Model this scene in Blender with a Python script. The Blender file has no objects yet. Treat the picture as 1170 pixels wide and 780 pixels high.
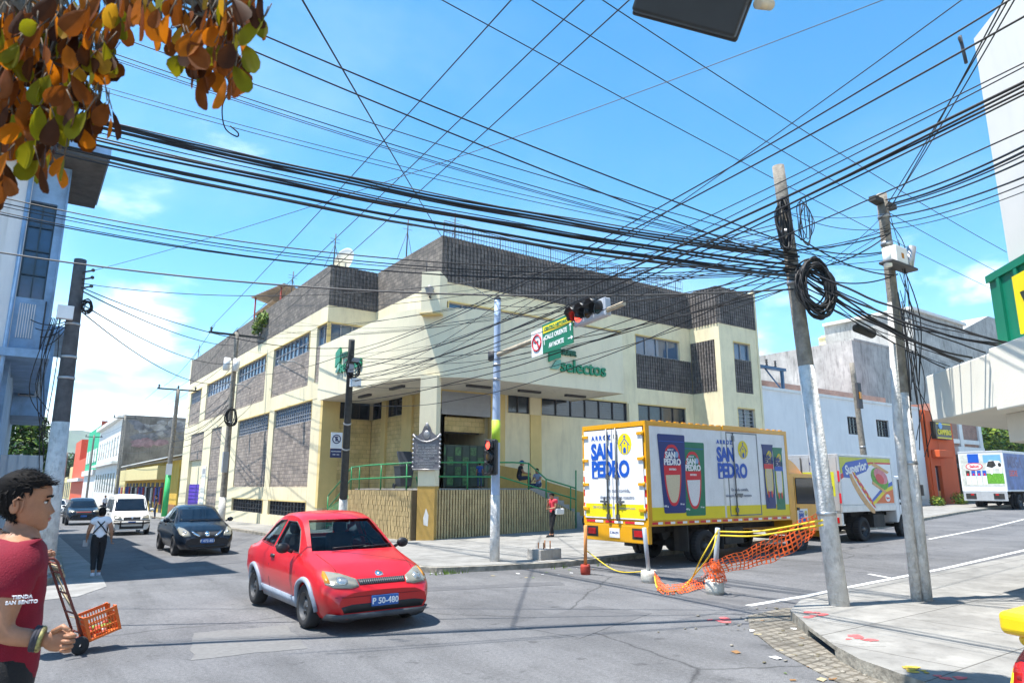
import bpy, bmesh, math, random
from math import sin, cos, pi, radians, sqrt, atan2
from mathutils import Vector, Matrix, noise
from mathutils.bvhtree import BVHTree
random.seed(7)
scene = bpy.context.scene
COL = scene.collection
V = Vector

# ------------------------------------------------------------------ survey helpers
# camera model of the photograph (1170 x 780): used to survey where things stand
EYE = 1.95; FPX = 780.0; PITCH = radians(11.95); AZ = radians(35.5)
FW = V((sin(AZ)*cos(PITCH), cos(AZ)*cos(PITCH), sin(PITCH)))
RT = V((cos(AZ), -sin(AZ), 0)); UP = RT.cross(FW)

def ray(px, py): return FW*FPX + RT*(px-585) - UP*(py-390)
def atx(px, py, X):
    r = ray(px, py); p = r*(X/r.x); p.z += EYE; return p
def aty(px, py, Y):
    r = ray(px, py); p = r*(Y/r.y); p.z += EYE; return p
def atd(px, py, D):
    r = ray(px, py); p = r*(D/FPX); p.z += EYE; return p      # D = depth along the view axis
def gz(x, y):
    """height of the road surface"""
    k = min(1, max(0, (24-x)/12))
    return 0.011*max(0, min(x, 150)-12) - 0.011*k*max(0, min(y, 140)-10)
def atg(px, py, dz=0.0):
    x = y = z = 0
    r = ray(px, py)
    for _ in range(40):
        t = (z-EYE)/r.z; p = r*t; z = .5*z + .5*(gz(p.x, p.y)+dz)
    return V((p.x, p.y, gz(p.x, p.y)+dz))

# ------------------------------------------------------------------ materials
MATS = {}
def mat(name, col, rough=.7, metal=0, var=.12, sc=3.0, bump=0.0, bsc=40.0, spec=.4, coat=0, dirt=0, dcol=(.12,.10,.08), dsc=(2.2, 2.2, .35)):
    if name in MATS: return MATS[name]
    m = bpy.data.materials.new(name); m.use_nodes = True
    nt = m.node_tree; N = nt.nodes; L = nt.links
    b = N['Principled BSDF']
    b.inputs['Roughness'].default_value = rough; b.inputs['Metallic'].default_value = metal
    b.inputs['Specular IOR Level'].default_value = spec
    if coat: b.inputs['Coat Weight'].default_value = coat; b.inputs['Coat Roughness'].default_value = .08
    tc = N.new('ShaderNodeTexCoord')
    nz = N.new('ShaderNodeTexNoise'); nz.inputs['Scale'].default_value = sc; nz.inputs['Detail'].default_value = 6
    nz.inputs['Roughness'].default_value = .65
    L.new(tc.outputs['Object'], nz.inputs['Vector'])
    rp = N.new('ShaderNodeValToRGB')
    lo = [c*(1-var) for c in col]; hi = [min(1, c*(1+var)) for c in col]
    rp.color_ramp.elements[0].position = .3; rp.color_ramp.elements[1].position = .72
    rp.color_ramp.elements[0].color = (*lo, 1); rp.color_ramp.elements[1].color = (*hi, 1)
    L.new(nz.outputs['Fac'], rp.inputs['Fac'])
    out = rp.outputs['Color']
    if dirt:
        mp = N.new('ShaderNodeMapping'); mp.inputs['Scale'].default_value = dsc
        L.new(tc.outputs['Object'], mp.inputs['Vector'])
        n2 = N.new('ShaderNodeTexNoise'); n2.inputs['Scale'].default_value = 1.6; n2.inputs['Detail'].default_value = 8
        n2.inputs['Roughness'].default_value = .7
        L.new(mp.outputs['Vector'], n2.inputs['Vector'])
        r2 = N.new('ShaderNodeValToRGB'); r2.color_ramp.elements[0].position = .5; r2.color_ramp.elements[1].position = .78
        r2.color_ramp.elements[0].color = (0, 0, 0, 1); r2.color_ramp.elements[1].color = (dirt, dirt, dirt, 1)
        L.new(n2.outputs['Fac'], r2.inputs['Fac'])
        mx = N.new('ShaderNodeMix'); mx.data_type = 'RGBA'
        L.new(r2.outputs['Color'], mx.inputs['Factor']); L.new(out, mx.inputs['A'])
        mx.inputs['B'].default_value = (*dcol, 1); out = mx.outputs['Result']
    L.new(out, b.inputs['Base Color'])
    if bump:
        n3 = N.new('ShaderNodeTexNoise'); n3.inputs['Scale'].default_value = bsc; n3.inputs['Detail'].default_value = 4
        L.new(tc.outputs['Object'], n3.inputs['Vector'])
        bp = N.new('ShaderNodeBump'); bp.inputs['Strength'].default_value = bump; bp.inputs['Distance'].default_value = .02
        L.new(n3.outputs['Fac'], bp.inputs['Height']); L.new(bp.outputs['Normal'], b.inputs['Normal'])
    MATS[name] = m
    return m

def brickmat(name, c1, c2, mortar, w, h, ms=.012, rough=.9, bump=.5, off=.5, dirt=0, var=.25, axis='xy', dcol=(.12,.10,.08)):
    """coursed block or brick wall; u runs along the wall, v is height"""
    if name in MATS: return MATS[name]
    m = mat(name, c1, rough, var=var, sc=1.4, dirt=dirt, dcol=dcol)
    nt = m.node_tree; N = nt.nodes; L = nt.links; b = N['Principled BSDF']
    src = b.inputs['Base Color'].links[0].from_socket
    tc = N.new('ShaderNodeTexCoord'); sp = N.new('ShaderNodeSeparateXYZ'); L.new(tc.outputs['Object'], sp.inputs[0])
    cb = N.new('ShaderNodeCombineXYZ')
    if axis == 'xy':
        ad = N.new('ShaderNodeMath'); ad.operation = 'ADD'; L.new(sp.outputs['X'], ad.inputs[0]); L.new(sp.outputs['Y'], ad.inputs[1])
        L.new(ad.outputs[0], cb.inputs['X']); L.new(sp.outputs['Z'], cb.inputs['Y'])
    else:
        L.new(sp.outputs['X'], cb.inputs['X']); L.new(sp.outputs['Y'], cb.inputs['Y'])
    br = N.new('ShaderNodeTexBrick'); br.offset = off
    br.inputs['Scale'].default_value = 1; br.inputs['Brick Width'].default_value = w; br.inputs['Row Height'].default_value = h
    br.inputs['Mortar Size'].default_value = ms; br.inputs['Mortar Smooth'].default_value = .15
    k = [c2[i]/max(c1[i], 1e-4) for i in range(3)]; q = [mortar[i]/max(c1[i], 1e-4) for i in range(3)]
    br.inputs['Color1'].default_value = (1, 1, 1, 1); br.inputs['Color2'].default_value = (*k, 1); br.inputs['Mortar'].default_value = (*q, 1)
    L.new(cb.outputs[0], br.inputs['Vector'])
    mx = N.new('ShaderNodeMix'); mx.data_type = 'RGBA'; mx.blend_type = 'MULTIPLY'; mx.inputs['Factor'].default_value = 1
    L.new(src, mx.inputs['A']); L.new(br.outputs['Color'], mx.inputs['B']); L.new(mx.outputs['Result'], b.inputs['Base Color'])
    n3 = N.new('ShaderNodeTexNoise'); n3.inputs['Scale'].default_value = 18; n3.inputs['Detail'].default_value = 5
    L.new(tc.outputs['Object'], n3.inputs['Vector'])
    m2 = N.new('ShaderNodeMath'); m2.operation = 'MULTIPLY_ADD'; m2.inputs[1].default_value = -1.0
    L.new(br.outputs['Fac'], m2.inputs[0]); L.new(n3.outputs['Fac'], m2.inputs[2])
    bp = N.new('ShaderNodeBump'); bp.inputs['Strength'].default_value = bump; bp.inputs['Distance'].default_value = .03
    L.new(m2.outputs[0], bp.inputs['Height']); L.new(bp.outputs['Normal'], b.inputs['Normal'])
    return m

def glassmat(name, tint=(.35, .45, .5), see=.5, rough=.03):
    """window glass: a glossy coat over a clear tinted pane"""
    if name in MATS: return MATS[name]
    m = bpy.data.materials.new(name); m.use_nodes = True
    nt = m.node_tree; N = nt.nodes; L = nt.links
    out = N['Material Output']; N.remove(N['Principled BSDF'])
    tr = N.new('ShaderNodeBsdfTransparent'); tr.inputs['Color'].default_value = (*tint, 1)
    gl = N.new('ShaderNodeBsdfGlossy'); gl.inputs['Roughness'].default_value = rough
    lw = N.new('ShaderNodeLayerWeight'); lw.inputs['Blend'].default_value = see
    mx = N.new('ShaderNodeMixShader')
    L.new(lw.outputs['Fresnel'], mx.inputs[0]); L.new(tr.outputs[0], mx.inputs[1]); L.new(gl.outputs[0], mx.inputs[2])
    L.new(mx.outputs[0], out.inputs['Surface'])
    MATS[name] = m
    return m

def emat(name, col, st):
    if name in MATS: return MATS[name]
    m = mat(name, col, .3, var=.02)
    b = m.node_tree.nodes['Principled BSDF']
    b.inputs['Emission Color'].default_value = (*col, 1); b.inputs['Emission Strength'].default_value = st
    return m

# ------------------------------------------------------------------ mesh builder
class MB:
    def __init__(s): s.v = []; s.f = []; s.m = []; s.s = []; s.mats = []
    def mi(s, m):
        if m not in s.mats: s.mats.append(m)
        return s.mats.index(m)
    def add(s, vs, fs, m, smooth=False, M=None):
        n = len(s.v); i = s.mi(m)
        s.v += [tuple(M @ V(v)) if M is not None else tuple(v) for v in vs]
        flip = M is not None and M.to_3x3().determinant() < 0
        for f in fs:
            f = [n+k for k in f]
            s.f.append(f[::-1] if flip else f); s.m.append(i); s.s.append(smooth)
        return s
    def box(s, a, b, m, M=None):
        x0, y0, z0 = [min(a[i], b[i]) for i in range(3)]; x1, y1, z1 = [max(a[i], b[i]) for i in range(3)]
        vs = [(x0,y0,z0),(x1,y0,z0),(x1,y1,z0),(x0,y1,z0),(x0,y0,z1),(x1,y0,z1),(x1,y1,z1),(x0,y1,z1)]
        return s.add(vs, [(0,3,2,1),(4,5,6,7),(0,1,5,4),(1,2,6,5),(2,3,7,6),(3,0,4,7)], m, False, M)
    def tube(s, pts, r, m, n=6, caps=True, M=None, smooth=True):
        pts = [V(p) for p in pts]; R = r if isinstance(r, (list, tuple)) else [r]*len(pts)
        t = (pts[1]-pts[0]).normalized()
        u = t.cross(V((0, 0, 1)) if abs(t.z) < .9 else V((1, 0, 0))).normalized()
        vs = []; fs = []
        for i, p in enumerate(pts):
            if i == 0: t = pts[1]-p
            elif i == len(pts)-1: t = p-pts[i-1]
            else: t = (pts[i+1]-p).normalized()+(p-pts[i-1]).normalized()
            t = t.normalized() if t.length > 1e-9 else V((0, 0, 1))
            u = (u - t*u.dot(t)); u = u.normalized() if u.length > 1e-6 else t.orthogonal().normalized()
            w = t.cross(u)
            for k in range(n):
                a = 2*pi*k/n; vs.append(p + (u*cos(a)+w*sin(a))*R[i])
        for i in range(len(pts)-1):
            for k in range(n):
                k2 = (k+1) % n
                fs.append((i*n+k, i*n+k2, (i+1)*n+k2, (i+1)*n+k))
        s.add(vs, fs, m, smooth, M)
        if caps:
            l = len(pts)-1
            s.add(vs[:n], [tuple(range(n-1, -1, -1))], m, False, M); s.add(vs[l*n:], [tuple(range(n))], m, False, M)
        return s
    def cyl(s, a, b, r, m, n=12, r2=None, M=None): return s.tube([a, b], [r, r if r2 is None else r2], m, n, True, M)
    def lathe(s, prof, m, n=20, M=None, smooth=True):
        vs = []; fs = []
        for r, z in prof:
            for k in range(n):
                a = 2*pi*k/n; vs.append((r*cos(a), r*sin(a), z))
        for i in range(len(prof)-1):
            for k in range(n):
                k2 = (k+1) % n; fs.append((i*n+k, i*n+k2, (i+1)*n+k2, (i+1)*n+k))
        return s.add(vs, fs, m, smooth, M)
    def prism(s, poly, z0, z1, m, M=None):
        a = sum(poly[i][0]*poly[(i+1) % len(poly)][1]-poly[(i+1) % len(poly)][0]*poly[i][1] for i in range(len(poly)))
        if a < 0: poly = poly[::-1]
        n = len(poly); vs = [(x, y, z0) for x, y in poly]+[(x, y, z1) for x, y in poly]
        fs = [tuple(range(n-1, -1, -1)), tuple(range(n, 2*n))]+[(i, (i+1) % n, n+(i+1) % n, n+i) for i in range(n)]
        return s.add(vs, fs, m, False, M)
    def ball(s, c, r, m, n=12, M=None):
        r = r if isinstance(r, (tuple, list)) else (r, r, r)
        vs = []; fs = []; h = n//2
        for i in range(h+1):
            t = pi*i/h
            for k in range(n):
                a = 2*pi*k/n; vs.append((c[0]+r[0]*sin(t)*cos(a), c[1]+r[1]*sin(t)*sin(a), c[2]-r[2]*cos(t)))
        for i in range(h):
            for k in range(n): fs.append((i*n+k, i*n+(k+1) % n, (i+1)*n+(k+1) % n, (i+1)*n+k))
        return s.add(vs, fs, m, True, M)
    def mesh(s, me, m, M=None):
        return s.add([v.co.copy() for v in me.vertices], [tuple(p.vertices) for p in me.polygons], m, False, M)
    def obj(s, name, parent=None, bevel=0, world=False, clean=True, seg=2):
        me = bpy.data.meshes.new(name); me.from_pydata(s.v, [], s.f)
        for m in s.mats: me.materials.append(m)
        me.polygons.foreach_set('material_index', s.m); me.polygons.foreach_set('use_smooth', s.s)
        me.update()
        if clean:
            bm = bmesh.new(); bm.from_mesh(me); bmesh.ops.remove_doubles(bm, verts=bm.verts, dist=1e-5); bm.to_mesh(me); bm.free()
        o = bpy.data.objects.new(name, me); COL.objects.link(o)
        if parent is not None:
            o.parent = parent
            if world: o.matrix_parent_inverse = parent.matrix_basis.inverted()
        if bevel:
            b = o.modifiers.new('edge', 'BEVEL'); b.width = bevel; b.segments = seg; b.limit_method = 'ANGLE'; b.angle_limit = radians(40)
        return o

def tag(o, label=None, cat=None, group=None, kind=None):
    if label: o['label'] = label
    if cat: o['category'] = cat
    if group: o['group'] = group
    if kind: o['kind'] = kind
    return o
def thing(name, label, cat, loc=(0, 0, 0), rz=0, group=None):
    o = bpy.data.objects.new(name, None); COL.objects.link(o); o.empty_display_size = .2
    o.location = loc; o.rotation_euler = (0, 0, rz)
    o.matrix_basis = Matrix.Translation(V(loc)) @ Matrix.Rotation(rz, 4, 'Z')
    return tag(o, label, cat, group)
def copy_tree(o, parent=None):
    c = o.copy(); COL.objects.link(c)
    if parent is not None: c.parent = parent; c.matrix_parent_inverse = o.matrix_parent_inverse.copy()
    for ch in list(o.children): copy_tree(ch, c)
    return c

def frame(o, u, w):
    """matrix whose X runs along u, Y along w (up on the sign), Z out of it"""
    u = V(u).normalized(); w = V(w); w = (w-u*w.dot(u)).normalized(); n = u.cross(w)
    return Matrix(((u.x, w.x, n.x, o[0]), (u.y, w.y, n.y, o[1]), (u.z, w.z, n.z, o[2]), (0, 0, 0, 1)))

TXT = {}
def text(s, size=1, bold=0.0, ext=.004, al='CENTER', sp=1.0):
    k = (s, size, bold, ext, al, sp)
    if k in TXT: return TXT[k]
    cu = bpy.data.curves.new('t', 'FONT'); cu.body = s; cu.size = size; cu.offset = bold; cu.extrude = ext
    cu.align_x = al; cu.align_y = 'CENTER'; cu.space_character = sp; cu.resolution_u = 3
    o = bpy.data.objects.new('t', cu); COL.objects.link(o)
    me = bpy.data.meshes.new_from_object(o.evaluated_get(bpy.context.evaluated_depsgraph_get()))
    bpy.data.objects.remove(o); bpy.data.curves.remove(cu)
    TXT[k] = me; return me
def S(x, y=None, z=None): return Matrix.Diagonal((x, x if y is None else y, x if z is None else z, 1))
def T(x, y=0, z=0): return Matrix.Translation((x, y, z))
def R(a, ax='Z'): return Matrix.Rotation(a, 4, ax)

def evaluated(o):
    dg = bpy.context.evaluated_depsgraph_get()
    me = bpy.data.meshes.new_from_object(o.evaluated_get(dg))
    o.modifiers.clear(); old = o.data; o.data = me
    return me
def boolean(o, cutters):
    for c in cutters:
        b = o.modifiers.new('cut', 'BOOLEAN'); b.operation = 'DIFFERENCE'; b.object = c; b.solver = 'EXACT'
    evaluated(o)
    for c in cutters: bpy.data.objects.remove(c)
def curve_pts(pts, n=8):
    """Catmull-Rom through pts"""
    pts = [V(p) for p in pts]; P = [pts[0]*2-pts[1]]+pts+[pts[-1]*2-pts[-2]]; out = []
    for i in range(1, len(P)-2):
        for k in range(n):
            t = k/n; a, b, c, d = P[i-1], P[i], P[i+1], P[i+2]
            out.append(.5*((2*b)+(c-a)*t+(2*a-5*b+4*c-d)*t*t+(3*b-a-3*c+d)*t**3))
    out.append(pts[-1]); return out
def sagline(a, b, sag, n=14):
    a = V(a); b = V(b); return [a.lerp(b, i/n)-V((0, 0, 4*sag*(i/n)*(1-i/n))) for i in range(n+1)]

def slab(name, poly, dz, thick, m, m_side=None, cuts=True):
    """paving laid over the road surface: follows its falls, with a real vertical edge"""
    bm = bmesh.new(); vs = [bm.verts.new((x, y, 0)) for x, y in poly]; f = bm.faces.new(vs)
    if f.normal.z < 0: f.normal_flip()
    bm.normal_update()
    if bm.faces[:][0].normal.z < 0: bmesh.ops.reverse_faces(bm, faces=bm.faces[:])
    if cuts:
        for ax, vals in ((0, (12, 18, 24, 60, 150)), (1, (10, 16, 24, 60, 140))):
            for v in vals:
                co = [0, 0, 0]; co[ax] = v; no = [0, 0, 0]; no[ax] = 1
                bmesh.ops.bisect_plane(bm, geom=bm.verts[:]+bm.edges[:]+bm.faces[:], plane_co=co, plane_no=no)
    bmesh.ops.triangulate(bm, faces=bm.faces[:])
    for v in bm.verts: v.co.z = gz(v.co.x, v.co.y)+dz
    ed = [e for e in bm.edges if len(e.link_faces) == 1]
    r = bmesh.ops.extrude_edge_only(bm, edges=ed)
    for g in r['geom']:
        if isinstance(g, bmesh.types.BMVert): g.co.z -= thick
        if isinstance(g, bmesh.types.BMFace) and m_side: g.material_index = 1
    bmesh.ops.recalc_face_normals(bm, faces=bm.faces[:])
    me = bpy.data.meshes.new(name); bm.to_mesh(me); bm.free(); me.materials.append(m)
    if m_side: me.materials.append(m_side)
    o = bpy.data.objects.new(name, me); COL.objects.link(o); tag(o, kind='structure'); return o
# ------------------------------------------------------------------ world, sun, camera
SUN = V((-.35, .12, 1)).normalized()
w = bpy.data.worlds.new("World"); scene.world = w; w.use_nodes = True
nt = w.node_tree; N = nt.nodes; L = nt.links
bg = N['Background']; bg.inputs['Strength'].default_value = 0.125
sky = N.new('ShaderNodeTexSky'); sky.sky_type = 'NISHITA'; sky.sun_disc = False
sky.sun_elevation = math.asin(SUN.z); sky.sun_rotation = atan2(SUN.x, SUN.y)
sky.air_density = 1.0; sky.dust_density = .3; sky.ozone_density = 2.0; sky.altitude = 600
hs = N.new('ShaderNodeHueSaturation'); hs.inputs['Hue'].default_value = .487; hs.inputs['Saturation'].default_value = 1.32; hs.inputs['Value'].default_value = 1.06
L.new(sky.outputs[0], hs.inputs['Color'])
tc = N.new('ShaderNodeTexCoord'); sp = N.new('ShaderNodeSeparateXYZ'); L.new(tc.outputs['Generated'], sp.inputs[0])
ad = N.new('ShaderNodeMath'); ad.operation = 'ADD'; ad.inputs[1].default_value = .22; L.new(sp.outputs['Z'], ad.inputs[0])
def div(s):
    d = N.new('ShaderNodeMath'); d.operation = 'DIVIDE'; L.new(sp.outputs[s], d.inputs[0]); L.new(ad.outputs[0], d.inputs[1]); return d
cb = N.new('ShaderNodeCombineXYZ'); L.new(div('X').outputs[0], cb.inputs['X']); L.new(div('Y').outputs[0], cb.inputs['Y'])
def cloud(scale, lo, hi, off, det=7, amt=1, low=.0):
    mp = N.new('ShaderNodeMapping'); mp.inputs['Location'].default_value = off; L.new(cb.outputs[0], mp.inputs['Vector'])
    nz = N.new('ShaderNodeTexNoise'); nz.inputs['Scale'].default_value = scale; nz.inputs['Detail'].default_value = det
    nz.inputs['Roughness'].default_value = .55; nz.inputs['Distortion'].default_value = .25; L.new(mp.outputs[0], nz.inputs['Vector'])
    rp = N.new('ShaderNodeValToRGB'); rp.color_ramp.elements[0].position = lo; rp.color_ramp.elements[1].position = hi
    rp.color_ramp.elements[1].color = (amt, amt, amt, 1); rp.color_ramp.interpolation = 'EASE'
    lw = N.new('ShaderNodeMath'); lw.operation = 'MULTIPLY_ADD'; lw.inputs[1].default_value = low; lw.use_clamp = False; sb = N.new('ShaderNodeMath'); sb.operation = 'SUBTRACT'; sb.inputs[0].default_value = .34; L.new(sp.outputs['Z'], sb.inputs[1])
    L.new(sb.outputs[0], lw.inputs[0]); L.new(nz.outputs['Fac'], lw.inputs[2]); L.new(lw.outputs[0], rp.inputs['Fac']); return rp.outputs['Color']
mx = N.new('ShaderNodeMix'); mx.data_type = 'RGBA'
L.new(cloud(1.7, .58, .76, (3.1, 1.7, 0), amt=.68, low=.75), mx.inputs['Factor']); L.new(hs.outputs[0], mx.inputs['A']); mx.inputs['B'].default_value = (8.2, 8.6, 9.0, 1)
m2 = N.new('ShaderNodeMix'); m2.data_type = 'RGBA'
L.new(cloud(.8, .45, .9, (7.3, 4.2, 0), 9, .34), m2.inputs['Factor']); L.new(mx.outputs['Result'], m2.inputs['A']); m2.inputs['B'].default_value = (7.4, 7.9, 8.4, 1)
L.new(m2.outputs['Result'], bg.inputs['Color'])

sl = bpy.data.lights.new('sun', 'SUN'); sl.energy = 4.6; sl.angle = radians(.53); sl.color = (1, .955, .88)
so = bpy.data.objects.new('sun', sl); COL.objects.link(so); so.rotation_euler = SUN.to_track_quat('Z', 'Y').to_euler(); so.location = (0, 0, 40)

cam = bpy.data.cameras.new('camera'); co = bpy.data.objects.new('camera', cam); COL.objects.link(co)
cam.sensor_width = 36; cam.lens = 24.0; cam.clip_start = .05; cam.clip_end = 9000
co.location = (0, 0, EYE); co.rotation_euler = (pi/2+PITCH, 0, -AZ)
cam.dof.use_dof = True; cam.dof.focus_distance = 15; cam.dof.aperture_fstop = 6.3
scene.camera = co
vs = scene.view_settings; vs.view_transform = 'Standard'; vs.look = 'None'; vs.gamma = 1; vs.exposure = 1.22; vs.use_curve_mapping = False
try:
    scene.cycles.max_bounces = 7; scene.cycles.transparent_max_bounces = 16; scene.cycles.diffuse_bounces = 3
    scene.cycles.caustics_reflective = False; scene.cycles.caustics_refractive = False
except Exception: pass

# ------------------------------------------------------------------ ground
def asphalt():
    m = bpy.data.materials.new('asphalt'); m.use_nodes = True; nt = m.node_tree; N = nt.nodes; L = nt.links; b = N['Principled BSDF']
    b.inputs['Roughness'].default_value = .88; b.inputs['Specular IOR Level'].default_value = .25
    tc = N.new('ShaderNodeTexCoord')
    def nz(sc, det=5, ro=.6, st=None, dist=0):
        n = N.new('ShaderNodeTexNoise'); n.inputs['Scale'].default_value = sc; n.inputs['Detail'].default_value = det; n.inputs['Roughness'].default_value = ro
        n.inputs['Distortion'].default_value = dist
        if st:
            mp = N.new('ShaderNodeMapping'); mp.inputs['Scale'].default_value = st; L.new(tc.outputs['Object'], mp.inputs[0]); L.new(mp.outputs[0], n.inputs['Vector'])
        else: L.new(tc.outputs['Object'], n.inputs['Vector'])
        return n.outputs['Fac']
    def ramp(s, *st):
        r = N.new('ShaderNodeValToRGB'); e = r.color_ramp.elements
        while len(e) < len(st): e.new(.5)
        for i, (p, c) in enumerate(st): e[i].position = p; e[i].color = (c, c, c, 1) if not isinstance(c, tuple) else (*c, 1)
        L.new(s, r.inputs[0]); return r.outputs[0]
    def mul(a, c):
        x = N.new('ShaderNodeMix'); x.data_type = 'RGBA'; x.blend_type = 'MULTIPLY'; x.inputs['Factor'].default_value = 1
        L.new(a, x.inputs['A']); L.new(c, x.inputs['B']); return x.outputs['Result']
    c = ramp(nz(.35, 7, .62), (.3, (.128, .128, .134)), (.7, (.176, .175, .178)))
    c = mul(c, ramp(nz(95, 3), (.3, .52), (.7, 1.36)))
    c = mul(c, ramp(nz(22, 4, .7), (.32, .76), (.68, 1.18)))
    c = mul(c, ramp(nz(.55, 3, .5), (.47, 1.0), (.53, .90)))
    c = mul(c, ramp(nz(1.1, 6, .7, (1, .16, 1), .5), (.33, .76), (.6, 1.04)))
    c = mul(c, ramp(nz(1.5, 8, .75), (.57, 1.0), (.72, .66)))
    c = mul(c, ramp(nz(2.6, 3, .5), (.66, 1.0), (.70, .70)))
    vo = N.new('ShaderNodeTexVoronoi'); vo.feature = 'DISTANCE_TO_EDGE'; vo.inputs['Scale'].default_value = .22
    n2 = N.new('ShaderNodeTexNoise'); n2.inputs['Scale'].default_value = 1.3; n2.inputs['Detail'].default_value = 7
    L.new(tc.outputs['Object'], n2.inputs['Vector'])
    va = N.new('ShaderNodeMix'); va.data_type = 'RGBA'; va.inputs['Factor'].default_value = .3
    L.new(tc.outputs['Object'], va.inputs['A']); L.new(n2.outputs['Color'], va.inputs['B']); L.new(va.outputs['Result'], vo.inputs['Vector'])
    c = mul(c, ramp(vo.outputs['Distance'], (.0, .45), (.0045, 1)))
    L.new(c, b.inputs['Base Color'])
    bp = N.new('ShaderNodeBump'); bp.inputs['Strength'].default_value = .35; bp.inputs['Distance'].default_value = .01
    L.new(nz(120, 3), bp.inputs['Height']); L.new(bp.outputs[0], b.inputs['Normal'])
    return m
ASPH = asphalt()
CONC = brickmat('concrete_paving', (.265, .257, .24), (.225, .22, .207), (.12, .115, .105), 2.3, 1.7, .011, .92, .35, .5, .65, .26, 'uv', (.12, .115, .105)); CONC.node_tree.nodes['Principled BSDF'].inputs['Specular IOR Level'].default_value = .2
KERB = mat('kerb_concrete', (.27, .25, .21), .92, var=.45, sc=5, bump=.9, bsc=14, dirt=.8, dsc=(3, 3, 3), spec=.2)
EARTH = mat('earth', (.16, .14, .09), .95, var=.3, sc=.01)

def sheet(name, xs, ys, dz, m):
    vs = [(x, y, gz(x, y)+dz) for y in ys for x in xs]; n = len(xs)
    fs = [(j*n+i, j*n+i+1, (j+1)*n+i+1, (j+1)*n+i) for j in range(len(ys)-1) for i in range(n-1)]
    return tag(MB().add(vs, fs, m).obj(name), kind='structure')
sheet('ground', [-2400, -1000, -200, -60, 0, 12, 18, 24, 60, 150, 300, 1000, 2900], [-600, -200, -60, 0, 10, 16, 24, 60, 140, 300, 1000, 2300], -.06, EARTH)
sheet('road', [-60, -20, 0, 6, 12, 15, 18, 21, 24, 40, 60, 100, 150], [-30, 0, 10, 13, 16, 20, 24, 40, 60, 100, 140, 300], 0, ASPH)

far_kerb = [(9.4, 150), (9.5, 40), (9.5, 26), (9.1, 20), (8.35, 16.6), (8.1, 15.3), (8.35, 14.75), (9.4, 14.35), (11.2, 13.95), (12.6, 13.95), (20, 14.3), (30, 15.2), (45, 18.2), (60, 20.6), (150, 32)]
def inset(pl, d):
    out = []
    for i, p in enumerate(pl):
        a = V(pl[max(i-1, 0)]); b = V(pl[min(i+1, len(pl)-1)]); t = (b-a).normalized(); out.append((p[0]-t.y*d, p[1]+t.x*d))
    return out
slab('sidewalk', inset(far_kerb, .18)+[(150, 160), (9.6, 160)], .13, .3, CONC)
slab('kerb', far_kerb+inset(far_kerb, .178)[::-1], .122, .3, KERB, cuts=False)
left_kerb = [(1.6, 150), (1.45, 40), (1.35, 24), (1.15, 19.4), (.95, 18.2), (.5, 17.2), (-.4, 16.5), (-2, 16.2), (-40, 16)]
slab('sidewalk', inset(left_kerb, -.16)+[(-40, 150)], .15, .3, CONC)
slab('kerb', left_kerb+inset(left_kerb, -.158)[::-1], .142, .3, KERB, cuts=False)
slab('sidewalk', [(1.0, -25), (1.0, 3.0), (.8, 4.2), (-.4, 4.9), (-2, 5.1), (-40, 5.1), (-40, -25)], .25, .4, CONC)
# south-east corner: broken kerb, drain inlet, cobbled gutter
se = [(60, 9.3), (40, 8.0), (21, 7.2), (16, 7.05), (12.2, 6.98), (10.6, 6.8), (9.6, 6.35), (8.95, 5.72)]
notch0, notch1 = V((8.75, 5.55)), V((7.95, 4.72))
tail = [(7.55, 4.2), (7.15, 3.3), (7.0, 2), (6.98, -25)]
nin = V((.42, -.38))
body = se+[tuple(notch0), tuple(notch0+nin), tuple(notch1+nin), tuple(notch1)]+tail
slab('sidewalk', body+[(60, -25)], .15, .34, CONC, KERB)
lid = [notch0+V((.02, .02)), notch1-V((.03, .03)), notch1+nin, notch0+nin]
slab('sidewalk', [tuple(p) for p in lid], .152, .05, CONC, KERB, cuts=False)
DARK = mat('drain_dark', (.02, .02, .02), .9)
b = MB(); b.box((7.9, 4.5, -.1), (9.1, 5.6, -.055), DARK); tag(b.obj('drain_floor'), kind='structure')
COB = brickmat('cobbles', (.25, .225, .185), (.17, .155, .13), (.13, .115, .09), .17, .14, .02, bump=1.0, dirt=.9, axis='uv', var=.45)
slab('gutter', [(10.5, 7.02), (9.4, 6.95), (8.55, 6.3), (7.75, 5.35), (7.05, 4.2), (6.78, 3.2), (6.95, 1.9), (7.02, 2.0), (7.17, 3.3), (7.55, 4.2), (8.95, 5.72), (9.6, 6.35), (10.6, 6.8)], .012, .1, COB, cuts=False)
slab('gutter', [(1.5, 40), (1.95, 40), (1.95, 20), (1.8, 16.9), (1.2, 15.6), (-.3, 15.2), (-12, 15), (-12, 16.05), (-2, 16.15), (-.4, 16.45), (.5, 17.15), (1.0, 18.2), (1.2, 19.4), (1.38, 24)], .008, .1, mat('gutter_concrete', (.24, .235, .225), .9, var=.25, sc=2, dirt=.5), cuts=False)
PAINT = mat('road_paint', (.72, .72, .70), .7, var=.14, sc=6, dirt=.45, dcol=(.25, .25, .25))
def patch_road(pts, c, nm):
    m = mat(nm, c, .9, var=.16, sc=14, bump=.4, bsc=90, dirt=.5, dsc=(1, 1, 1), dcol=tuple(x*.6 for x in c), spec=.2); r9 = random.Random(len(pts)); P = []
    for a, e in zip(pts, pts[1:]+pts[:1]):
        for k in range(6): t = k/6; P.append((a[0]+(e[0]-a[0])*t+r9.uniform(-.04, .04), a[1]+(e[1]-a[1])*t+r9.uniform(-.04, .04)))
    slab('road_patch', P, .004, .02, m)
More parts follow.
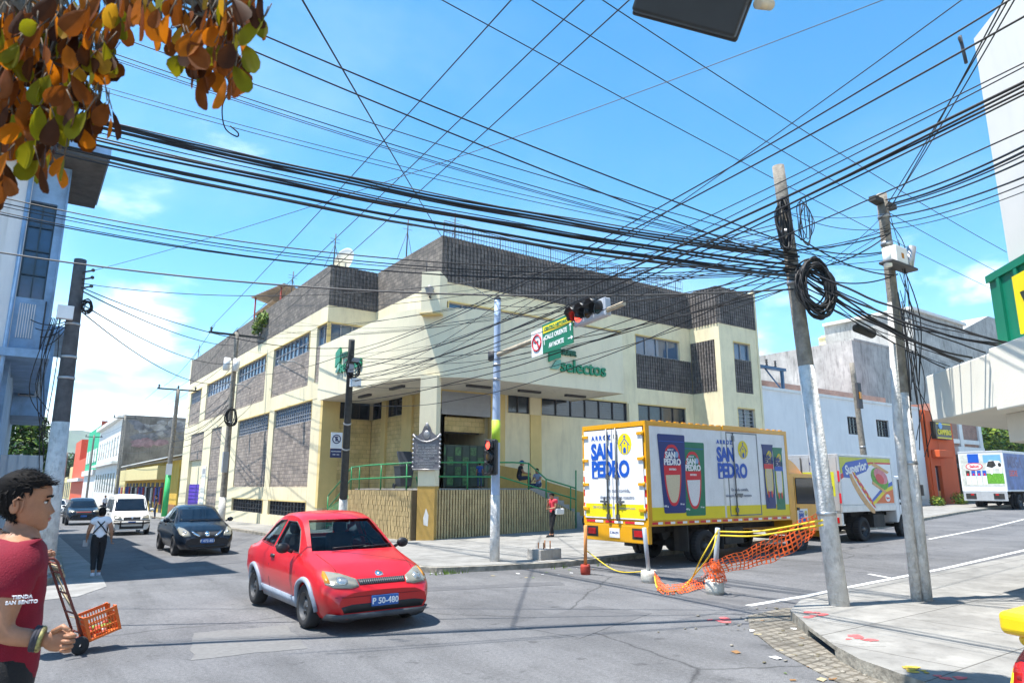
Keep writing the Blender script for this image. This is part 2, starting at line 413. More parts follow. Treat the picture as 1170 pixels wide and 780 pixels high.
patch_road([(6.3, 7.3), (8.4, 8.0), (8.0, 9.1), (6.0, 8.5)], (.115, .115, .12), 'asphalt_dark'); patch_road([(1.9, 9.0), (3.2, 8.8), (3.4, 10.4), (2.2, 10.6)], (.165, .163, .16), 'asphalt_pale'); patch_road([(6.2, 12.4), (9.4, 11.3), (9.6, 11.75), (6.4, 12.9)], (.12, .12, .125), 'asphalt_dark')
patch_road([(3.0, 20), (5.4, 20.4), (5.3, 21.6), (3.0, 21.2)], (.125, .125, .13), 'asphalt_dark')
def line(pl, wd, name='lane_marking'):
    a = inset(pl, wd/2); c = inset(pl, -wd/2); vs = []
    for p, q in zip(a, c): vs += [(p[0], p[1], gz(*p)+.004), (q[0], q[1], gz(*q)+.004)]
    return tag(MB().add(vs, [(2*i, 2*i+1, 2*i+3, 2*i+2) for i in range(len(pl)-1)], PAINT).obj(name), kind='structure')
line([(10.2, 7.52), (12, 7.55), (13.2, 7.62), (18, 7.75), (24, 8.15), (40, 9.6), (60, 11.4)], .13)
line([(26, 11.6), (34, 12.6), (44, 14.3), (60, 17)], .11)
line([(15.4, 7.7), (15.7, 8.35)], .1)
# red and yellow survey marks sprayed on the paving
SPR = mat('spray_red', (.62, .12, .12), .8, var=.4, sc=9)
rng = random.Random(3)
def spray(px, py, n, m, dz, name='paint_mark'):
    b = MB()
    for i in range(n):
        c = atg(px+rng.uniform(-16, 16), py+rng.uniform(-4, 4), dz); k = 9; r = rng.uniform(.03, .11)
        b.add([(c.x+r*rng.uniform(.5, 1.4)*cos(2*pi*j/k), c.y+r*rng.uniform(.4, 1)*sin(2*pi*j/k), c.z+.005+.0005*i) for j in range(k)], [tuple(range(k))], m)
    return tag(b.obj(name), kind='structure')
spray(938, 703, 7, SPR, .15); spray(985, 728, 10, SPR, .15); spray(822, 709, 6, SPR, 0); spray(1086, 772, 3, SPR, .15)
spray(1045, 765, 7, mat('spray_yellow', (.55, .38, .05), .8, var=.4, sc=9), .15)
# hills beyond the end of the street
def hills():
    xs = [i*60 for i in range(-30, 46)]; b = MB(); vs = []
    for x in xs:
        hgt = 95+55*noise.noise((x*.0011, .3, 0))*1.6+22*noise.noise((x*.005, 1.3, 0))+40*math.exp(-((x-60)/260)**2)
        for k in range(9):
            t = k/8; vs.append((x, 1500+t*520+60*noise.noise((x*.004, t*3, 5)), -20+hgt*(t**.8)*(1+.22*noise.noise((x*.011, t*4, 2)))))
    n = len(xs)
    b.add(vs, [(i*9+k, (i+1)*9+k, (i+1)*9+k+1, i*9+k+1) for i in range(n-1) for k in range(8)], mat('hill_forest', (.055, .085, .045), .95, var=.55, sc=.02), True)
    return tag(b.obj('hills'), kind='structure')
hills()

# ------------------------------------------------------------------ the air over the city
hm = bpy.data.materials.new('haze'); hm.use_nodes = True; hn = hm.node_tree; hn.nodes.clear(); ho = hn.nodes.new('ShaderNodeOutputMaterial'); hv = hn.nodes.new('ShaderNodeVolumePrincipled')
hv.inputs['Color'].default_value = (.80, .88, 1.0, 1); hv.inputs['Density'].default_value = .00016; hv.inputs['Anisotropy'].default_value = .2; hn.links.new(hv.outputs[0], ho.inputs['Volume'])
tag(MB().box((-2500, -700, -30), (3000, 2400, 175), hm).obj('haze'), kind='stuff')
scene.cycles.volume_bounces = 1
# ------------------------------------------------------------------ supermarket on the corner
CREAM = mat('cream_paint', (.735, .65, .435), .88, var=.12, sc=.6, bump=.2, bsc=25, dirt=.42, dcol=(.36, .31, .22))
CREAM2 = mat('cream_canopy_paint', (.74, .67, .48), .88, var=.09, sc=.5, bump=.14, bsc=25, dirt=.36, dcol=(.42, .38, .30))
YEL = mat('yellow_wall_paint', (.68, .52, .22), .85, var=.1, sc=.8, bump=.1, dirt=.2, dcol=(.35, .25, .1))
OCHRE = mat('ochre_paint', (.47, .29, .075), .85, var=.15, sc=2, bump=.15, dirt=.25)
YBLOCK = brickmat('yellow_block', (.66, .51, .24), (.60, .46, .2), (.40, .30, .13), .42, .21, .010, bump=.35)
GBLOCK = brickmat('grey_block', (.34, .285, .24), (.215, .18, .16), (.13, .113, .10), .40, .20, .012, bump=1.0, dirt=.35, dcol=(.05, .05, .05))
PBLOCK = brickmat('parapet_block', (.215, .185, .155), (.125, .11, .098), (.07, .065, .065), .40, .20, .012, bump=1.0, dirt=.5, dcol=(.045, .045, .045))
RIB = brickmat('ribbed_block', (.175, .155, .143), (.115, .103, .098), (.05, .047, .045), .40, .20, .012, bump=.9, dirt=.5, dcol=(.03, .03, .03))
SOFF = mat('soffit_plaster', (.62, .58, .50), .9, var=.12, sc=.8, dirt=.35)
GLZ = mat('window_glass', (.04, .085, .15), .06, var=.35, sc=.7, spec=.9)
GLB = mat('glass_block', (.13, .20, .30), .15, var=.35, sc=1.2, spec=.7)
GLD = mat('louvre_glass', (.025, .035, .05), .12, var=.4, sc=1.5, spec=.8)
FRM = mat('grey_frame', (.32, .33, .35), .5, var=.1)
FRD = mat('dark_frame', (.05, .05, .055), .6, var=.2)
GREENP = mat('green_rail_paint', (.022, .23, .075), .4, var=.15, sc=5, spec=.5)
STEEL = mat('steel', (.42, .43, .44), .4, .7, var=.12)
CONCW = mat('worn_concrete', (.36, .34, .31), .9, var=.25, sc=2, bump=.4, bsc=30, dirt=.6)
def FX(b, X, u0, u1, z0, z1, d0, d1, m): return b.box((X-d1, u0, z0), (X-d0, u1, z1), m)
def FY(b, Y, u0, u1, z0, z1, d0, d1, m): return b.box((u0, Y-d1, z0), (u1, Y-d0, z1), m)
def face(ax): return FX if ax == 'x' else FY
def window(par, ax, X, u0, u1, z0, z1, nu, nz, g, fm, dep=-.2, slats=0, fw=.05):
    F = face(ax); b = MB(); F(b, X, u0, u1, z0, z1, dep-.05, dep, g); wn = b.obj('window', par, world=True)
    b = MB(); d1 = dep+.07
    for z in (z0, z1-fw): F(b, X, u0, u1, z, z+fw, dep-.02, d1, fm)
    for i in range(nu+1):
        u = u0+(u1-u0-fw)*i/nu; F(b, X, u, u+fw, z0+fw, z1-fw, dep-.02, d1-.004, fm)
    for i in range(1, nz):
        z = z0+(z1-z0)*i/nz; F(b, X, u0, u1, z-.015, z+.015, dep-.02, d1-.02, fm)
    for i in range(slats):
        z = z0+fw+(z1-z0-2*fw)*(i+.3)/slats; F(b, X, u0+fw, u1-fw, z, z+.012, dep, dep+.05, g)
    if par.name == 'supermarket':
        F(b, X, u0, u1, z1-.012, z1+.05, dep, .012, YEL); F(b, X, u0-.03, u0+.012, z0, z1, dep, .008, YEL)
    f = b.obj('frame', wn); f.matrix_parent_inverse = wn.matrix_parent_inverse.copy() if False else Matrix.Identity(4)
    return wn
def panel(par, ax, X, u0, u1, z0, z1, m, dep=-.07, ribs=0, name='block_panel'):
    F = face(ax); b = MB(); F(b, X, u0, u1, z0, z1, -.3, dep, m)
    if ribs:
        n = int((u1-u0)/ribs)
        for i in range(n):
            u = u0+(u1-u0)*(i+.5)/n; F(b, X, u-ribs*.27, u+ribs*.27, z0, z1-.02*rng.random(), dep-.01, dep+.05+.025*rng.random(), m)
    return b.obj(name, par, world=True)

SM = thing('supermarket', 'two storey cream supermarket with dark block panels and a rounded corner canopy', 'supermarket', (12.5, 23.2, .05))
LX, LY = 12.1, 33.3; MX, MY = 14.75, 26.2; TX0, TX1, TY = 31.7, 35.2, 24.1; YE = 68.6; RF = 13.3
# --- walls: cores set back behind the facings
b = MB()
b.box((LX+.25, LY+.25, -1), (40, YE-.01, RF-.1), CREAM)
b.box((MX+.25, MY+.25, 6.2), (35, LY+.2, RF-.1), CREAM)
b.box((17.5, MY+.25, -1), (35, LY+.2, 6.19), CREAM)
b.box((MX+.25, 30.2, -1), (17.49, LY+.2, 6.19), YEL)
b.box((TX0+.25, TY+.25, -1), (TX1-.01, MY+.3, RF-.1), CREAM)
# left street face: bands, pilasters, plinth
for z0, z1 in ((10.2, 11.1), (6.35, 7.2)): FX(b, LX, LY, YE, z0, z1, -.3, 0, CREAM)
pil = [(LY+1.5, LY+2.5), (42.4, 43.9), (51, 52.4), (60.8, 62.8), (67.3, YE)]
for u0, u1 in pil: FX(b, LX, u0, u1, 7.2, 10.2, -.3, -.012, CREAM)
for u0, u1 in ((LY, 34.9), (41.4, 42.4), (49.7, 54.3), (57.6, 60.3), (65.4, YE)): FX(b, LX, u0, u1, -.9, 6.35, -.3, -.012, CREAM)
FX(b, LX, 34.9, 49.7, 1.15, 1.9, -.3, -.004, CREAM); FX(b, LX, 34.9, 49.7, -.9, .35, -.3, -.006, CREAM)
FX(b, LX, 54.3, 57.6, -.9, .4, -.3, -.006, CREAM)
FX(b, LX, YE-.35, YE, 11.1, RF+.15, -.3, .02, CREAM)
# end face of the left wing towards the corner
FY(b, LY, LX+.004, MX, 10.2, 11.1, -.3, -.002, CREAM); FY(b, LY, LX+.001, MX, 7.0, 9.1, -.3, -.01, CREAM)
# inner walls under the canopy
FX(b, MX, MY, LY, 10.2, 11.1, -.3, 0, CREAM); FX(b, MX, MY, LY, 6.5, 10.2, -.3, -.01, CREAM)
FY(b, MY, MX+.004, TX0, 10.2, 11.1, -.3, -.003, CREAM)
FY(b, MY, 17.5, TX0, 6.32, 7.2, -.3, -.003, CREAM); FY(b, MY, MX, 27.1, 7.2, 9.12, -.3, -.006, CREAM)
FY(b, MY, 26.0, 27.1, 9.1, 10.2, -.3, -.007, CREAM); FY(b, MY, 30.75, TX0, 9.1, 10.2, -.3, -.007, CREAM)
FY(b, MY, 17.5, 18.3, -.5, 6.33, -.3, -.001, YEL)
FY(b, MY, 18.3, TX0, -.5, 5.33, -.3, -.008, CREAM)
for u0, u1 in ((18.28, 18.45), (19.75, 20.45), (26.3, 27.1), (31, TX0)): FY(b, MY, u0, u1, 5.3, 6.33, -.3, -.006, CREAM)
FY(b, MY, 19.75, 20.4, 1.5, 5.3, -.3, .05, YEL); FY(b, MY, 26.35, 27.05, 0, 6.3, -.3, .06, CREAM)
FY(b, MY, MX, 17.5, 6.05, 6.5, -.3, -.004, YEL)
# inner wall of yellow block on the left of the door, with pilasters
FX(b, MX, MY, LY, 1.5, 5.3, -.3, -.02, YBLOCK); FY(b, LY, LX+.2, MX, 1.2, 5.3, -.3, -.02, YBLOCK)
for u0, u1 in ((MY, 27.0), (28.6, 29.6), (31.4, 31.9)): FX(b, MX, u0, u1, 1.5, 6.4, -.3, .1, YEL)
FX(b, MX, 27, 28.6, 5.3, 6.5, -.3, -.02, YEL)
FY(b, LY, LX, LX+.9, .9, 6.3, -.3, .02, YEL)
# tower
FX(b, TX0, TY, MY, 10.2, 11.1, -.3, 0, CREAM); FX(b, TX0, TY, TY+.35, 7.2, 10.2, -.3, -.002, CREAM); FX(b, TX0, TY, MY, -.5, 7.2, -.3, -.003, CREAM)
FY(b, TY, TX0+.004, TX1, 10.15, 11.1, -.3, .002, CREAM)
for u0, u1 in ((TX0+.001, 32.95), (34.55, TX1-.001)): FY(b, TY, u0, u1, 4.4, 10.16, -.3, -.001, CREAM)
FY(b, TY, 32.9, 34.6, 6.3, 7.2, -.3, -.004, CREAM); FY(b, TY, TX0, TX1, -.5, 4.6, -.3, -.005, CREAM)
FY(b, TY, TX1-.02, TX1+.12, 0, RF+.2, -.4, .05, CREAM)
b.obj('wall', SM, world=True)
# --- parapet of dark ribbed block
for ax, X, u0, u1, rb in (('x', LX, LY, YE-.35, 0), ('y', LY, LX+.05, MX, .2), ('x', MX, MY, LY, 0), ('y', MY, MX+.05, TX0, .2), ('x', TX0, TY, MY, .2), ('y', TY, TX0+.05, TX1-.02, .2)):
    panel(SM, ax, X, u0, u1, 11.1, RF, PBLOCK if not rb else RIB, -.004, rb, 'parapet')
b = MB(); b.box((LX+.3, LY+.3, RF-.25), (40, YE, RF-.2), CONCW); b.box((MX+.3, MY+.3, RF-.24), (35, LY+.2, RF-.19), CONCW); b.obj('roof', SM, world=True)
# --- block panels and windows of the left street face
bays = [(35.9, 42.4), (43.9, 51.0), (52.4, 60.8), (62.8, 67.3)]
for u0, u1 in bays:
    panel(SM, 'x', LX, u0, u1, 7.2, 9.13, GBLOCK); window(SM, 'x', LX, u0, u1, 9.13, 10.2, 9, 2, GLZ if u0 < 50 else GLB, FRM)
panel(SM, 'x', LX, LY, LY+1.5, 7.2, 9.13, GBLOCK); window(SM, 'x', LX, LY, LY+1.5, 9.13, 10.2, 2, 1, GLZ, FRM); window(SM, 'y', LY, LX+.15, MX, 9.13, 10.2, 4, 1, GLZ, FRM)
for u0, u1 in ((34.9, 41.4), (42.4, 49.7)):
    panel(SM, 'x', LX, u0, u1, 1.9, 5.3, GBLOCK); window(SM, 'x', LX, u0, u1, 5.3, 6.35, 18, 5, GLB, FRM, fw=.04)
    window(SM, 'x', LX, u0, u1, .35, 1.15, 12, 3, GLD, FRD, fw=.04)
panel(SM, 'x', LX, 54.3, 57.6, .4, 6.35, GBLOCK); panel(SM, 'x', LX, 60.3, 65.4, 4.1, 6.35, GBLOCK); panel(SM, 'x', LX, 49.9, 51.2, 4.3, 5.6, GLD, -.1, 0, 'vent')
b = MB(); FX(b, LX, 60.3, 65.4, -.7, 4.1, -.32, -.28, mat('garage_shutter', (.30, .22, .12), .7)); FX(b, LX, 60.5, 65.2, -.7, 2.1, -.28, -.2, mat('violet_door', (.09, .03, .42), .5))
for i in range(9): FX(b, LX, 60.5, 65.2, -.6+i*.3, -.55+i*.3, -.2, -.17, MATS['violet_door'])
b.obj('garage_door', SM, world=True)
b = MB(); FX(b, LX, 58.2, 59.6, .3, 3.5, -.03, .03, mat('white_door_paint', (.72, .70, .62), .6)); FX(b, LX, 58.4, 59.4, 2.9, 3.3, .03, .04, FRM); b.obj('door', SM, world=True)
# street lamp brackets on the left face
for y in (36.5, 47):
    b = MB(); z = 8.3; b.tube([(LX, y, z), (LX-.6, y, z+.25), (LX-1.1, y, z+.2)], .035, FRM); b.box((LX-1.45, y-.12, z+.1), (LX-1.0, y+.12, z+.22), FRM); b.obj('wall_lamp', SM, world=True)
# --- front: upper windows, panels
window(SM, 'y', MY, MX+.4, 26, 9.12, 10.2, 14, 1, GLZ, FRM); window(SM, 'y', MY, 27.1, 30.75, 9.12, 10.2, 4, 1, GLZ, FRM)
panel(SM, 'y', MY, 27.1, TX0, 7.2, 9.12, RIB, -.05, .18); panel(SM, 'x', TX0, TY+.35, MY, 7.2, 10.2, RIB, -.05, .18)
panel(SM, 'y', TY, 32.95, 34.55, 7.2, 9.15, RIB, -.05, .18); window(SM, 'y', TY, 32.95, 34.55, 9.15, 10.15, 2, 1, GLZ, FRM)
panel(SM, 'y', TY, 32.95, 34.55, 4.6, 5.2, RIB, -.05, .18); window(SM, 'y', TY, 32.95, 34.55, 5.2, 6.3, 2, 5, GLD, FRM)
window(SM, 'y', MY, 20.45, 26.3, 5.33, 6.32, 6, 1, GLD, FRD, -.15, 7); window(SM, 'y', MY, 18.45, 19.75, 5.33, 6.32, 2, 1, GLD, FRD, -.15, 7)
window(SM, 'y', MY, 27.1, 31, 5.33, 6.32, 4, 1, GLD, FRD, -.15, 7)
window(SM, 'y', LY, LX+.9, MX-.1, 5.3, 6.4, 3, 1, GLD, FRD, -.12, 7); window(SM, 'x', MX, 31.9, LY-.05, 5.3, 6.4, 2, 1, GLD, FRD, -.12, 7); window(SM, 'x', MX, 29.6, 31.4, 5.3, 6.4, 2, 1, GLD, FRD, -.12, 7)
# ochre dado that steps down with the stairs
b = MB(); dp = [aty(px, py, MY) for px, py in ((569, 531), (591, 535), (628, 551), (667, 562))]
b.add([(p.x, MY-.004, p.z) for p in dp]+[(p.x, MY-.004, -.4) for p in dp[::-1]], [tuple(range(7, -1, -1))], OCHRE); b.obj('dado', SM, world=True)
# --- entrance
b = MB(); z = 5.05
for i in range(9): b.box((MX+.12, MY-.02-(i % 2)*.03, z+i*.113), (17.45, MY+.12, z+(i+1)*.113), FRM)
b.obj('roller_shutter', SM, world=True)
b = MB(); b.box((MX+.1, MY+.5, 4.35), (17.48, MY+.6, 5.0), YBLOCK)
LOCK = mat('locker_green', (.018, .045, .03), .35, var=.3, sc=4); LOCG = mat('locker_graphic', (.06, .16, .05), .4, var=.8, sc=9)
b.obj('lintel', SM, world=True)
b = MB()
for i in range(6):
    x = 14.95+i*.4; b.box((x, MY+.3, 1.92), (x+.385, MY+.8, 3.75), LOCK)
    for k in range(4): b.box((x+.04, MY+.285, 2.0+k*.43), (x+.345, MY+.299, 2.36+k*.43), LOCG if (i+k) % 2 else LOCK)
b.obj('locker', SM, world=True)
b = MB(); b.box((15.3, MY+.7, 4.3), (17.3, MY+.78, 4.95), FRD)
for i in range(3):
    for k in range(4): b.box((15.45+i*.62, MY+.685, 4.38+k*.14), (15.62+i*.62, MY+.699, 4.46+k*.14), CREAM2)
b.obj('notice_board', SM, world=True)
b = MB(); b.box((15.6, 29.6, 3.6), (16.6, 29.64, 4.3), mat('shop_screen', (.25, .45, .5), .3, var=.8, sc=3)); b.box((MX+.25, 30.15, 1.85), (17.5, 30.2, 6), mat('shop_back_wall', (.28, .2, .08), .8)); b.obj('interior', SM, world=True)
# --- rounded corner canopy
fx, fy, r = 11.8, 22.4, 3.2; Z0, Z1 = 6.1, 8.9
path = [(fx, LY+.0)]+[(fx, LY-.02-(LY-fy-r)*i/6) for i in range(1, 6)]+[(fx+r-r*cos(a), fy+r-r*sin(a)) for a in [pi/2*i/18 for i in range(19)]]+[(fx+r+(22.3-fx-r)*i/6, fy) for i in range(1, 7)]+[(22.3, MY)]
inn = inset(path, -.22) if False else None
b = MB(); n = len(path)
def off(pl, d):
    o = inset(pl, d); o[0] = (pl[0][0]+d, pl[0][1]); o[-1] = (pl[-1][0]-d, pl[-1][1]); o[-2] = (pl[-2][0]-d, pl[-2][1]+d); return o
pin = off(path, .25)
prof = [(path, Z0), (path, Z1), (pin, Z1), (pin, Z0+.1)]
vs = []
for pl, z in prof: vs += [(x, y, z) for x, y in pl]
fs = [(k*n+i, k*n+i+1, (k+1)*n+i+1, (k+1)*n+i) for k in range(3) for i in range(n-1)]
b.add(vs, fs, CREAM2, True); fa = b.obj('canopy_fascia', SM, world=True)
md = fa.modifiers.new('s', 'EDGE_SPLIT'); md.split_angle = radians(35)
b = MB(); pl2 = off(path, .02); b.prism([(x, y) for x, y in pl2]+[(MX-.02, MY-.02), (MX-.02, LY-.02)], Z0+.04, Z0+.2, SOFF); b.obj('soffit', SM, world=True)
b = MB(); b.prism([(x, y) for x, y in pin]+[(MX-.02, MY-.02), (MX-.02, LY-.02)], Z1-.5, Z1-.4, CONCW); b.obj('canopy_roof', SM, world=True)
for x, y, rz in ((12.9, 30, pi/2), (12.9, 26.6, pi/2), (15.6, 24.3, 0), (18.3, 24.3, 0), (21, 24.3, 0)):
    b = MB(); M = T(x, y, Z0)@R(rz); b.box((-.6, -.09, -.06), (.6, .09, .038), FRD, M); b.obj('ceiling_lamp', SM, world=True)
# lamp niche above the pier, with its little wall lantern
DG = T(12.75, 23.32, 0)@R(-pi/4)            # local -y looks at the crossing
b = MB(); b.box((-.38, -.35, 8.62), (.38, .75, 10.3), CREAM2, DG); b.box((-.42, -.39, 8.56), (.42, .7, 8.63), YEL, DG); nic = b.obj('lamp_niche', SM, world=True)
b = MB(); b.lathe([(.03, .35), (.05, .3), (.2, .2), (.17, .18), (.12, -.02), (.05, -.06), (0, -.06)], FRM, 14, DG@T(0, -.52, 9.35)); b.box((-.03, -.5, 9.2), (.03, -.34, 9.26), FRD, DG)
b.cyl((0, 0, 10.29), (0, 0, 11), .02, FRD, 6, M=DG@T(-.3, 0, 0)); o = b.obj('lantern', nic)
# pier
b = MB(); b.box((-.33, -.3, 1.95), (.33, .3, Z0+.05), CREAM2, DG); b.box((-.335, -.305, -.3), (.335, .305, 1.95), OCHRE, DG)
b.add([(-.06, -.308, .55), (.10, -.308, .5), (.12, -.308, .9), (.02, -.308, 1.15), (-.08, -.308, .8)], [(0, 1, 2, 3, 4)], mat('bare_plaster', (.7, .69, .66), .9), False, DG); b.obj('pier', SM, world=True)
# supermarket lettering (both sides of the canopy)
SG = mat('sign_green', (.004, .22, .10), .35, var=.08); SGL = mat('sign_green_dark', (.01, .10, .05), .4); SGG = mat('sign_sage', (.16, .38, .27), .4)
def sign(o, u, k=1.0):
    b = MB(); M = frame(o, u, (0, 0, 1))@S(k)
    b.mesh(text('selectos', .95, .014, .05, 'LEFT', 1.0), SG, M@T(0, 0, .06)); b.mesh(text('SUPER', .36, .015, .06, 'LEFT', .9), SGL, M@T(.12, .68, .06))
    b.prism([(-.72, .1), (-.72, 1.0), (-.1, 1.25), (.02, .95), (.02, .38), (-.3, .3)], 0, .12, SG, M); b.prism([(-.62, -.22), (-.28, .22), (.0, .3), (-.02, -.02), (-.2, -.22)], 0, .13, SGG, M)
    return b.obj('sign', SM, world=True)
p = aty(639, 409, fy); sign((p.x, fy-.005, 7.02), (1, 0, 0), .86)
sign((fx-.005, 30.3, 7.35), (0, -1, 0), .8)
# porch floor, stairs behind the ribbed wall
WY, WX = 23.15, 12.1
b = MB(); b.box((12.45, 23.5, -.6), (18.6, MY-.01, 1.86), CONCW); b.box((12.45, MY-.02, -.6), (MX-.01, 29.6, 1.85), CONCW); b.box((MX-.02, MY+.0, -.5), (17.49, 30.2, 1.855), CONCW)
for i in range(10): b.box((18.6+i*.3, WY+.3, -.5), (18.9+i*.3, MY-.31, 1.68-i*.17), CONCW)
for i in range(9): b.box((12.4, 29.6+i*.3, -.6), (MX-.05, 29.9+i*.3, 1.66-i*.19), CONCW)
b.obj('stair', SM, world=True)
# plaque on the pier
b = MB(); PM = DG@T(0, -.33, 0); BRZ = mat('plaque_bronze', (.17, .16, .17), .5, .45, var=.3, sc=8, bump=.4, bsc=20); BRL = mat('plaque_relief', (.34, .33, .33), .45, .5, var=.2)
W = .52
b.prism([(-W, 2.55), (W, 2.55), (W, 3.9), (.36, 3.82), (.2, 3.95), (.12, 4.15), (0, 4.3), (-.12, 4.15), (-.2, 3.95), (-.36, 3.82), (-W, 3.9)], 0, .05, BRZ, PM@R(pi/2, 'X'))
b.tube([(-W, -.06, 3.85), (-.4, -.06, 3.72), (-.2, -.06, 3.62), (0, -.06, 3.58), (.2, -.06, 3.62), (.4, -.06, 3.72), (W, -.06, 3.85)], .035, BRL, M=PM); b.ball((0, -.05, 3.85), (.13, .05, .17), BRL, 12, PM); b.ball((0, -.05, 4.2), (.07, .05, .12), BRL, 10, PM)
for z in range(8):
    for sx in (-1, 1): b.ball((sx*W, -.04, 2.65+z*.17), (.05, .04, .06), BRL, 8, PM)
b.tube([(-W, -.06, 2.56), (W, -.06, 2.56)], .03, BRL, M=PM)
for i, s in enumerate(('EN ESTE LUGAR', 'EN EL AÑO DE', 'SE ALZO LA CASA', 'PLAZA MORAZAN', 'Y CASA DE LA', 'VILLA', 'DE SAN SALVADOR', 'MONUMENTO', 'HISTORICO')):
    b.mesh(text(s, .10, .004, .006), BRL, PM@T(0, -.056, 3.46-i*.1)@R(pi/2, 'X'))
tag(b.obj('plaque'), 'dark bronze memorial plaque with a scrolled crest on the corner pier', 'plaque')
# ribbed retaining wall and green railings
TAN = mat('tan_split_block', (.50, .38, .19), .9, var=.22, sc=3, bump=.5, bsc=22, dirt=.3); TAND = mat('tan_joint', (.13, .09, .045), .95, var=.2)
def ribwall(o, u, nrm, top, z0, pitch=.125, row=.19):
    """top = [(s, z)] outline along the wall; ribs stand proud course by course"""
    b = MB(); o = V(o); u = V(u); nrm = V(nrm); Lw = top[-1][0]
    def zt(s):
        for (a, za), (c, zc) in zip(top, top[1:]):
            if s <= c: return za+(zc-za)*(s-a)/(c-a)
        return top[-1][1]
    M = Matrix(((u.x, nrm.x, 0, o.x), (u.y, nrm.y, 0, o.y), (0, 0, 1, 0), (0, 0, 0, 1)))
    P = [(s, z) for s, z in top]; n = len(P)
    vs = [(s, -.02, z0) for s, z in P]+[(s, -.02, z) for s, z in P]+[(s, -.3, z) for s, z in P]+[(s, -.3, z0) for s, z in P]
    fs = [(k*n+i, k*n+i+1, (k+1)*n+i+1, (k+1)*n+i) for k in range(3) for i in range(n-1)]+[(0, n, 2*n, 3*n), (n-1, 4*n-1, 3*n-1, 2*n-1)]
    b.add(vs, fs, TAND, False, M)
    s = .01
    while s < Lw-pitch*.5:
        h = zt(s+pitch*.4); z = z0
        while z < h-.02:
            z1 = min(z+row-.005, h); b.box((s, -.03, z), (s+pitch*.56, .02+.022*rng.random(), z1), TAN, M); z += row
        s += pitch
    return b
tp = [aty(px, py, WY) for px, py in ((497, 559.5), (606, 559), (621, 567.5), (640, 576.5), (657, 585))]
x0 = 12.85
b = ribwall((x0, WY, 0), (1, 0, 0), (0, -1, 0), [(max(0, p.x-x0), p.z) for p in tp], -.25); tag(b.obj('retaining_wall'), 'tan ribbed block wall stepping down right of the corner pier', 'wall')
b = ribwall((WX, 29.4, 0), (0, -1, 0), (-1, 0, 0), [(0, 1.8), (6.0, 1.8)], -.3); tag(b.obj('retaining_wall'), 'tan ribbed block wall left of the corner pier behind the red car', 'wall')
def rail(name, label, paths, posts, r=.032):
    t = thing(name, label, 'railing', posts[0][0])
    for p in paths: b = MB(); b.tube(p, r, GREENP, 8); b.obj('rail', t, world=True)
    for p, q in posts: b = MB(); b.tube([p, q], r*.95, GREENP, 8); b.obj('post', t, world=True)
    return t
def wy(px, py): return aty(px, py, WY+.12)
pp = [((497, 528), (497, 559)), ((534, 528), (534, 559)), ((563, 528), (563, 559)), ((604, 528.5), (604, 559)), ((624, 547), (624, 572)), ((652, 555), (652, 590)), ((658, 537), (658, 609))]
rail('railing', 'green tube railing on the ribbed wall right of the pier going down the steps',
     [[wy(494, 528), wy(585, 528), wy(604, 529), wy(624, 547), wy(658, 557.5)], [wy(494, 544), wy(572, 544.5), wy(624, 560), wy(658, 570)]], [(wy(*a), wy(*c)) for c, a in pp])
X = WX+.12; z1, z2, zb = 2.82, 2.3, 1.8
rail('railing', 'green tube railing left of the pier behind the bin', [[(X, 23.7, z1), (X, 27.9, z1), (X, 29.5, z1-.05), (X, 32.2, 1.5)], [(X, 23.7, z2), (X, 29.5, z2-.05), (X, 32.2, .9)], [(X+.9, 25, z2), (X+2.3, 27.5, 1.85)]],
     [((X, y, zb-.1), (X, y, z1)) for y in (24.1, 26.4, 28.6, 29.5)]+[((X, 32.2, 0), (X, 32.2, 1.5))])
b = MB()
for i in range(14): b.tube([(X-.02, 29.7+i*.18, .1), (X-.02, 29.7+i*.18, 1.55-.05*i)], .014, GREENP, 5)
b.tube([(X-.02, 29.6, 1.55), (X-.02, 32.2, .9)], .02, GREENP); b.tube([(X-.02, 29.6, .25), (X-.02, 32.2, .15)], .02, GREENP)
tag(b.obj('stair_gate'), 'green barred gate at the foot of the left porch stairs', 'gate')
# wheeled bin with raised lid on the porch
t = thing('wheeled_bin', 'dark grey wheeled bin with its lid up behind the green railing', 'bin', (12.85, 25.6, 1.86)); BIN = mat('bin_plastic', (.035, .04, .05), .45, var=.15)
b = MB(); vs = []
for z, k in ((.08, .24), (.85, .31), (.9, .33)): vs += [(-k, -k, z), (k, -k, z), (k, k, z), (-k, k, z)]
b.add(vs, [(3, 2, 1, 0), (8, 9, 10, 11)]+[(4*j+i, 4*j+(i+1) % 4, 4*j+4+(i+1) % 4, 4*j+4+i) for j in range(2) for i in range(4)], BIN); b.obj('body', t, bevel=.02)
b = MB(); b.box((-.34, -.38, 0), (.34, .36, .06), BIN, T(0, -.1, 1.15)@R(radians(62), 'X')); b.obj('lid', t, bevel=.03)
for s in (-1, 1): b = MB(); b.cyl((s*.3-.03, .25, .1), (s*.3+.03, .25, .1), .1, FRD, 14); b.obj('wheel', t)
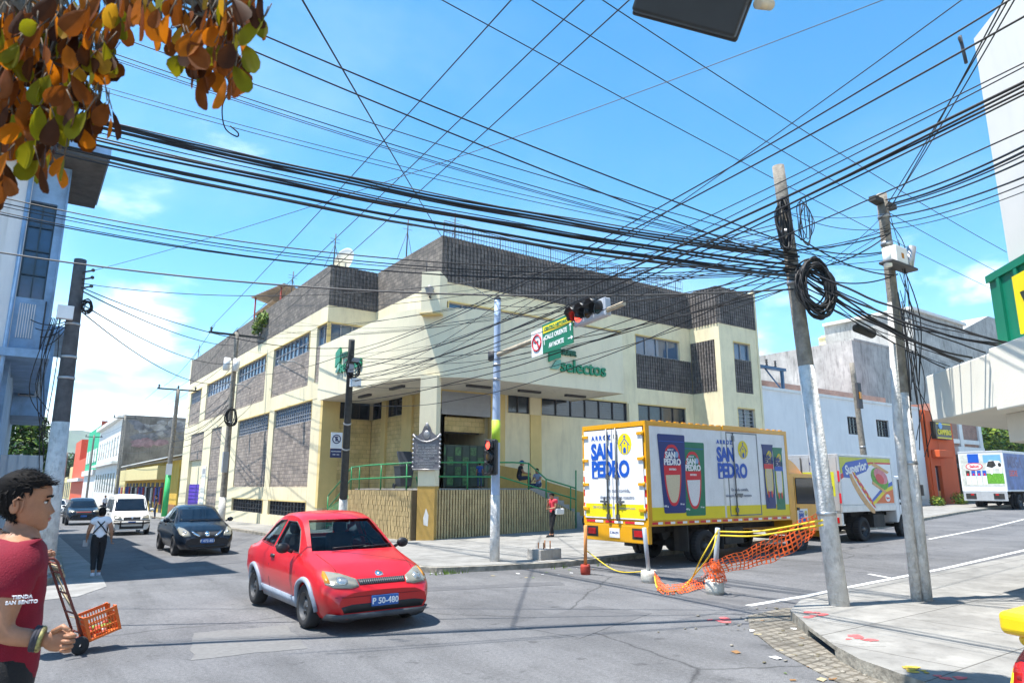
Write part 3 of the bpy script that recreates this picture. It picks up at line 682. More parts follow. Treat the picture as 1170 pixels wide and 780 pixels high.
# roof clutter
b = MB(); Y = MY+.25; FEN = mat('fence_wire', (.06, .06, .065), .6)
for z in (RF+.3, RF+.75, RF+.85): b.tube([(MX+.2, Y, z), (31.5, Y, z)], .02, FEN, 5)
for i in range(105): b.tube([(MX+.2+i*.16, Y, RF-.1), (MX+.2+i*.16, Y, RF+.78)], .012 if i % 10 else .03, FEN, 4)
tag(b.obj('roof_fence'), 'thin dark picket fence along the parapet of the supermarket front', 'fence')
def antenna(p, hgt, label, name='roof_rod'):
    b = MB(); p = V(p); b.tube([p, p+V((.05, 0, hgt))], .035, FEN, 5); b.tube([p+V((-.5, 0, 0)), p+V((.03, 0, hgt*.7))], .015, FEN, 4); b.tube([p+V((.5, .2, 0)), p+V((.03, 0, hgt*.7))], .015, FEN, 4)
    for k in (.75, .85): b.tube([p+V((-.25, 0, hgt*k)), p+V((.3, 0, hgt*k))], .012, FEN, 4)
    return tag(b.obj(name), label, 'antenna')
antenna((LX+.4, 34, RF), 2.0, 'thin antenna mast on the left wing corner of the supermarket roof'); antenna((MX+.3, 30.5, RF), 2.3, 'thin antenna mast beside the white dish on the supermarket roof')
antenna((17, 29, RF), 2.6, 'thin antenna mast behind the picket fence on the supermarket front'); antenna((LX+.4, 41, RF), 1.7, 'short rod right of the sheet metal roof shelter'); antenna((LX+.4, 68, RF), 1.6, 'short rod at the far left end of the supermarket parapet')
t = thing('satellite_dish', 'white satellite dish above the parapet of the supermarket', 'satellite dish', (13.6, 35.0, RF)); WHT = mat('white_paint', (.78, .78, .77), .5, var=.06)
b = MB(); b.lathe([(0, 0), (.4, .05), (.75, .2), (.74, .22), (.4, .08), (0, .03)], WHT, 24, T(0, 0, .9)@R(radians(-50), 'X')@R(radians(-30), 'Y')); b.obj('dish', t); b = MB(); b.cyl((0, 0, -.2), (0, .1, .95), .04, FRM); b.obj('mast', t)
RUST = mat('rusty_sheet', (.22, .17, .14), .8, var=.4, sc=2, dirt=.6)
t = thing('roof_shelter', 'rusty sheet metal shelter on red posts on the supermarket roof', 'shelter', (13.5, 46, RF)); REDP = mat('red_post', (.30, .06, .05), .7)
for pts, dz in (([atx(430-152, 0+315, 13), atx(338, 321, 13), atx(322, 336, 13), atx(300, 334, 13)], 0),):
    b = MB(); a = V((12.6, 51, 15.6)); bb = V((12.6, 43, 14.7)); vs = [a, bb, bb+V((3, 0, -.7)), a+V((3, 0, -.7))]; b.add(vs+[v+V((0, 0, .06)) for v in vs], [(3, 2, 1, 0), (4, 5, 6, 7), (0, 1, 5, 4), (1, 2, 6, 5), (2, 3, 7, 6), (3, 0, 4, 7)], RUST); b.obj('roof_sheet', t, world=True)
    b = MB(); vs = [V((12.8, 50.5, 14.2)), V((12.8, 46, 14.3)), V((14.5, 46, 14.0)), V((14.5, 50.5, 14.0))]; b.add(vs+[v+V((0, 0, .05)) for v in vs], [(3, 2, 1, 0), (4, 5, 6, 7), (0, 1, 5, 4), (1, 2, 6, 5), (2, 3, 7, 6), (3, 0, 4, 7)], RUST); b.obj('roof_sheet', t, world=True)
for y, z in ((44.2, 14.9), (50.4, 15.5)): b = MB(); b.cyl((12.8, y, RF-.3), (12.8, y, z), .06, REDP, 8); b.obj('post', t, world=True)
# ------------------------------------------------------------------ vehicles
TYRE = mat('tyre_rubber', (.022, .022, .024), .85, var=.25, sc=8, bump=.2); RIMS = mat('wheel_steel', (.085, .085, .088), .5, .5, var=.3, sc=6)
RIMA = mat('alloy', (.5, .5, .52), .35, .8, var=.1); BLK = mat('black_plastic', (.02, .02, .022), .5, var=.2); CHAS = mat('chassis_black', (.022, .022, .022), .7, var=.3, dirt=.4)
CHR = mat('chrome', (.72, .72, .74), .12, 1.0, var=.05); WHITE = mat('white_decal', (.80, .80, .80), .45, var=.03); TAIL = mat('tail_red', (.45, .01, .012), .2, var=.2, spec=.7)
AMB = mat('amber', (.5, .2, .02), .25, var=.1); GLS = mat('car_glass', (.006, .012, .022), .05, var=.3, sc=2, spec=.28); PLB = mat('plate_blue', (.03, .12, .38), .4, var=.1)
LMP = mat('lamp_lens', (.23, .215, .165), .14, var=.12, sc=7, spec=.8, coat=.4); SEAT = mat('seat_cloth', (.10, .11, .13), .9, var=.2)
CLR = glassmat('clear_screen', (.45, .55, .58), .22)
def lin(tab, y):
    if y <= tab[0][0]: return tab[0][1]
    for (a, p), (c, q) in zip(tab, tab[1:]):
        if y <= c: return p+(q-p)*(y-a)/(c-a)
    return tab[-1][1]
def smo(tab, y, d=.05):
    s = 0
    for k in (-2, -1, 0, 1, 2): s += lin(tab, y+k*d*.6)
    return s/5
def wheel(par, c, r, wd, rim, side, spokes=8, name='wheel'):
    """c = hub centre, axle along local x; side = +1/-1 outward"""
    M = T(*c)@R(pi/2*side, 'Y'); h = wd/2
    b = MB(); b.lathe([(r*.62, -h), (r*.9, -h), (r*.985, -h*.75), (r, -h*.4), (r, h*.4), (r*.985, h*.75), (r*.92, h), (r*.64, h*1.02), (r*.62, h*.9)], TYRE, 30, M); t = b.obj('tyre', None)
    b = MB(); b.lathe([(r*.64, h*.98), (r*.60, h*.9), (r*.56, h*.45), (r*.34, h*.30), (r*.28, h*.55), (r*.16, h*.62), (r*.12, h*.8), (0, h*.82)], rim, 24, M); b.lathe([(r*.62, -h), (0, -h*.9)], CHAS, 16, M)
    for i in range(spokes):
        a = 2*pi*i/spokes; b.box((-r*.05, r*.33, h*.30), (r*.05, r*.5, h*.5), CHAS if rim is RIMS else rim, M@R(a))
    for i in range(4): b.ball((r*.2*cos(pi/2*i), r*.2*sin(pi/2*i), h*.6), r*.035, CHR, 6, M)
    w = thing(name, None, None, (0, 0, 0)); del_ = w
    bpy.data.objects.remove(w)
    o = b.obj('rim', None); t.name = name; t.parent = par; o.parent = t
    return t
def section(P, y, ins=0):
    zb = smo(P['zb'], y); zt = smo(P['zt'], y); zl = smo(P['belt'], y); wb = smo(P['w'], y, .07); wr = smo(P['wr'], y, .06); zr = min(zt-.012, smo(P['zr'], y))
    zl = min(zl, zr-.01); zm = zb+(zl-zb)*.55; ws = wb*P.get('sill', .95)
    return [(0, zb+ins), (ws*.55, zb+ins), (ws-.05-ins, zb+.005+ins), (ws-ins, zb+.07+ins), (wb*1.0-ins, zm), (wb*.995-ins, zl-.06), (wb*.955-ins, zl), (lambda t: (wb*.955*(1-t)+wr*t-ins, zl*(1-t)+zr*t))(.5), (wr-ins, zr-ins*.4), (wr*.86-ins, zr+(zt-zr)*.62-ins), (wr*.45-ins*.5, zr+(zt-zr)*.93-ins), (0, zt-ins)]
def carbody(P, m, ins=0, y0=0, y1=None, ny=64, zmin=None):
    y1 = P['L'] if y1 is None else y1; vs = []; fs = []; ys = [y0+(y1-y0)*(.5-.5*cos(pi*i/ny)) for i in range(ny+1)]
    for y in ys:
        s = section(P, y, ins); ring = [(x, z) for x, z in s]+[(-x, z) for x, z in s[-2:0:-1]]
        for x, z in ring: vs.append((x, y, z if zmin is None else max(z, zmin+.0001*(z))))
    n = len(ring)
    for j in range(ny):
        for k in range(n): fs.append((j*n+k, j*n+(k+1) % n, (j+1)*n+(k+1) % n, (j+1)*n+k))
    fs.append(tuple(range(n))[::-1]); fs.append(tuple(range(ny*n, ny*n+n)))
    b = MB(); b.add(vs, fs, m, True)
    o = b.obj('body'); bm = bmesh.new(); bm.from_mesh(o.data); bmesh.ops.recalc_face_normals(bm, faces=bm.faces[:]); bm.to_mesh(o.data); bm.free()
    return o
def bvh_of(o):
    return BVHTree.FromPolygons([v.co.copy() for v in o.data.vertices], [tuple(p.vertices) for p in o.data.polygons])
def patch(bv, poly, ax, sgn, m, off=.006, step=.09, far=6, name='trim', par=None, b=None, skirt=.03):
    """a panel cut to a flat outline and laid on the curved body; ax = viewing axis"""
    bm = bmesh.new(); i, j = {'x': (1, 2), 'y': (0, 2), 'z': (0, 1)}[ax]; k = 'xyz'.index(ax)
    vs = [bm.verts.new((p[0], p[1], 0)) for p in poly]; bm.faces.new(vs)
    for a in (0, 1):
        lo = min(p[a] for p in poly); hi = max(p[a] for p in poly); c = lo+step
        while c < hi-.005:
            co = [0, 0, 0]; co[a] = c; no = [0, 0, 0]; no[a] = 1
            bmesh.ops.bisect_plane(bm, geom=bm.verts[:]+bm.edges[:]+bm.faces[:], plane_co=co, plane_no=no); c += step
    ed = [e for e in bm.edges if len(e.link_faces) == 1]
    r = bmesh.ops.extrude_edge_only(bm, edges=ed); sk = {g for g in r['geom'] if isinstance(g, bmesh.types.BMVert)}
    for v in bm.verts:
        o = [0, 0, 0]; o[i] = v.co.x; o[j] = v.co.y; o[k] = sgn*far; d = [0, 0, 0]; d[k] = -sgn
        h = bv.ray_cast(V(o), V(d))
        if h[0] is None: o[k] = 0; h = bv.find_nearest(V(o))
        nn = h[1]; 
        if nn[k]*sgn < 0: nn = -nn
        v.co = h[0]+nn*(off-(skirt if v in sk else 0))
    bm.faces.ensure_lookup_table()
    for f in bm.faces: f.smooth = True
    bmesh.ops.recalc_face_normals(bm, faces=bm.faces[:])
    tgt = b or MB(); bm.verts.index_update()
    tgt.add([v.co.copy() for v in bm.verts], [tuple(v.index for v in f.verts) for f in bm.faces], m, True); bm.free()
    return tgt if b is not None else tgt.obj(name, par)
def mir(poly): return [(-x, z) for x, z in poly][::-1]

def car(name, label, P, loc, paint, rz=0, rim=RIMS, hollow=False, group=None, far=False):
    t = thing(name, label, P.get('cat', 'car'), loc, rz, group); W = max(v for _, v in P['w']); L_ = P['L']
    body = carbody(P, paint); bv = bvh_of(body); yf, yr, r = P['axf'], P['axr'], P['r']
    cut = []
    for y in (yf, yr):
        for s in (-1, 1):
            b = MB(); b.cyl((s*(W-.26), y, r*.98), (s*(W+.3), y, r*.98), r*1.17, CHAS, 28); o = b.obj('c'); cut.append(o)
    if hollow:
        cut.append(carbody(P, SEAT, .055, P['cab'][0], P['cab'][1], 30, P['floor']))
        for poly in P['side']:
            b = MB(); b.prism(poly, -1.2, 1.2, CHAS, Matrix(((0, 0, 1, 0), (1, 0, 0, 0), (0, 1, 0, 0), (0, 0, 0, 1)))); cut.append(b.obj('c'))
        for poly, ya, yb in ((P['screen'], P['cab'][0]-.35, (P['cab'][0]+P['cab'][1])/2), (P['back'], (P['cab'][0]+P['cab'][1])/2, P['cab'][1]+.3)):
            b = MB(); b.prism([(x, z) for x, z in poly], ya, yb, CHAS, Matrix(((1, 0, 0, 0), (0, 0, 1, 0), (0, 1, 0, 0), (0, 0, 0, 1)))); cut.append(b.obj('c'))
    for c in cut:
        bm = bmesh.new(); bm.from_mesh(c.data); bmesh.ops.recalc_face_normals(bm, faces=bm.faces[:]); bm.to_mesh(c.data); bm.free()
    boolean(body, cut); body.parent = t
    es = body.modifiers.new('s', 'EDGE_SPLIT'); es.split_angle = radians(32)
    for p in body.data.polygons: p.use_smooth = True
    g = CLR if hollow else GLS; of = -.012 if hollow else .004
    for poly in P['side']:
        for s in (-1, 1):
            patch(bv, poly, 'x', s, g, of, name='side_window', par=t, skirt=.01)
            if not hollow or True:      # rubber surround
                c = V((sum(p[0] for p in poly)/len(poly), sum(p[1] for p in poly)/len(poly))); bb = MB()
                for q, w_ in zip(poly, poly[1:]+poly[:1]):
                    q = V(q); w_ = V(w_); qi = q+(c-q).normalized()*-.022; wi = w_+(c-w_).normalized()*-.022
                    patch(bv, [tuple(q), tuple(w_), tuple(wi), tuple(qi)], 'x', s, BLK, .004, b=bb)
                bb.obj('window_trim', t)
    patch(bv, P['screen'], 'y', -1, g, of, name='windscreen', par=t, skirt=.01)
    patch(bv, P['back'], 'y', 1, g, of, name='rear_window', par=t, skirt=.01)
    for s in (-1, 1):
        pl = P['lamp'] if s > 0 else mir(P['lamp'])
        hl = patch(bv, pl, 'y', -1, P.get('lampm', LMP), .012, .05, name='headlight', par=t)
        if not far:
            cx_ = sum(p[0] for p in pl)/len(pl); cz_ = sum(p[1] for p in pl)/len(pl); dx_ = .4*(max(p[0] for p in pl)-min(p[0] for p in pl))
            patch(bv, [(cx_-s*.02+dx_*.42*cos(2*pi*i/16), cz_+.045*sin(2*pi*i/16)) for i in range(16)], 'y', -1, mat('lamp_bowl', (.42, .42, .40), .12, .6, spec=.8), .015, .06, name='reflector', par=hl)
        if 'turn' in P: patch(bv, P['turn'] if s > 0 else mir(P['turn']), 'y', -1, AMB, .016, .05, name='indicator', par=hl)
        pl = P['tail'] if s > 0 else mir(P['tail']); patch(bv, pl, 'y', 1, TAIL, .01, .06, name='tail_light', par=t)
        b = MB(); my, mz = P['mirror']; sx = s*(W-.02); b.cyl((sx, my, mz-.04), (sx+s*.08, my+.01, mz), .025, BLK, 8); b.ball((sx+s*.14, my, mz+.02), (.10, .055, .075), P.get('mirm', BLK), 12); b.obj('wing_mirror', t)
        for y0 in P['doors']: patch(bv, [(y0, P['sillz']), (y0+.012, P['sillz']), (y0+.012, P['beltz']), (y0, P['beltz'])], 'x', s, BLK, .002, .2, name='door_seam', par=t)
        for y0 in P['handles']: patch(bv, [(y0, P['beltz']-.12), (y0+.17, P['beltz']-.12), (y0+.17, P['beltz']-.08), (y0, P['beltz']-.08)], 'x', s, P.get('handm', paint), .02, .2, name='door_handle', par=t)
        if 'skirt' in P: patch(bv, P['skirt'], 'x', s, P['skm'], .018, .2, name='sill_skirt', par=t)
        for y in (yf, yr):
            if 'flare' in P:
                b = MB(); A = [radians(a) for a in range(-8, 189, 12)]; pts = []
                for a in A:
                    q = V((s*3, y+cos(a)*r*1.2, r*.98+sin(a)*r*1.2)); hh = bv.ray_cast(q, V((-s, 0, 0))); pts.append(hh[0]+V((s*.008, 0, 0)) if hh[0] else V((s*W*.97, q.y, q.z)))
                b.tube(pts, .036, P['skm'], 8); b.obj('arch_flare', t)
            wheel(t, (s*(W-.105), y, r), r, .19, rim, s)
    for nm, polys, m, o_ in P['front']:
        for q in polys: patch(bv, q, 'y', -1, m, o_, .08, name=nm, par=t)
    px0, px1, pz0, pz1 = P['plate']; y = min((bv.ray_cast(V((x, -3, (pz0+pz1)/2)), V((0, 1, 0)))[0] or V((0, 0, 0))).y for x in (px0, px1))-.02
    b = MB(); b.box((px0, y-.012, pz0), (px1, y+.03, pz1), PLB); pt = b.obj('number_plate', t)
    if P.get('ptext'): b = MB(); b.mesh(text(P['ptext'], .105, .002, .004), WHITE, T((px0+px1)/2, y-.014, (pz0+pz1)/2-.005)@R(pi/2, 'X')); b.obj('lettering', pt)
    if not far:
        b = MB(); cy = P['cab'][0] if 'cab' in P else .9
        for s, a in ((-.35, .55), (.12, .62)):
            q = []
            for k in range(6):
                x = s+a*k/5*.95; z = P['screen'][0][1]+.015+.02*k/5; hh = bv.ray_cast(V((x, -3, z)), V((0, 1, 0))); q.append((hh[0] if hh[0] else V((x, cy, z)))+V((0, -.02, .02)))
            b.tube(q, .009, BLK, 5)
        b.obj('wiper', t)
    return t, bv

RED = mat('red_car_paint', (.50, .006, .009), .30, var=.1, sc=1.5, spec=.45, coat=.35, dirt=.2, dcol=(.30, .03, .03)); GRYP = mat('grey_body_kit', (.24, .28, .34), .5, var=.25, sc=5)
P_red = dict(L=4.2, axf=.80, axr=3.22, r=.29, cab=(1.02, 3.42), floor=.42, sill=.93,
  zt=[(0, .50), (.05, .60), (.16, .69), (.5, .84), (1.0, .955), (1.08, .98), (1.72, 1.40), (1.95, 1.465), (2.3, 1.495), (2.75, 1.46), (3.05, 1.36), (3.55, 1.02), (3.75, .985), (4.12, .93), (4.2, .70)],
  zr=[(0, .46), (.05, .55), (.16, .64), (.5, .79), (1.0, .91), (1.08, .93), (1.72, 1.33), (1.95, 1.40), (2.3, 1.43), (2.75, 1.39), (3.05, 1.29), (3.55, .97), (3.75, .93), (4.12, .88), (4.2, .66)],
  belt=[(0, .42), (.06, .52), (.16, .58), (.5, .73), (1.0, .84), (2.0, .89), (3.4, .92), (3.8, .88), (4.2, .62)],
  w=[(0, .60), (.08, .70), (.25, .775), (.5, .815), (1.0, .83), (3.2, .83), (3.8, .79), (4.1, .71), (4.2, .62)],
  wr=[(0, .50), (.1, .60), (.5, .67), (1.05, .69), (1.72, .57), (2.3, .555), (3.05, .56), (3.55, .62), (4.2, .55)],
  zb=[(0, .20), (.3, .17), (1.2, .19), (3, .19), (3.9, .25), (4.2, .34)],
  side=[[(1.34, .935), (2.36, .955), (2.30, 1.335), (1.93, 1.325), (1.70, 1.235)], [(2.47, .96), (3.22, 1.0), (3.14, 1.09), (2.93, 1.25), (2.72, 1.325), (2.42, 1.345)]],
  screen=[(-.63, .965), (.63, .965), (.565, 1.15), (.49, 1.375), (-.49, 1.375), (-.565, 1.15)], back=[(-.56, 1.06), (.56, 1.06), (.49, 1.33), (-.49, 1.33)],
  lamp=[(.345, .585), (.36, .665), (.55, .735), (.69, .755), (.735, .70), (.735, .615), (.66, .575), (.45, .565)], turn=[(.68, .62), (.68, .745), (.70, .755), (.735, .70), (.735, .625)],
  tail=[(.45, .72), (.70, .72), (.70, .90), (.45, .90)], mirror=(1.42, .985), doors=[1.22, 2.44], sillz=.30, beltz=.93, handles=[2.18], skirt=[(1.17, .215), (2.85, .215), (2.85, .37), (1.17, .35)], skm=GRYP, flare=1, handm=BLK,
  front=[('grille', [[(-.33, .60), (.33, .60), (.35, .665), (-.35, .665)]], BLK, .006), ('bumper_crease', [[(-.66, .462), (.66, .462), (.66, .472), (-.66, .472)]], mat('red_shade_gap', (.2, .005, .008), .6), .004),
         ('air_intake', [[(-.56, .275), (.56, .275), (.60, .35), (.45, .375), (-.45, .375), (-.60, .35)]], BLK, .004), ('front_lip', [[(-.70, .20), (.70, .20), (.70, .265), (-.70, .265)]], mat('lip_dark', (.055, .06, .07), .6, var=.3), .045), ('emblem', [[(-.045, .69), (.045, .69), (.055, .72), (0, .745), (-.055, .72)]], CHR, .012)],
  plate=(-.19, .19, .335, .465), ptext='P 50-480')
redcar, rbv = car('red_car', 'faded red two door car with grey arch flares turning into the junction', P_red, (4.37, 9.17, 0), RED, 0, RIMS, True); redcar.scale = (1.04, 1.04, 1.04)
for s in (-1, 1):
    hood = [(s*.60, 1.0), (s*.612, 1.0), (s*.562, .35), (s*.55, .35)]
    patch(rbv, hood, 'z', 1, mat('red_shade_gap', (.2, .005, .008), .6), .003, .12, name='bonnet_seam', par=redcar)
    patch(rbv, [(3.45, .52), (3.458, .52), (3.458, .88), (3.45, .88)], 'x', s, BLK, .002, .2, name='panel_seam', par=redcar)
# its cabin: seats, steering wheel, dashboard
for x in (-.36, .36):
    b = MB(); b.box((x-.24, 2.1, .42), (x+.24, 2.6, .62), SEAT); b.box((x-.23, 2.5, .55), (x+.23, 2.66, 1.12), SEAT, ); b.box((x-.12, 2.55, 1.12), (x+.12, 2.65, 1.30), SEAT); b.obj('front_seat', redcar, bevel=.05)
b = MB(); b.box((-.62, 3.0, .45), (.62, 3.2, 1.02), SEAT); b.obj('rear_seat', redcar, bevel=.05)
b = MB(); b.box((-.66, 1.2, .55), (.66, 1.5, .915), BLK); b.obj('dashboard', redcar, bevel=.06)
b = MB(); b.tube([(.36+.18*cos(a), 1.66+.06*sin(a), .95+.17*sin(a)) for a in [2*pi*k/20 for k in range(21)]], .016, BLK, 6); b.tube([(.2, 1.66, .95), (.52, 1.66, .95)], .015, BLK); b.obj('steering_wheel', redcar)
b = MB()
for k in range(22): patch(rbv, [(-.32+k*.03, .605), (-.308+k*.03, .605), (-.308+k*.03, .66), (-.32+k*.03, .66)], 'y', -1, mat('grille_grey', (.12, .12, .125), .4, .5), .010, b=b)
b.obj('grille_bars', redcar)

def sedan_profile(**k):
    P = dict(P_red); P.pop('skirt'); P.pop('flare'); P.pop('turn'); P.update(k); return P
DKB = mat('black_blue_paint', (.004, .007, .013), .25, var=.1, spec=.35, coat=.18)
P_sed = sedan_profile(L=4.45, axf=.86, axr=3.46, r=.30, cab=(1.05, 3.6),
  zt=[(0, .52), (.05, .64), (.16, .76), (.5, .90), (1.0, 1.0), (1.08, 1.02), (1.8, 1.43), (2.1, 1.49), (2.6, 1.51), (3.1, 1.42), (3.75, 1.08), (4.0, 1.05), (4.38, 1.0), (4.45, .8)],
  zr=[(0, .48), (.05, .59), (.16, .70), (.5, .84), (1.0, .95), (1.08, .97), (1.8, 1.36), (2.1, 1.42), (2.6, 1.44), (3.1, 1.35), (3.75, 1.03), (4.0, 1.0), (4.38, .94), (4.45, .75)],
  belt=[(0, .44), (.06, .55), (.16, .64), (.5, .78), (1.0, .88), (2.0, .93), (3.6, .97), (4.45, .7)],
  w=[(0, .60), (.08, .72), (.25, .80), (.5, .84), (1.0, .85), (3.4, .85), (4.1, .80), (4.45, .66)],
  wr=[(0, .50), (.1, .62), (.5, .68), (1.05, .70), (1.8, .57), (2.6, .56), (3.3, .57), (3.75, .63), (4.45, .55)],
  zb=[(0, .22), (1.2, .2), (3.2, .2), (4.45, .32)],
  side=[[(1.36, .97), (2.38, .99), (2.36, 1.37), (2.0, 1.35), (1.76, 1.25)], [(2.46, .99), (3.42, 1.03), (3.2, 1.2), (2.9, 1.34), (2.44, 1.375)]],
  screen=[(-.65, 1.0), (.65, 1.0), (.585, 1.2), (.5, 1.40), (-.5, 1.40), (-.585, 1.2)], back=[(-.55, 1.12), (.55, 1.12), (.48, 1.38), (-.48, 1.38)],
  lamp=[(.47, .60), (.50, .70), (.62, .82), (.72, .86), (.79, .80), (.76, .66), (.66, .58)], lampm=LMP, tail=[(.5, .75), (.75, .75), (.75, .95), (.5, .95)], mirror=(1.44, 1.02), doors=[1.28, 2.42, 3.4], beltz=.98, handles=[2.2, 3.15],
  front=[('grille', [[(-.33, .56), (.33, .56), (.44, .72), (-.44, .72)]], BLK, .006), ('grille_trim', [[(-.47, .735), (-.41, .745), (-.2, .60), (-.26, .585)], [(.47, .735), (.26, .585), (.2, .60), (.41, .745)]], CHR, .015),
         ('emblem', [[(.075*cos(2*pi*i/14), .655+.075*sin(2*pi*i/14)) for i in range(14)]], CHR, .02), ('air_intake', [[(-.5, .26), (.5, .26), (.56, .34), (-.56, .34)]], BLK, .004)], plate=(-.18, .18, .40, .53), ptext='P 472-851', mirm=DKB)
car('black_sedan', 'black four door sedan coming down the side street behind the red car', P_sed, (5.06, 23.3, gz(5, 24.5)), DKB, 0, RIMS)
WVAN = mat('white_van_paint', (.72, .72, .70), .3, var=.05, spec=.5, coat=.4, dirt=.15)
P_van = sedan_profile(L=4.2, axf=.62, axr=3.3, r=.31, cab=(.6, 4),
  zt=[(0, .55), (.05, .72), (.14, .86), (.5, 1.02), (.62, 1.08), (1.35, 1.74), (1.7, 1.85), (3.2, 1.87), (4.0, 1.80), (4.2, 1.6)],
  zr=[(0, .5), (.05, .66), (.14, .80), (.5, .96), (.62, 1.03), (1.35, 1.66), (1.7, 1.77), (3.2, 1.79), (4.0, 1.72), (4.2, 1.5)],
  belt=[(0, .45), (.06, .6), (.14, .74), (.5, .9), (1.0, 1.0), (4.2, 1.0)], w=[(0, .68), (.08, .76), (.3, .82), (1, .83), (4, .82), (4.2, .78)], wr=[(0, .58), (.5, .72), (.62, .74), (1.35, .66), (4, .66), (4.2, .62)],
  zb=[(0, .24), (1, .24), (4.2, .3)], side=[[(.98, 1.06), (1.75, 1.06), (1.75, 1.62), (1.42, 1.6)], [(1.85, 1.06), (2.9, 1.06), (2.9, 1.62), (1.85, 1.62)], [(3.0, 1.06), (3.9, 1.06), (3.85, 1.6), (3.0, 1.62)]],
  screen=[(-.70, 1.10), (.70, 1.10), (.62, 1.66), (-.62, 1.66)], back=[(-.6, 1.1), (.6, 1.1), (.55, 1.65), (-.55, 1.65)],
  lamp=[(.42, .74), (.46, .86), (.70, .92), (.74, .84), (.72, .74)], tail=[(.6, .8), (.75, .8), (.75, 1.1), (.6, 1.1)], mirror=(1.05, 1.12), doors=[.95, 1.8, 2.95], beltz=1.04, handles=[1.6, 2.0],
  front=[('grille', [[(-.34, .72), (.34, .72), (.36, .83), (-.36, .83)]], BLK, .006), ('bull_bar', [[(-.72, .52), (.72, .52), (.72, .58), (-.72, .58)], [(-.72, .64), (.72, .64), (.72, .68), (-.72, .68)], [(-.5, .42), (-.44, .42), (-.44, .66), (-.5, .66)], [(.44, .42), (.5, .42), (.5, .66), (.44, .66)]], BLK, .07),
         ('air_intake', [[(-.5, .30), (.5, .30), (.5, .42), (-.5, .42)]], BLK, .004), ('emblem', [[(.05*cos(2*pi*i/10), .775+.05*sin(2*pi*i/10)) for i in range(10)]], CHR, .02)], plate=(-.16, .16, .53, .64), ptext='', cat='van', mirm=WVAN)
pv = aty(150, 600, 37.5); car('white_van', 'white passenger van with black bull bar behind the black sedan', P_van, (pv.x, 37.4, gz(5, 38)), WVAN, 0, RIMS, far=True)
P_suv = sedan_profile(L=4.6, axf=.9, axr=3.65, r=.36, cab=(1, 4),
  zt=[(0, .62), (.05, .78), (.14, .92), (.5, 1.02), (1.1, 1.1), (1.18, 1.12), (1.85, 1.58), (2.2, 1.67), (3.4, 1.68), (4.2, 1.55), (4.5, 1.15), (4.6, .9)],
  zr=[(0, .57), (.05, .72), (.14, .86), (.5, .96), (1.1, 1.04), (1.18, 1.06), (1.85, 1.5), (2.2, 1.58), (3.4, 1.59), (4.2, 1.46), (4.5, 1.08), (4.6, .85)],
  belt=[(0, .5), (.06, .66), (.14, .78), (.5, .9), (1, .98), (4.2, 1.04), (4.6, .8)], w=[(0, .72), (.08, .82), (.3, .90), (1, .93), (4, .92), (4.6, .8)], wr=[(0, .62), (.5, .78), (1.15, .8), (1.85, .66), (4.2, .64), (4.6, .62)],
  zb=[(0, .32), (1, .3), (4.6, .38)], side=[[(1.5, 1.08), (2.4, 1.1), (2.4, 1.5), (1.95, 1.47)], [(2.5, 1.1), (3.4, 1.12), (3.3, 1.5), (2.5, 1.5)], [(3.5, 1.12), (4.1, 1.16), (3.95, 1.42), (3.42, 1.5)]],
  screen=[(-.74, 1.1), (.74, 1.1), (.6, 1.55), (-.6, 1.55)], back=[(-.6, 1.2), (.6, 1.2), (.5, 1.52), (-.5, 1.52)], lamp=[(.5, .82), (.52, .92), (.78, .98), (.82, .88), (.8, .80)], tail=[(.6, .9), (.8, .9), (.8, 1.2), (.6, 1.2)],
  mirror=(1.6, 1.14), doors=[1.4, 2.45, 3.45], beltz=1.08, handles=[2.2, 3.2], front=[('grille', [[(-.42, .66), (.42, .66), (.46, .9), (-.46, .9)]], BLK, .006), ('grille_trim', [[(-.4, .80), (.4, .80), (.4, .83), (-.4, .83)]], mat('suv_red_trim', (.4, .02, .02), .4), .02), ('air_intake', [[(-.6, .36), (.6, .36), (.65, .5), (-.65, .5)]], BLK, .004)],
  plate=(-.17, .17, .52, .64), ptext='', cat='car', mirm=DKB)
ps = aty(94, 590, 53); car('dark_suv', 'dark blue four by four in the side street left of the white van', P_suv, (ps.x, 52, gz(4, 54)), DKB, 0, RIMS, far=True)
pw = aty(68, 585, 77); car('white_sedan', 'small white sedan far down the street partly behind the dark four by four', sedan_profile(**{k: v for k, v in P_sed.items() if k not in ('ptext', 'mirm')}, ptext='', mirm=WVAN), (pw.x-.2, 76, gz(4, 78)), WVAN, 0, RIMS, far=True)

# ------------------------------------------------------------------ trucks (local x = forward, y = left, rear of the box at x = 0)
TYEL = mat('truck_yellow', (.70, .33, .003), .35, var=.08, sc=2, spec=.5, coat=.25, dirt=.12); BLUE = mat('decal_blue', (.012, .09, .45), .4, var=.03); NAVY = mat('decal_navy', (.012, .03, .16), .4, var=.05); YDEC = mat('decal_yellow', (.78, .62, .01), .45, var=.04)
REDD = mat('decal_red', (.62, .02, .035), .4, var=.05); GRND = mat('decal_green', (.01, .17, .085), .4, var=.1); RICE = mat('decal_rice', (.62, .53, .36), .6, var=.25, sc=60); RICW = mat('decal_white_rice', (.72, .70, .70), .6, var=.2, sc=60); GRYT = mat('decal_grey', (.25, .27, .33), .5, var=.05)
SILV = mat('box_aluminium', (.55, .56, .57), .4, .55, var=.1, dirt=.2); ROD = mat('lock_rod', (.16, .17, .18), .4, .6, var=.15); TRKW = mat('truck_white', (.74, .75, .76), .45, var=.07, coat=.12, dirt=.32, dcol=(.38, .36, .33), bump=.04, bsc=3)
def ell(cx, cy, rx, ry, n=28): return [(cx+rx*cos(2*pi*i/n), cy+ry*sin(2*pi*i/n)) for i in range(n)]
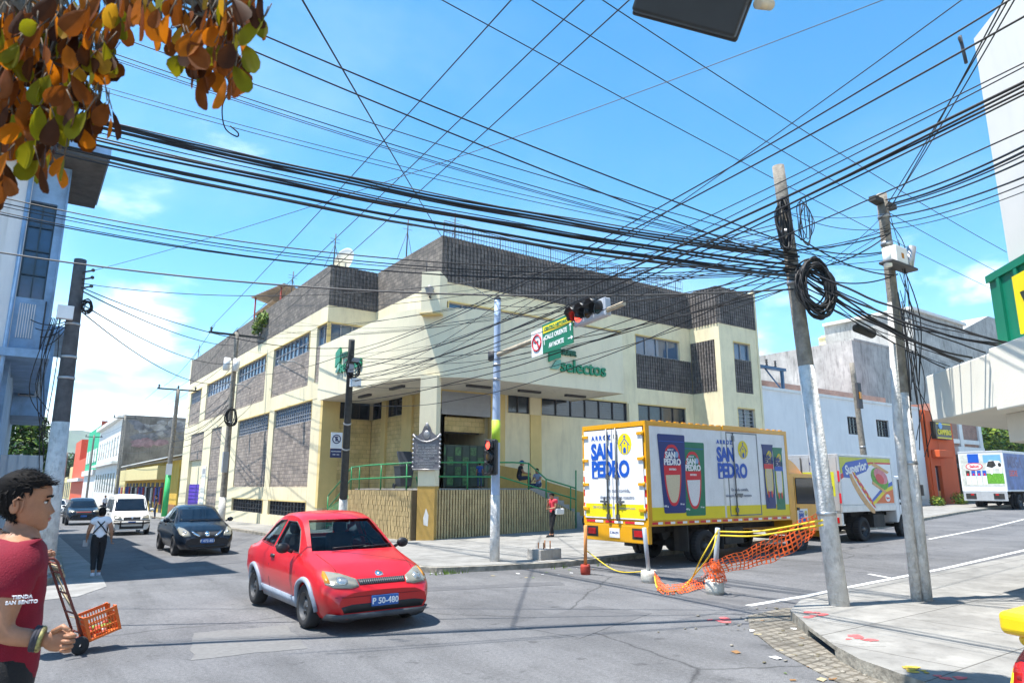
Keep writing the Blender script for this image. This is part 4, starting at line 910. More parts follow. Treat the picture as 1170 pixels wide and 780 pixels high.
def chapel(b, M, x, y, r, e=.0):
    b.prism(ell(x, y, r, r*1.12), 0, .004+e, YDEC, M); D = BLUE
    b.prism([(x-.5*r, y-.95*r), (x-.5*r, y-.05*r), (x-.42*r, y-.05*r), (x-.42*r, y-.95*r)], 0, .007+e, D, M); b.prism([(x+.5*r, y-.95*r), (x+.42*r, y-.95*r), (x+.42*r, y-.05*r), (x+.5*r, y-.05*r)], 0, .007+e, D, M)
    b.prism([(x-.75*r, y-.15*r), (x-.02*r, y+.62*r), (x, y+.5*r), (x-.68*r, y-.2*r)], 0, .007+e, D, M); b.prism([(x+.75*r, y-.15*r), (x+.68*r, y-.2*r), (x, y+.5*r), (x+.02*r, y+.62*r)], 0, .0075+e, D, M)
    b.prism([(x-.05*r, y+.5*r), (x-.05*r, y+.95*r), (x+.05*r, y+.95*r), (x+.05*r, y+.5*r)], 0, .007+e, D, M); b.prism([(x-.18*r, y+.74*r), (x-.18*r, y+.82*r), (x+.18*r, y+.82*r), (x+.18*r, y+.74*r)], 0, .0078+e, D, M)
    b.prism([(x-.2*r, y-.98*r), (x-.2*r, y-.5*r), (x, y-.3*r), (x+.2*r, y-.5*r), (x+.2*r, y-.98*r)], 0, .007+e, D, M); b.prism(ell(x, y+.08*r, .1*r, .1*r, 10), 0, .007+e, D, M)
def serif(b, s, size, M, m, k=.9, bold=.022):
    """a bold display face with bracket serifs at the feet and heads of the stems"""
    b.mesh(text(s, size, bold, .004, 'LEFT', .98), m, M@S(k, 1, 1))
def logo(b, M, k=1.0, m=BLUE, tag_=True):
    """ARROZ / SAN (chapel) / PEDRO and the slogan, about 1.3 wide"""
    Q = M@S(k, k, 1)
    b.mesh(text('ARROZ', .135, .004, .004, 'LEFT', 1.55), m, Q@T(-.62, .56, .003))
    b.mesh(text('SAN', .46, .02, .004, 'LEFT', .95), m, Q@T(-.64, .25, .003)@S(.80, 1, 1)); b.mesh(text('PEDRO', .47, .02, .004, 'LEFT', .95), m, Q@T(-.64, -.14, .003)@S(.80, 1, 1))
    for x0, x1, y in ((-.62, -.50, .09), (.0, .0, 0), (-.63, -.44, -.305)): 
        if x1 > x0: b.box((x0, y-.012, .003), (x1, y+.012, .008), m, Q)
    chapel(b, Q, .40, .40, .20)
    if tag_:
        b.mesh(text('En cada comida,', .105, .001, .003), GRYT, Q@T(.18, -.58, .002)); b.mesh(text('siempre hay algo nuestro', .10, .001, .003), GRYT, Q@T(.12, -.72, .002))
def pouch(b, M, col, fill, band=REDD, long=False, s='SAN\nPEDRO'):
    """one pack of rice, about .8 wide and 1.75 tall, standing on v = 0"""
    e = 0
    if long:
        b.prism([(-.2, 0), (.24, 0), (.26, 1.5), (.3, 1.62), (-.24, 1.62), (-.2, 1.5)], 0, .004, col, M); b.prism(ell(.02, .78, .17, .62), 0, .006, YDEC, M); b.prism(ell(.02, .80, .14, .56), 0, .008, fill, M)
        b.prism([(-.18, 1.0), (.24, 1.0), (.24, 1.12), (-.18, 1.12)], 0, .010, band, M); b.prism(ell(.02, .28, .13, .15), 0, .010, col, M); chapel(b, M, .1, 1.36, .09, .005)
        b.mesh(text('SAN', .17, .006, .004), NAVY, M@T(-.05, 1.3, .012)@S(.8, 1, 1)); b.mesh(text('PEDRO', .17, .006, .004), NAVY, M@T(.02, 1.18, .012)@S(.8, 1, 1))
        for x in (-.06, .09): b.prism(ell(x, .36, .035, .09, 12), 0, .012, REDD, M)
        return
    b.prism([(-.31, .02), (-.27, 0), (.34, 0), (.37, .02), (.44, 1.76), (.42, 1.79), (-.42, 1.79), (-.44, 1.76)], 0, .004, col, M); b.box((-.40, 1.62, .004), (.40, 1.635, .006), BLUE, M)
    sh = lambda kx, ky, n=36: [((.235+.075*((sin(a)+1)/2))*kx*cos(a)*(abs(cos(a))**-.25 if abs(cos(a)) > .01 else 1), .86+.70*ky*sin(a)) for a in [2*pi*i/n+.01 for i in range(n)]]
    out = sh(1, 1)
    b.prism(out, 0, .006, band, M); k = .85
    b.prism([p for p in sh(.84, .90) if p[1] <= .93], 0, .008, fill, M)
    b.prism([p for p in sh(.84, .90) if p[1] >= 1.03], 0, .008, col, M)
    b.mesh(text('SAN', .20, .008, .004), WHITE, M@T(-.06, 1.31, .010)@S(.85, 1, 1)); b.mesh(text('PEDRO', .20, .008, .004), WHITE, M@T(0, 1.15, .010)@S(.85, 1, 1)); b.prism(ell(.15, 1.33, .055, .075, 14), 0, .011, mat('decal_paleblue', (.25, .4, .6), .4), M)
    b.mesh(text('ARROZ', .06, .001, .004), WHITE, M@T(-.05, 1.43, .010)); b.mesh(text('ENTERO', .06, .002, .003), WHITE, M@T(0, .985, .0085))
    b.mesh(text('400 g', .06, .001, .003), WHITE, M@T(-.25, .16, .006)); b.mesh(text('14 oz', .06, .001, .003), WHITE, M@T(.26, .2, .006))
def strip(b, o, u, Lg, n, hgt=.055):
    M = frame(o, u, (0, 0, 1))
    for i in range(n): b.box((Lg*i/n+.02, -hgt/2, .002), (Lg*(i+.5)/n, hgt/2, .006), REDD, M); b.box((Lg*(i+.5)/n, -hgt/2, .002), (Lg*(i+1)/n-.06, hgt/2, .006), WHITE, M)
def twheel(par, x, y, r, side, dual=False):
    M = T(x, y, r)@R(-pi/2*side, 'X'); wd = .22
    for j, dy in enumerate((0, -.26) if dual else (0,)):
        h = wd/2; Q = M@T(0, 0, dy); b = MB()
        b.lathe([(r*.58, -h), (r*.9, -h), (r*.98, -h*.8), (r, -h*.5), (r, h*.5), (r*.98, h*.8), (r*.9, h), (r*.6, h), (r*.58, h*.8)], TYRE, 30, Q)
        for i in range(30): b.box((-.012, r*.955, -h*.8), (.012, r*1.004, h*.8), CHAS, Q@R(2*pi*i/30))
        w = b.obj('wheel', par)
        if j == 0:
            b = MB(); s = -1 if dual else 1
            b.lathe([(r*.6, h*.95), (r*.56, h*.6), (r*.5, h*(-.3 if dual else .35)), (r*.3, h*(-.5 if dual else .4)), (r*.28, h*.1), (r*.2, h*.7), (r*.14, h*.95), (0, h*.97)], RIMS, 22, Q)
            for i in range(6): a = 2*pi*i/6; b.ball((r*.4*cos(a), r*.4*sin(a), h*(-.3 if dual else .4)), r*.07, CHAS, 8, Q)
            b.obj('rim', w)
def cab(t, x0, Wd, z0, z1, lf, m, wx, deflector=None):
    """cab over engine: x0 back wall, lf length"""
    y = Wd/2; b = MB(); pr = [(x0, z0), (x0+lf-.1, z0), (x0+lf, z0+.25), (x0+lf-.02, z0+.78), (x0+lf-.42, z1-.08), (x0+lf-.55, z1), (x0+.08, z1), (x0, z1-.1)]
    b.prism(pr, -y, y, m, Matrix(((1, 0, 0, 0), (0, 0, 1, 0), (0, 1, 0, 0), (0, 0, 0, 1)))); bo = b.obj('cab'); c = MB()
    for s in (-1, 1): c.cyl((wx, s*(y-.3), .42), (wx, s*(y+.2), .42), .5, CHAS, 26)
    co_ = []
    for s in (-1, 1): c = MB(); c.cyl((wx, s*(y-.32), .40), (wx, s*(y+.2), .40), .49, CHAS, 26); co_.append(c.obj('c'))
    for q in [bo]+co_:
        bm = bmesh.new(); bm.from_mesh(q.data); bmesh.ops.recalc_face_normals(bm, faces=bm.faces[:]); bm.to_mesh(q.data); bm.free()
    boolean(bo, co_); bo.parent = t; bv_ = bo.modifiers.new('e', 'BEVEL'); bv_.width = .045; bv_.segments = 3; bv_.limit_method = 'ANGLE'; bv_.angle_limit = radians(25)
    for s in (-1, 1):
        b = MB(); q = [(x0+.32, z0+.82), (x0+lf-.17, z0+.80), (x0+lf-.30, z0+1.05), (x0+lf-.47, z1-.14), (x0+.32, z1-.14)]
        vs = [(x, s*(y+.006), z) for x, z in q]; b.add(vs+[(x, s*(y-.03), z) for x, z in q], [(0, 1, 2, 3, 4) if s < 0 else (4, 3, 2, 1, 0)]+[(i, (i+1) % 5, 5+(i+1) % 5, 5+i) for i in range(5)], GLS); b.obj('side_window', t)
        b = MB()
        for p, q_ in zip(q, q[1:]+q[:1]): b.tube([(p[0], s*(y+.008), p[1]), (q_[0], s*(y+.008), q_[1])], .014, BLK, 5)
        b.obj('window_trim', t)
        d = MB()
        for xx in (x0+.24, x0+lf-.12): d.box((xx, s*(y-.01), z0+.12), (xx+.012, s*(y+.003), z0+.78 if xx > x0+1 else z1-.1), CHAS)
        d.box((x0+.3, s*(y-.01), z0+.62), (x0+.42, s*(y+.02), z0+.70), BLK); d.obj('door_seam', t)
        b = MB(); mx_, mz = x0+lf+.05, z0+1.15; b.tube([(x0+lf-.3, s*y, z1-.2), (mx_, s*(y+.22), z1-.25), (mx_, s*(y+.22), z0+.75), (x0+lf-.12, s*y, z0+.7)], .014, BLK, 6); b.box((mx_-.04, s*(y+.12), mz-.22), (mx_+.04, s*(y+.32), mz+.18), BLK); b.obj('wing_mirror', t, bevel=.02)
        b = MB(); b.box((x0+lf-.03, s*(y-.38), z0+.28), (x0+lf+.012, s*(y-.06), z0+.46), LMP); b.obj('headlight', t)
    b = MB(); w0 = y-.08; q = [(x0+lf-.005, -w0, z0+.84), (x0+lf-.005, w0, z0+.84), (x0+lf-.38, w0-.06, z1-.14), (x0+lf-.38, -w0+.06, z1-.14)]; b.add([V(v)+V((.012, 0, .012)) for v in q], [(0, 1, 2, 3)], GLS); b.obj('windscreen', t)
    b = MB(); b.box((x0+lf-.02, -y+.02, z0-.22), (x0+lf+.08, y-.02, z0+.12), m); b.obj('bumper', t, bevel=.03)
    if deflector:
        b = MB(); zd = deflector; n = 10; vs = []
        for i in range(n+1):
            a = i/n; xx = x0+.02+(lf-.5)*a; zz = z1-.02+(zd-z1)*(1-a**1.8)
            for k in range(7): yy = (k/6-.5)*2; vs.append((xx, yy*(y-.12)*(1-.12*a), zz-(.05+.25*max(0, abs(yy)-.66)) if abs(yy) > .5 else zz))
        b.add(vs, [(i*7+k, i*7+k+1, (i+1)*7+k+1, (i+1)*7+k) for i in range(n) for k in range(6)], m, True)
        for k in (0, 6): b.add([vs[i*7+k] for i in range(n+1)]+[(vs[i*7+k][0], vs[i*7+k][1], z1-.02) for i in range(n+1)], [(i, i+1, n+2+i, n+1+i) for i in range(n)], m)
        b.add([vs[k] for k in range(7)]+[(vs[k][0], vs[k][1], z1-.02) for k in range(7)], [(k+1, k, 7+k, 8+k) for k in range(6)], m); b.obj('wind_deflector', t)
def under(t, L1, Wd, axr, axf, z):
    b = MB()
    for s in (-1, 1): b.box((.1, s*.42-.05, z-.22), (L1, s*.42+.05, z-.04), CHAS)
    for x in (.3, 1.4, axr, axr+1.2, axf-.6): b.box((x-.05, -.6, z-.18), (x+.05, .6, z-.05), CHAS)
    b.cyl((axr, -.7, .42), (axr, .7, .42), .08, CHAS, 10); b.ball((axr, 0, .42), (.2, .2, .2), CHAS, 12); b.cyl((axf, -.7, .42), (axf, .7, .42), .06, CHAS, 10)
    b.box((axr+.9, -Wd/2+.12, .42), (axr+1.7, -Wd/2+.55, z-.12), CHAS); b.box((axr+.8, Wd/2-.6, .45), (axr+1.8, Wd/2-.15, z-.1), CHAS); b.cyl((axr+.5, -.3, .55), (axr+2.2, -.3, .55), .07, CHAS, 8)
    b.obj('chassis', t)

# ---- the yellow rice truck
LB, WB, ZB, ZT = 6.1, 2.36, .98, 3.56; yt = thing('box_truck', 'yellow and white rice delivery box truck parked at the kerb', 'truck', (12.68, 13.23, gz(14, 12)), radians(.3)); y = WB/2
b = MB(); b.box((0, -y, ZB), (LB, y, ZB+.14), TYEL)
b.box((0.001, -y, ZT-.12), (LB-.001, y-.0, ZT), TYEL)
for sy in (-1, 1):
    for x0, x1 in ((0.002, .14), (LB-.12, LB-.002)): b.box((x0, sy*(y-.07), ZB+.14), (x1, sy*(y-.001), ZT-.12), TYEL)
    b.box((.14, sy*(y-.05), ZB+.14), (LB-.12, sy*(y-.012), ZT-.12), TRKW)
b.box((LB-.05, -y+.07, ZB+.14), (LB-.01, y-.07, ZT-.12), TYEL); b.box((.06, -y+.05, ZT-.06), (LB-.05, y-.05, ZT-.05), TYEL)
b.box((3.05, -y-.03, ZT-.09), (4.65, -y, ZT+.03), TYEL)
for i in range(20): b.box((.3+i*.29, -y+.02, ZT), (.42+i*.29, -y+.09, ZT+.03), TYEL)
for i in range(58):
    for z in (ZB+.115, ZT-.10): b.ball((.06+i*.104, -y-.002, z), (.011, .006, .011), TYEL, 6)
for i in range(22):
    for x in (.04, .10, LB-.06): b.ball((x, -y-.001, ZB+.2+i*.105), (.010, .006, .010), TYEL, 6)
for i in range(21): b.ball((-.004, -y+.03+i*.115, ZT-.06), (.006, .011, .011), TYEL, 6)
bx = b.obj('cargo_box', yt, bevel=.004)
Fs = frame((0, -y-.013+.012, 0), (1, 0, 0), (0, 0, 1))@T(0, 0, .0)
SD = frame((0, -y+.012, 0), (1, 0, 0), (0, 0, 1))
b = MB(); b.box((.142, ZB+.142, 0), (LB-.122, ZB+.45, .003), YDEC, SD); b.obj('yellow_band', yt)
b = MB(); pouch(b, SD@T(1.75, ZB+.22, .003)@S(1.12, 1.05, 1), GRND, RICW); b.obj('rice_pack_picture', yt)
b = MB(); pouch(b, SD@T(.95, ZB+.30, .009)@S(1.18, 1.1, 1), NAVY, RICE); b.obj('rice_pack_picture', yt)
b = MB(); pouch(b, SD@T(5.55, ZB+.30, .003)@S(.95, 1.1, 1), GRND, RICW, BLUE, True); b.obj('rice_pack_picture', yt)
b = MB(); pouch(b, SD@T(5.05, ZB+.34, .010)@S(1.05, 1.12, 1), NAVY, RICE, REDD, True); b.obj('rice_pack_picture', yt)
b = MB(); logo(b, SD@T(3.48, ZB+1.52, .008)@S(1.12, 1.12, 1)); b.obj('lettering', yt)
# side door with its frame and locking rod
b = MB(); x0, x1, z0, z1 = 3.2, 4.62, ZB+.17, ZT-.14
for a, c in (((x0, z0), (x0+.035, z1)), ((x1-.035, z0), (x1, z1)), ((x0+.036, z1-.035), (x1-.036, z1)), ((x0+.036, z0), (x1-.036, z0+.035))): b.box((a[0], a[1], 0), (c[0], c[1], .007), ROD, SD)
sd = b.obj('side_door', yt); b = MB(); b.cyl((3.48, z0, .03), (3.48, z1-.02, .03), .018, ROD, 8, M=SD); b.box((3.44, z0+.55, .01), (3.75, z0+.60, .05), ROD, SD); b.box((3.43, z0+.1, 0), (3.53, z0+.22, .045), ROD, SD); b.box((3.45, z1-.25, 0), (3.52, z1-.1, .045), ROD, SD); b.obj('lock_rod', sd)
b = MB(); b.box((2.98, ZB+.142, 0), (3.05, ZT-.122, .004), SILV, SD); b.obj('panel_joint', yt)
b = MB(); strip(b, (.1, -y-.001, ZB+.07), (1, 0, 0), LB-.2, 13); strip(b, (-.002, y-.1, ZB+.07), (0, -1, 0), WB-.2, 3)
for sy in (y-.045, -y+.045): strip(b, (-.002, sy, ZB+.3), (0, 0, 1), 1.1, 3, .05) if False else None
for i in range(7):
    for sy in (-1, 1): b.box((-.006, sy*(y-.03), ZB+.2+i*.17), (-.001, sy*(y-.075), ZB+.36+i*.17), REDD if i % 2 else WHITE)
b.obj('reflective_tape', yt)
RR = frame((0, 0, 0), (0, -1, 0), (0, 0, 1))
for s in (-1, 1):
    b = MB(); b.box((s*.012, ZB+.15, 0) if s > 0 else (-y+.09, ZB+.15, 0), (y-.09, ZT-.15, .02) if s > 0 else (-.012, ZT-.15, .02), TRKW, RR)
    xa, xb = (.012, y-.09) if s > 0 else (-y+.09, -.012); b.box((xa+.03, ZB+.18, .02), (xb-.03, ZB+.52, .022), YDEC, RR); d = b.obj('rear_door', yt)
    for k in range(4):
        b = MB(); z = ZB+.38+k*.63; xx = s*(y-.1); b.box((xx-.16 if s > 0 else xx-.05, z-.035, .02), (xx+.05 if s > 0 else xx+.16, z+.035, .055), TYEL, RR); b.cyl((xx+s*.03, z-.06, .035), (xx+s*.03, z+.06, .035), .03, TYEL, 8, M=RR); b.obj('hinge', d)
    b = MB(); xr = s*.17; b.cyl((xr, ZB+.1, .06), (xr, ZT-.13, .06), .022, ROD, 8, M=RR)
    for z in (ZB+.2, ZB+1.2, ZT-.35): b.box((xr-.05, z-.06, .02), (xr+.05, z+.06, .075), ROD, RR)
    b.box((xr-.02, ZB+.55, .05), (xr+s*.26, ZB+.60, .09), ROD, RR); b.box((xr+s*.1, ZB+.48, .05), (xr+s*.14, ZB+.68, .08), ROD, RR); b.obj('lock_rod', d)
b = MB(); logo(b, RR@T(-.02, ZB+1.55, .022)@S(1.22, 1.2, 1)); b.mesh(text('SERVICIO AL CLIENTE  arrozsanpedro.com', .085, .001, .002), GRYT, RR@T(0, ZB+.42, .023)); b.obj('lettering', yt)
b = MB(); b.box((-.005, -y+.02, ZB-.42), (.12, y-.02, ZB-.001), TYEL); b.obj('rear_bumper', yt, bevel=.015)
for s in (-1, 1):
    b = MB(); b.box((s*.62, ZB-.32, .004), (s*1.06, ZB-.06, .012), CHAS, RR); b.box((s*.70, ZB-.26, .012), (s*.98, ZB-.11, .03), TAIL, RR); b.obj('tail_light', yt)
b = MB(); b.box((-.18, ZB-.32, .005), (.18, ZB-.09, .02), WHITE, RR); b.mesh(text('C 84-291', .085, .002, .003), NAVY, RR@T(0, ZB-.2, .021)); b.obj('number_plate', yt)
under(yt, 7.6, WB, 2.15, 6.55, ZB)
for s in (-1, 1):
    for x in (1.45, 2.85): b = MB(); b.box((x, s*(y-.5), .32), (x+.03, s*(y-.04), ZB-.02), CHAS); b.obj('mud_flap', yt)
for s in (-1, 1): twheel(yt, 2.15, s*(y-.13), .42, s, True); twheel(yt, 6.6, s*(y-.22), .42, s)
cab(yt, 6.2, 2.16, .62, 2.32, 1.75, TYEL, 6.6, 2.95)
b = MB(); logo(b, frame((6.55, -1.09, 1.0), (1, 0, 0), (0, 0, 1))@T(.25, .0, 0)@S(.36, .36, 1), tag_=False); b.box((-.05, -.16, -.002), (.5, .28, .001), WHITE, frame((6.55, -1.083, 1.0), (1, 0, 0), (0, 0, 1))); b.obj('door_badge', yt)

# ---- the grey cold cuts truck in front of it
gt = thing('box_truck', 'smaller grey box truck with a hot dog picture parked in front of the yellow truck', 'truck', (22.3, 13.55, gz(23, 12)), radians(1.2)); y = 1.02; LB, ZB, ZT = 3.75, .98, 2.9
b = MB(); b.box((0, -y, ZB), (LB, y, ZB+.22), SILV); b.box((.002, -y+.01, ZB+.22), (LB-.002, y-.01, ZT-.08), SILV); b.box((0, -y, ZT-.08), (LB, y, ZT), SILV)
for x in (0.001, LB-.07): b.box((x, -y-.002, ZB+.221), (x+.068, -y+.05, ZT-.081), SILV)
b.obj('cargo_box', gt, bevel=.012); SD = frame((0, -y+.008, 0), (1, 0, 0), (0, 0, 1)); b = MB(); OR = mat('decal_orange', (.70, .13, .02), .4, var=.05); BUN = mat('decal_bun', (.66, .38, .16), .5, var=.2, sc=5); PINK = mat('decal_ham', (.68, .22, .26), .5, var=.2, sc=8); LET = mat('decal_lettuce', (.12, .34, .03), .5, var=.5, sc=12); SKY = mat('decal_sky', (.16, .38, .68), .5, var=.1)
b.box((.1, ZB+.26, 0), (LB-.1, ZT-.1, .003), WHITE, SD); b.prism([(.1, 2.25), (.1, ZT-.1), (LB-.1, ZT-.1), (LB-.1, 2.62), (2.4, 2.6), (1.2, 2.35)], 0, .005, mat('decal_lime', (.55, .55, .03), .4, var=.1), SD)
b.prism([(.1, 2.05), (.1, 2.22), (.9, 2.5), (2.2, 2.66), (LB-.1, 2.66), (LB-.1, 2.6), (2.2, 2.6), (1.0, 2.42)], 0, .007, REDD, SD)
b.prism([(.28, 2.12), (.22, 2.42), (.5, 2.62), (1.9, 2.78), (2.05, 2.5), (1.85, 2.34), (.7, 2.1)], 0, .009, BLUE, SD); b.mesh(text('Superior', .42, .014, .004), WHITE, SD@T(1.15, 2.44, .011)@R(radians(8)))
b.prism([(2.3, ZB+.26), (LB-.1, ZB+.26), (LB-.1, 1.72), (3.1, 1.62)], 0, .006, OR, SD); b.prism([(2.0, ZB+.26), (2.3, ZB+.26), (3.1, 1.62), (LB-.1, 1.72), (LB-.1, 1.86), (3.0, 1.72)], 0, .008, YDEC, SD); b.prism([(1.8, ZB+.26), (2.0, ZB+.26), (3.0, 1.72), (LB-.1, 1.86), (LB-.1, 2.0), (2.9, 1.8)], 0, .009, BLUE, SD)
Q = SD@T(1.45, 1.62, 0)@R(radians(-42)); b.prism(ell(0, -.04, 1.0, .22), 0, .012, BUN, Q); b.prism(ell(0, .09, .96, .13), 0, .014, WHITE, Q); b.prism(ell(.02, .12, .92, .085), 0, .016, REDD, Q)
for k in range(9): b.prism(ell(-.75+k*.19, .12+.05*(-1)**k, .07, .035, 10), 0, .018, YDEC, Q)
Q = SD@T(2.75, 2.08, 0)@R(radians(-18)); b.prism(ell(0, 0, .62, .36), 0, .013, LET, Q); b.prism(ell(.05, .12, .5, .24), 0, .015, PINK, Q); b.prism(ell(.0, .0, .3, .16), 0, .017, REDD, Q); b.prism([(-.6, .3), (.5, .36), (.6, .46), (-.5, .44)], 0, .016, BUN, Q); b.prism([(-.5, -.34), (.4, -.38), (.5, -.3), (-.5, -.24)], 0, .016, BUN, Q)
b.prism(ell(3.2, 1.42, .17, .13), 0, .011, WHITE, SD); b.mesh(text('Sigma', .11, .003, .003), REDD, SD@T(3.2, 1.42, .012)); b.obj('side_graphic', gt)
RR = frame((0, 0, 0), (0, -1, 0), (0, 0, 1)); b = MB()
for s in (-1, 1): b.box((min(s*.01, s*(y-.06)), ZB+.05, 0), (max(s*.01, s*(y-.06)), ZT-.1, .02), SILV, RR); b.cyl((s*.3, ZB+.06, .05), (s*.3, ZT-.1, .05), .02, CHAS, 8, M=RR)
b.obj('rear_door', gt); b = MB(); b.box((-.8, 1.5, .02), (.85, 2.3, .024), mat('decal_lime', (.5, .5, .03)), RR); b.mesh(text('Superior', .34, .012, .004), WHITE, RR@T(0, 2.05, .026)); b.prism(ell(.3, 1.7, .4, .16), .02, .027, BUN, RR); b.mesh(text('C 105-394', .16, .004, .004), NAVY, RR@T(.35, 2.58, .022)); b.obj('rear_graphic', gt)
b = MB(); b.box((-.06, -y+.02, ZB-.42), (.06, y-.02, ZB-.02), SILV); b.obj('rear_bumper', gt)
for s in (-1, 1): b = MB(); b.box((-.075, s*.6, ZB-.34), (-.058, s*.92, ZB-.16), TAIL); b.obj('tail_light', gt)
b = MB(); b.box((-.01, -y-.004, ZB+.3), (.012, -y+.06, ZB+.62), REDD); b.box((-.01, -y-.004, ZB+1.0), (.012, -y+.06, ZB+1.35), REDD); b.obj('reflective_tape', gt)
under(gt, 5, 2*y, 1.35, 4.45, ZB)
for s in (-1, 1): twheel(gt, 1.35, s*(y-.12), .40, s, True); twheel(gt, 4.45, s*(y-.2), .40, s)
cab(gt, 3.85, 1.95, .55, 2.2, 1.55, TRKW, 4.45)
b = MB(); b.mesh(text('Sigma', .22, .006, .003), REDD, frame((4.72, -.978, 1.15), (1, 0, 0), (0, 0, 1))); b.obj('door_badge', gt)

# ---- dairy truck far up the street
p = atx(1149, 545, 52); dt = thing('box_truck', 'large dairy box truck with a cow picture parked far up the street', 'truck', (52, p.y+1.3, gz(52, 19)+.02), radians(2)); y = 1.3; LB, ZB, ZT = 6.5, 1.15, 3.75; SDK = mat('dairy_blue', (.10, .16, .36), .5, var=.5, sc=1.2)
b = MB(); b.box((0, -y, ZB), (LB, y, ZT), TRKW); b.box((-.01, -y-.01, ZT-.12), (LB, y+.01, ZT+.02), SILV); b.obj('cargo_box', dt, bevel=.02); RR = frame((-.002, 0, 0), (0, -1, 0), (0, 0, 1)); b = MB()
b.box((-1.2, ZB+.35, 0), (1.2, ZT-.2, .006), mat('decal_dairy', (.55, .56, .5), .5, var=.35, sc=2.5), RR); b.box((-.75, ZT-.75, 0), (-.1, ZT-.16, .01), BLUE, RR); b.prism(ell(-.42, ZT-.98, .5, .24), 0, .014, REDD, RR); b.prism(ell(-.42, ZT-.98, .44, .19), 0, .016, WHITE, RR); b.mesh(text('Salud', .26, .01, .004), REDD, RR@T(-.42, ZT-.98, .018))
b.box((.15, ZT-.75, .005), (1.15, ZT-.25, .010), SKY, RR); b.box((.1, ZB+.5, .005), (1.2, ZB+1.15, .010), LET, RR)
cow = [(.25, 2.5), (.3, 2.95), (.5, 3.15), (1.05, 3.1), (1.2, 2.85), (1.12, 2.3), (1.02, 2.3), (1.0, 2.6), (.62, 2.6), (.6, 2.25), (.5, 2.25), (.48, 2.6)]; b.prism(cow, 0, .012, WHITE, RR); b.prism([(.3, 2.75), (.42, 3.08), (.75, 3.12), (.85, 2.8), (.6, 2.65)], 0, .014, CHAS, RR); b.prism(ell(1.05, 2.85, .1, .14, 12), 0, .014, CHAS, RR)
for k, x in enumerate((-.95, -.62, -.3, .02)): b.box((x, ZB+.45, .005), (x+.22, ZB+1.05, .012), WHITE, RR); b.box((x, ZB+1.0, .005), (x+.22, ZB+1.35, .013), BLUE if k else CHAS, RR); b.prism(ell(x+.11, ZB+1.1, .06, .08, 10), 0, .015, REDD, RR)
b.obj('rear_graphic', dt); b = MB(); SD = frame((0, -y-.003, 0), (1, 0, 0), (0, 0, 1)); b.box((.1, ZB+.1, 0), (LB-.1, ZT-.15, .004), SDK, SD); b.mesh(text('MEGA', 1.0, .03, .004, 'LEFT'), NAVY, SD@T(.6, ZT-.75, .006)); b.mesh(text('LECHE', .5, .02, .004, 'LEFT'), REDD, SD@T(.7, ZT-1.45, .006)); b.obj('side_graphic', dt)
b = MB(); b.box((-.05, -y+.05, .55), (.06, y-.05, ZB), SILV)
for s in (-1, 1): b.box((-.07, s*.5, .66), (-.045, s*1.1, 1.02), CHAS); b.box((-.08, s*.62, .9), (-.06, s*.8, 1.0), TAIL)
b.obj('rear_bumper', dt); under(dt, 8, 2.6, 2.2, 6.9, ZB)
for s in (-1, 1): twheel(dt, 2.2, s*(y-.15), .48, s, True); twheel(dt, 7.1, s*(y-.25), .48, s)
cab(dt, 6.6, 2.3, .7, 2.6, 1.8, TRKW, 7.1)
# ------------------------------------------------------------------ neighbours along both streets
def bld(name, label, loc, cat='building'): return thing(name, label, cat, loc)
def wbox(t, a, c, m, name='wall', bevel=0): b = MB(); b.box(a, c, m); return b.obj(name, t, bevel, world=True)
BLW = mat('pale_blue_white_paint', (.69, .69, .69), .8, var=.07, sc=.5, bump=.1, dirt=.22, dcol=(.25, .28, .34)); LBL = mat('faded_blue_paint', (.24, .38, .56), .85, var=.3, sc=1.5, bump=.2, dirt=.5, dcol=(.2, .22, .25))
OLD = mat('stained_concrete', (.40, .39, .37), .95, var=.35, sc=.5, bump=.3, bsc=6, dirt=.85, dcol=(.06, .06, .06)); ORG = mat('orange_paint', (.60, .10, .025), .75, var=.06, sc=.6, dirt=.12)
BRK = brickmat('red_brick', (.36, .15, .09), (.27, .11, .07), (.4, .37, .33), .26, .08, .012, dirt=.4); DGRN = mat('dark_green_gate', (.02, .06, .05), .6, var=.2); WHP = mat('whitewash', (.70, .69, .66), .85, var=.08, sc=.8, dirt=.3, dcol=(.3, .3, .28))

# white and pale blue building beside the tower
t = bld('white_building', 'long pale blue white building with two small windows behind the trucks', (45, 24.1, .3))
wbox(t, (35.33, 24.35, -.5), (54.95, 40, 7.62), BLW); 
b = MB()
for x0, x1 in ((35.33, 44.6), (46.3, 48.35), (50.1, 54.95)): b.box((x0, 24.1, -.5), (x1, 24.36, 7.6), BLW)
for x0, x1 in ((44.6, 46.3), (48.35, 50.1)): b.box((x0, 24.1, -.5), (x1, 24.36, 5.32), BLW); b.box((x0, 24.1, 6.5), (x1, 24.36, 7.6), BLW)
b.obj('wall', t, world=True); wbox(t, (35.33, 24.03, 7.58), (54.95, 24.5, 7.76), WHP, 'coping')
for x0, x1 in ((44.6, 46.3), (48.35, 50.1)): window(t, 'y', 24.1, x0, x1, 5.32, 6.5, 4, 2, GLD, FRD, -.18, 5)
wbox(t, (36.5, 26, 7.62), (54, 26.2, 8.6), BRK, 'brick_parapet'); wbox(t, (53.2, 24.02, 1.0), (54.3, 24.09, 4.2), WHP, 'door')
b = MB(); SB = mat('steel_blue_paint', (.03, .10, .2), .5); 
for x in (35.9, 38.3): b.box((x-.08, 24.5, 7.6), (x+.08, 24.66, 9.0), SB)
b.box((35.8, 24.45, 9.0), (38.6, 24.75, 9.16), SB); b.tube([(36.6, 24.6, 9), (38.3, 24.6, 7.7)], .05, SB)
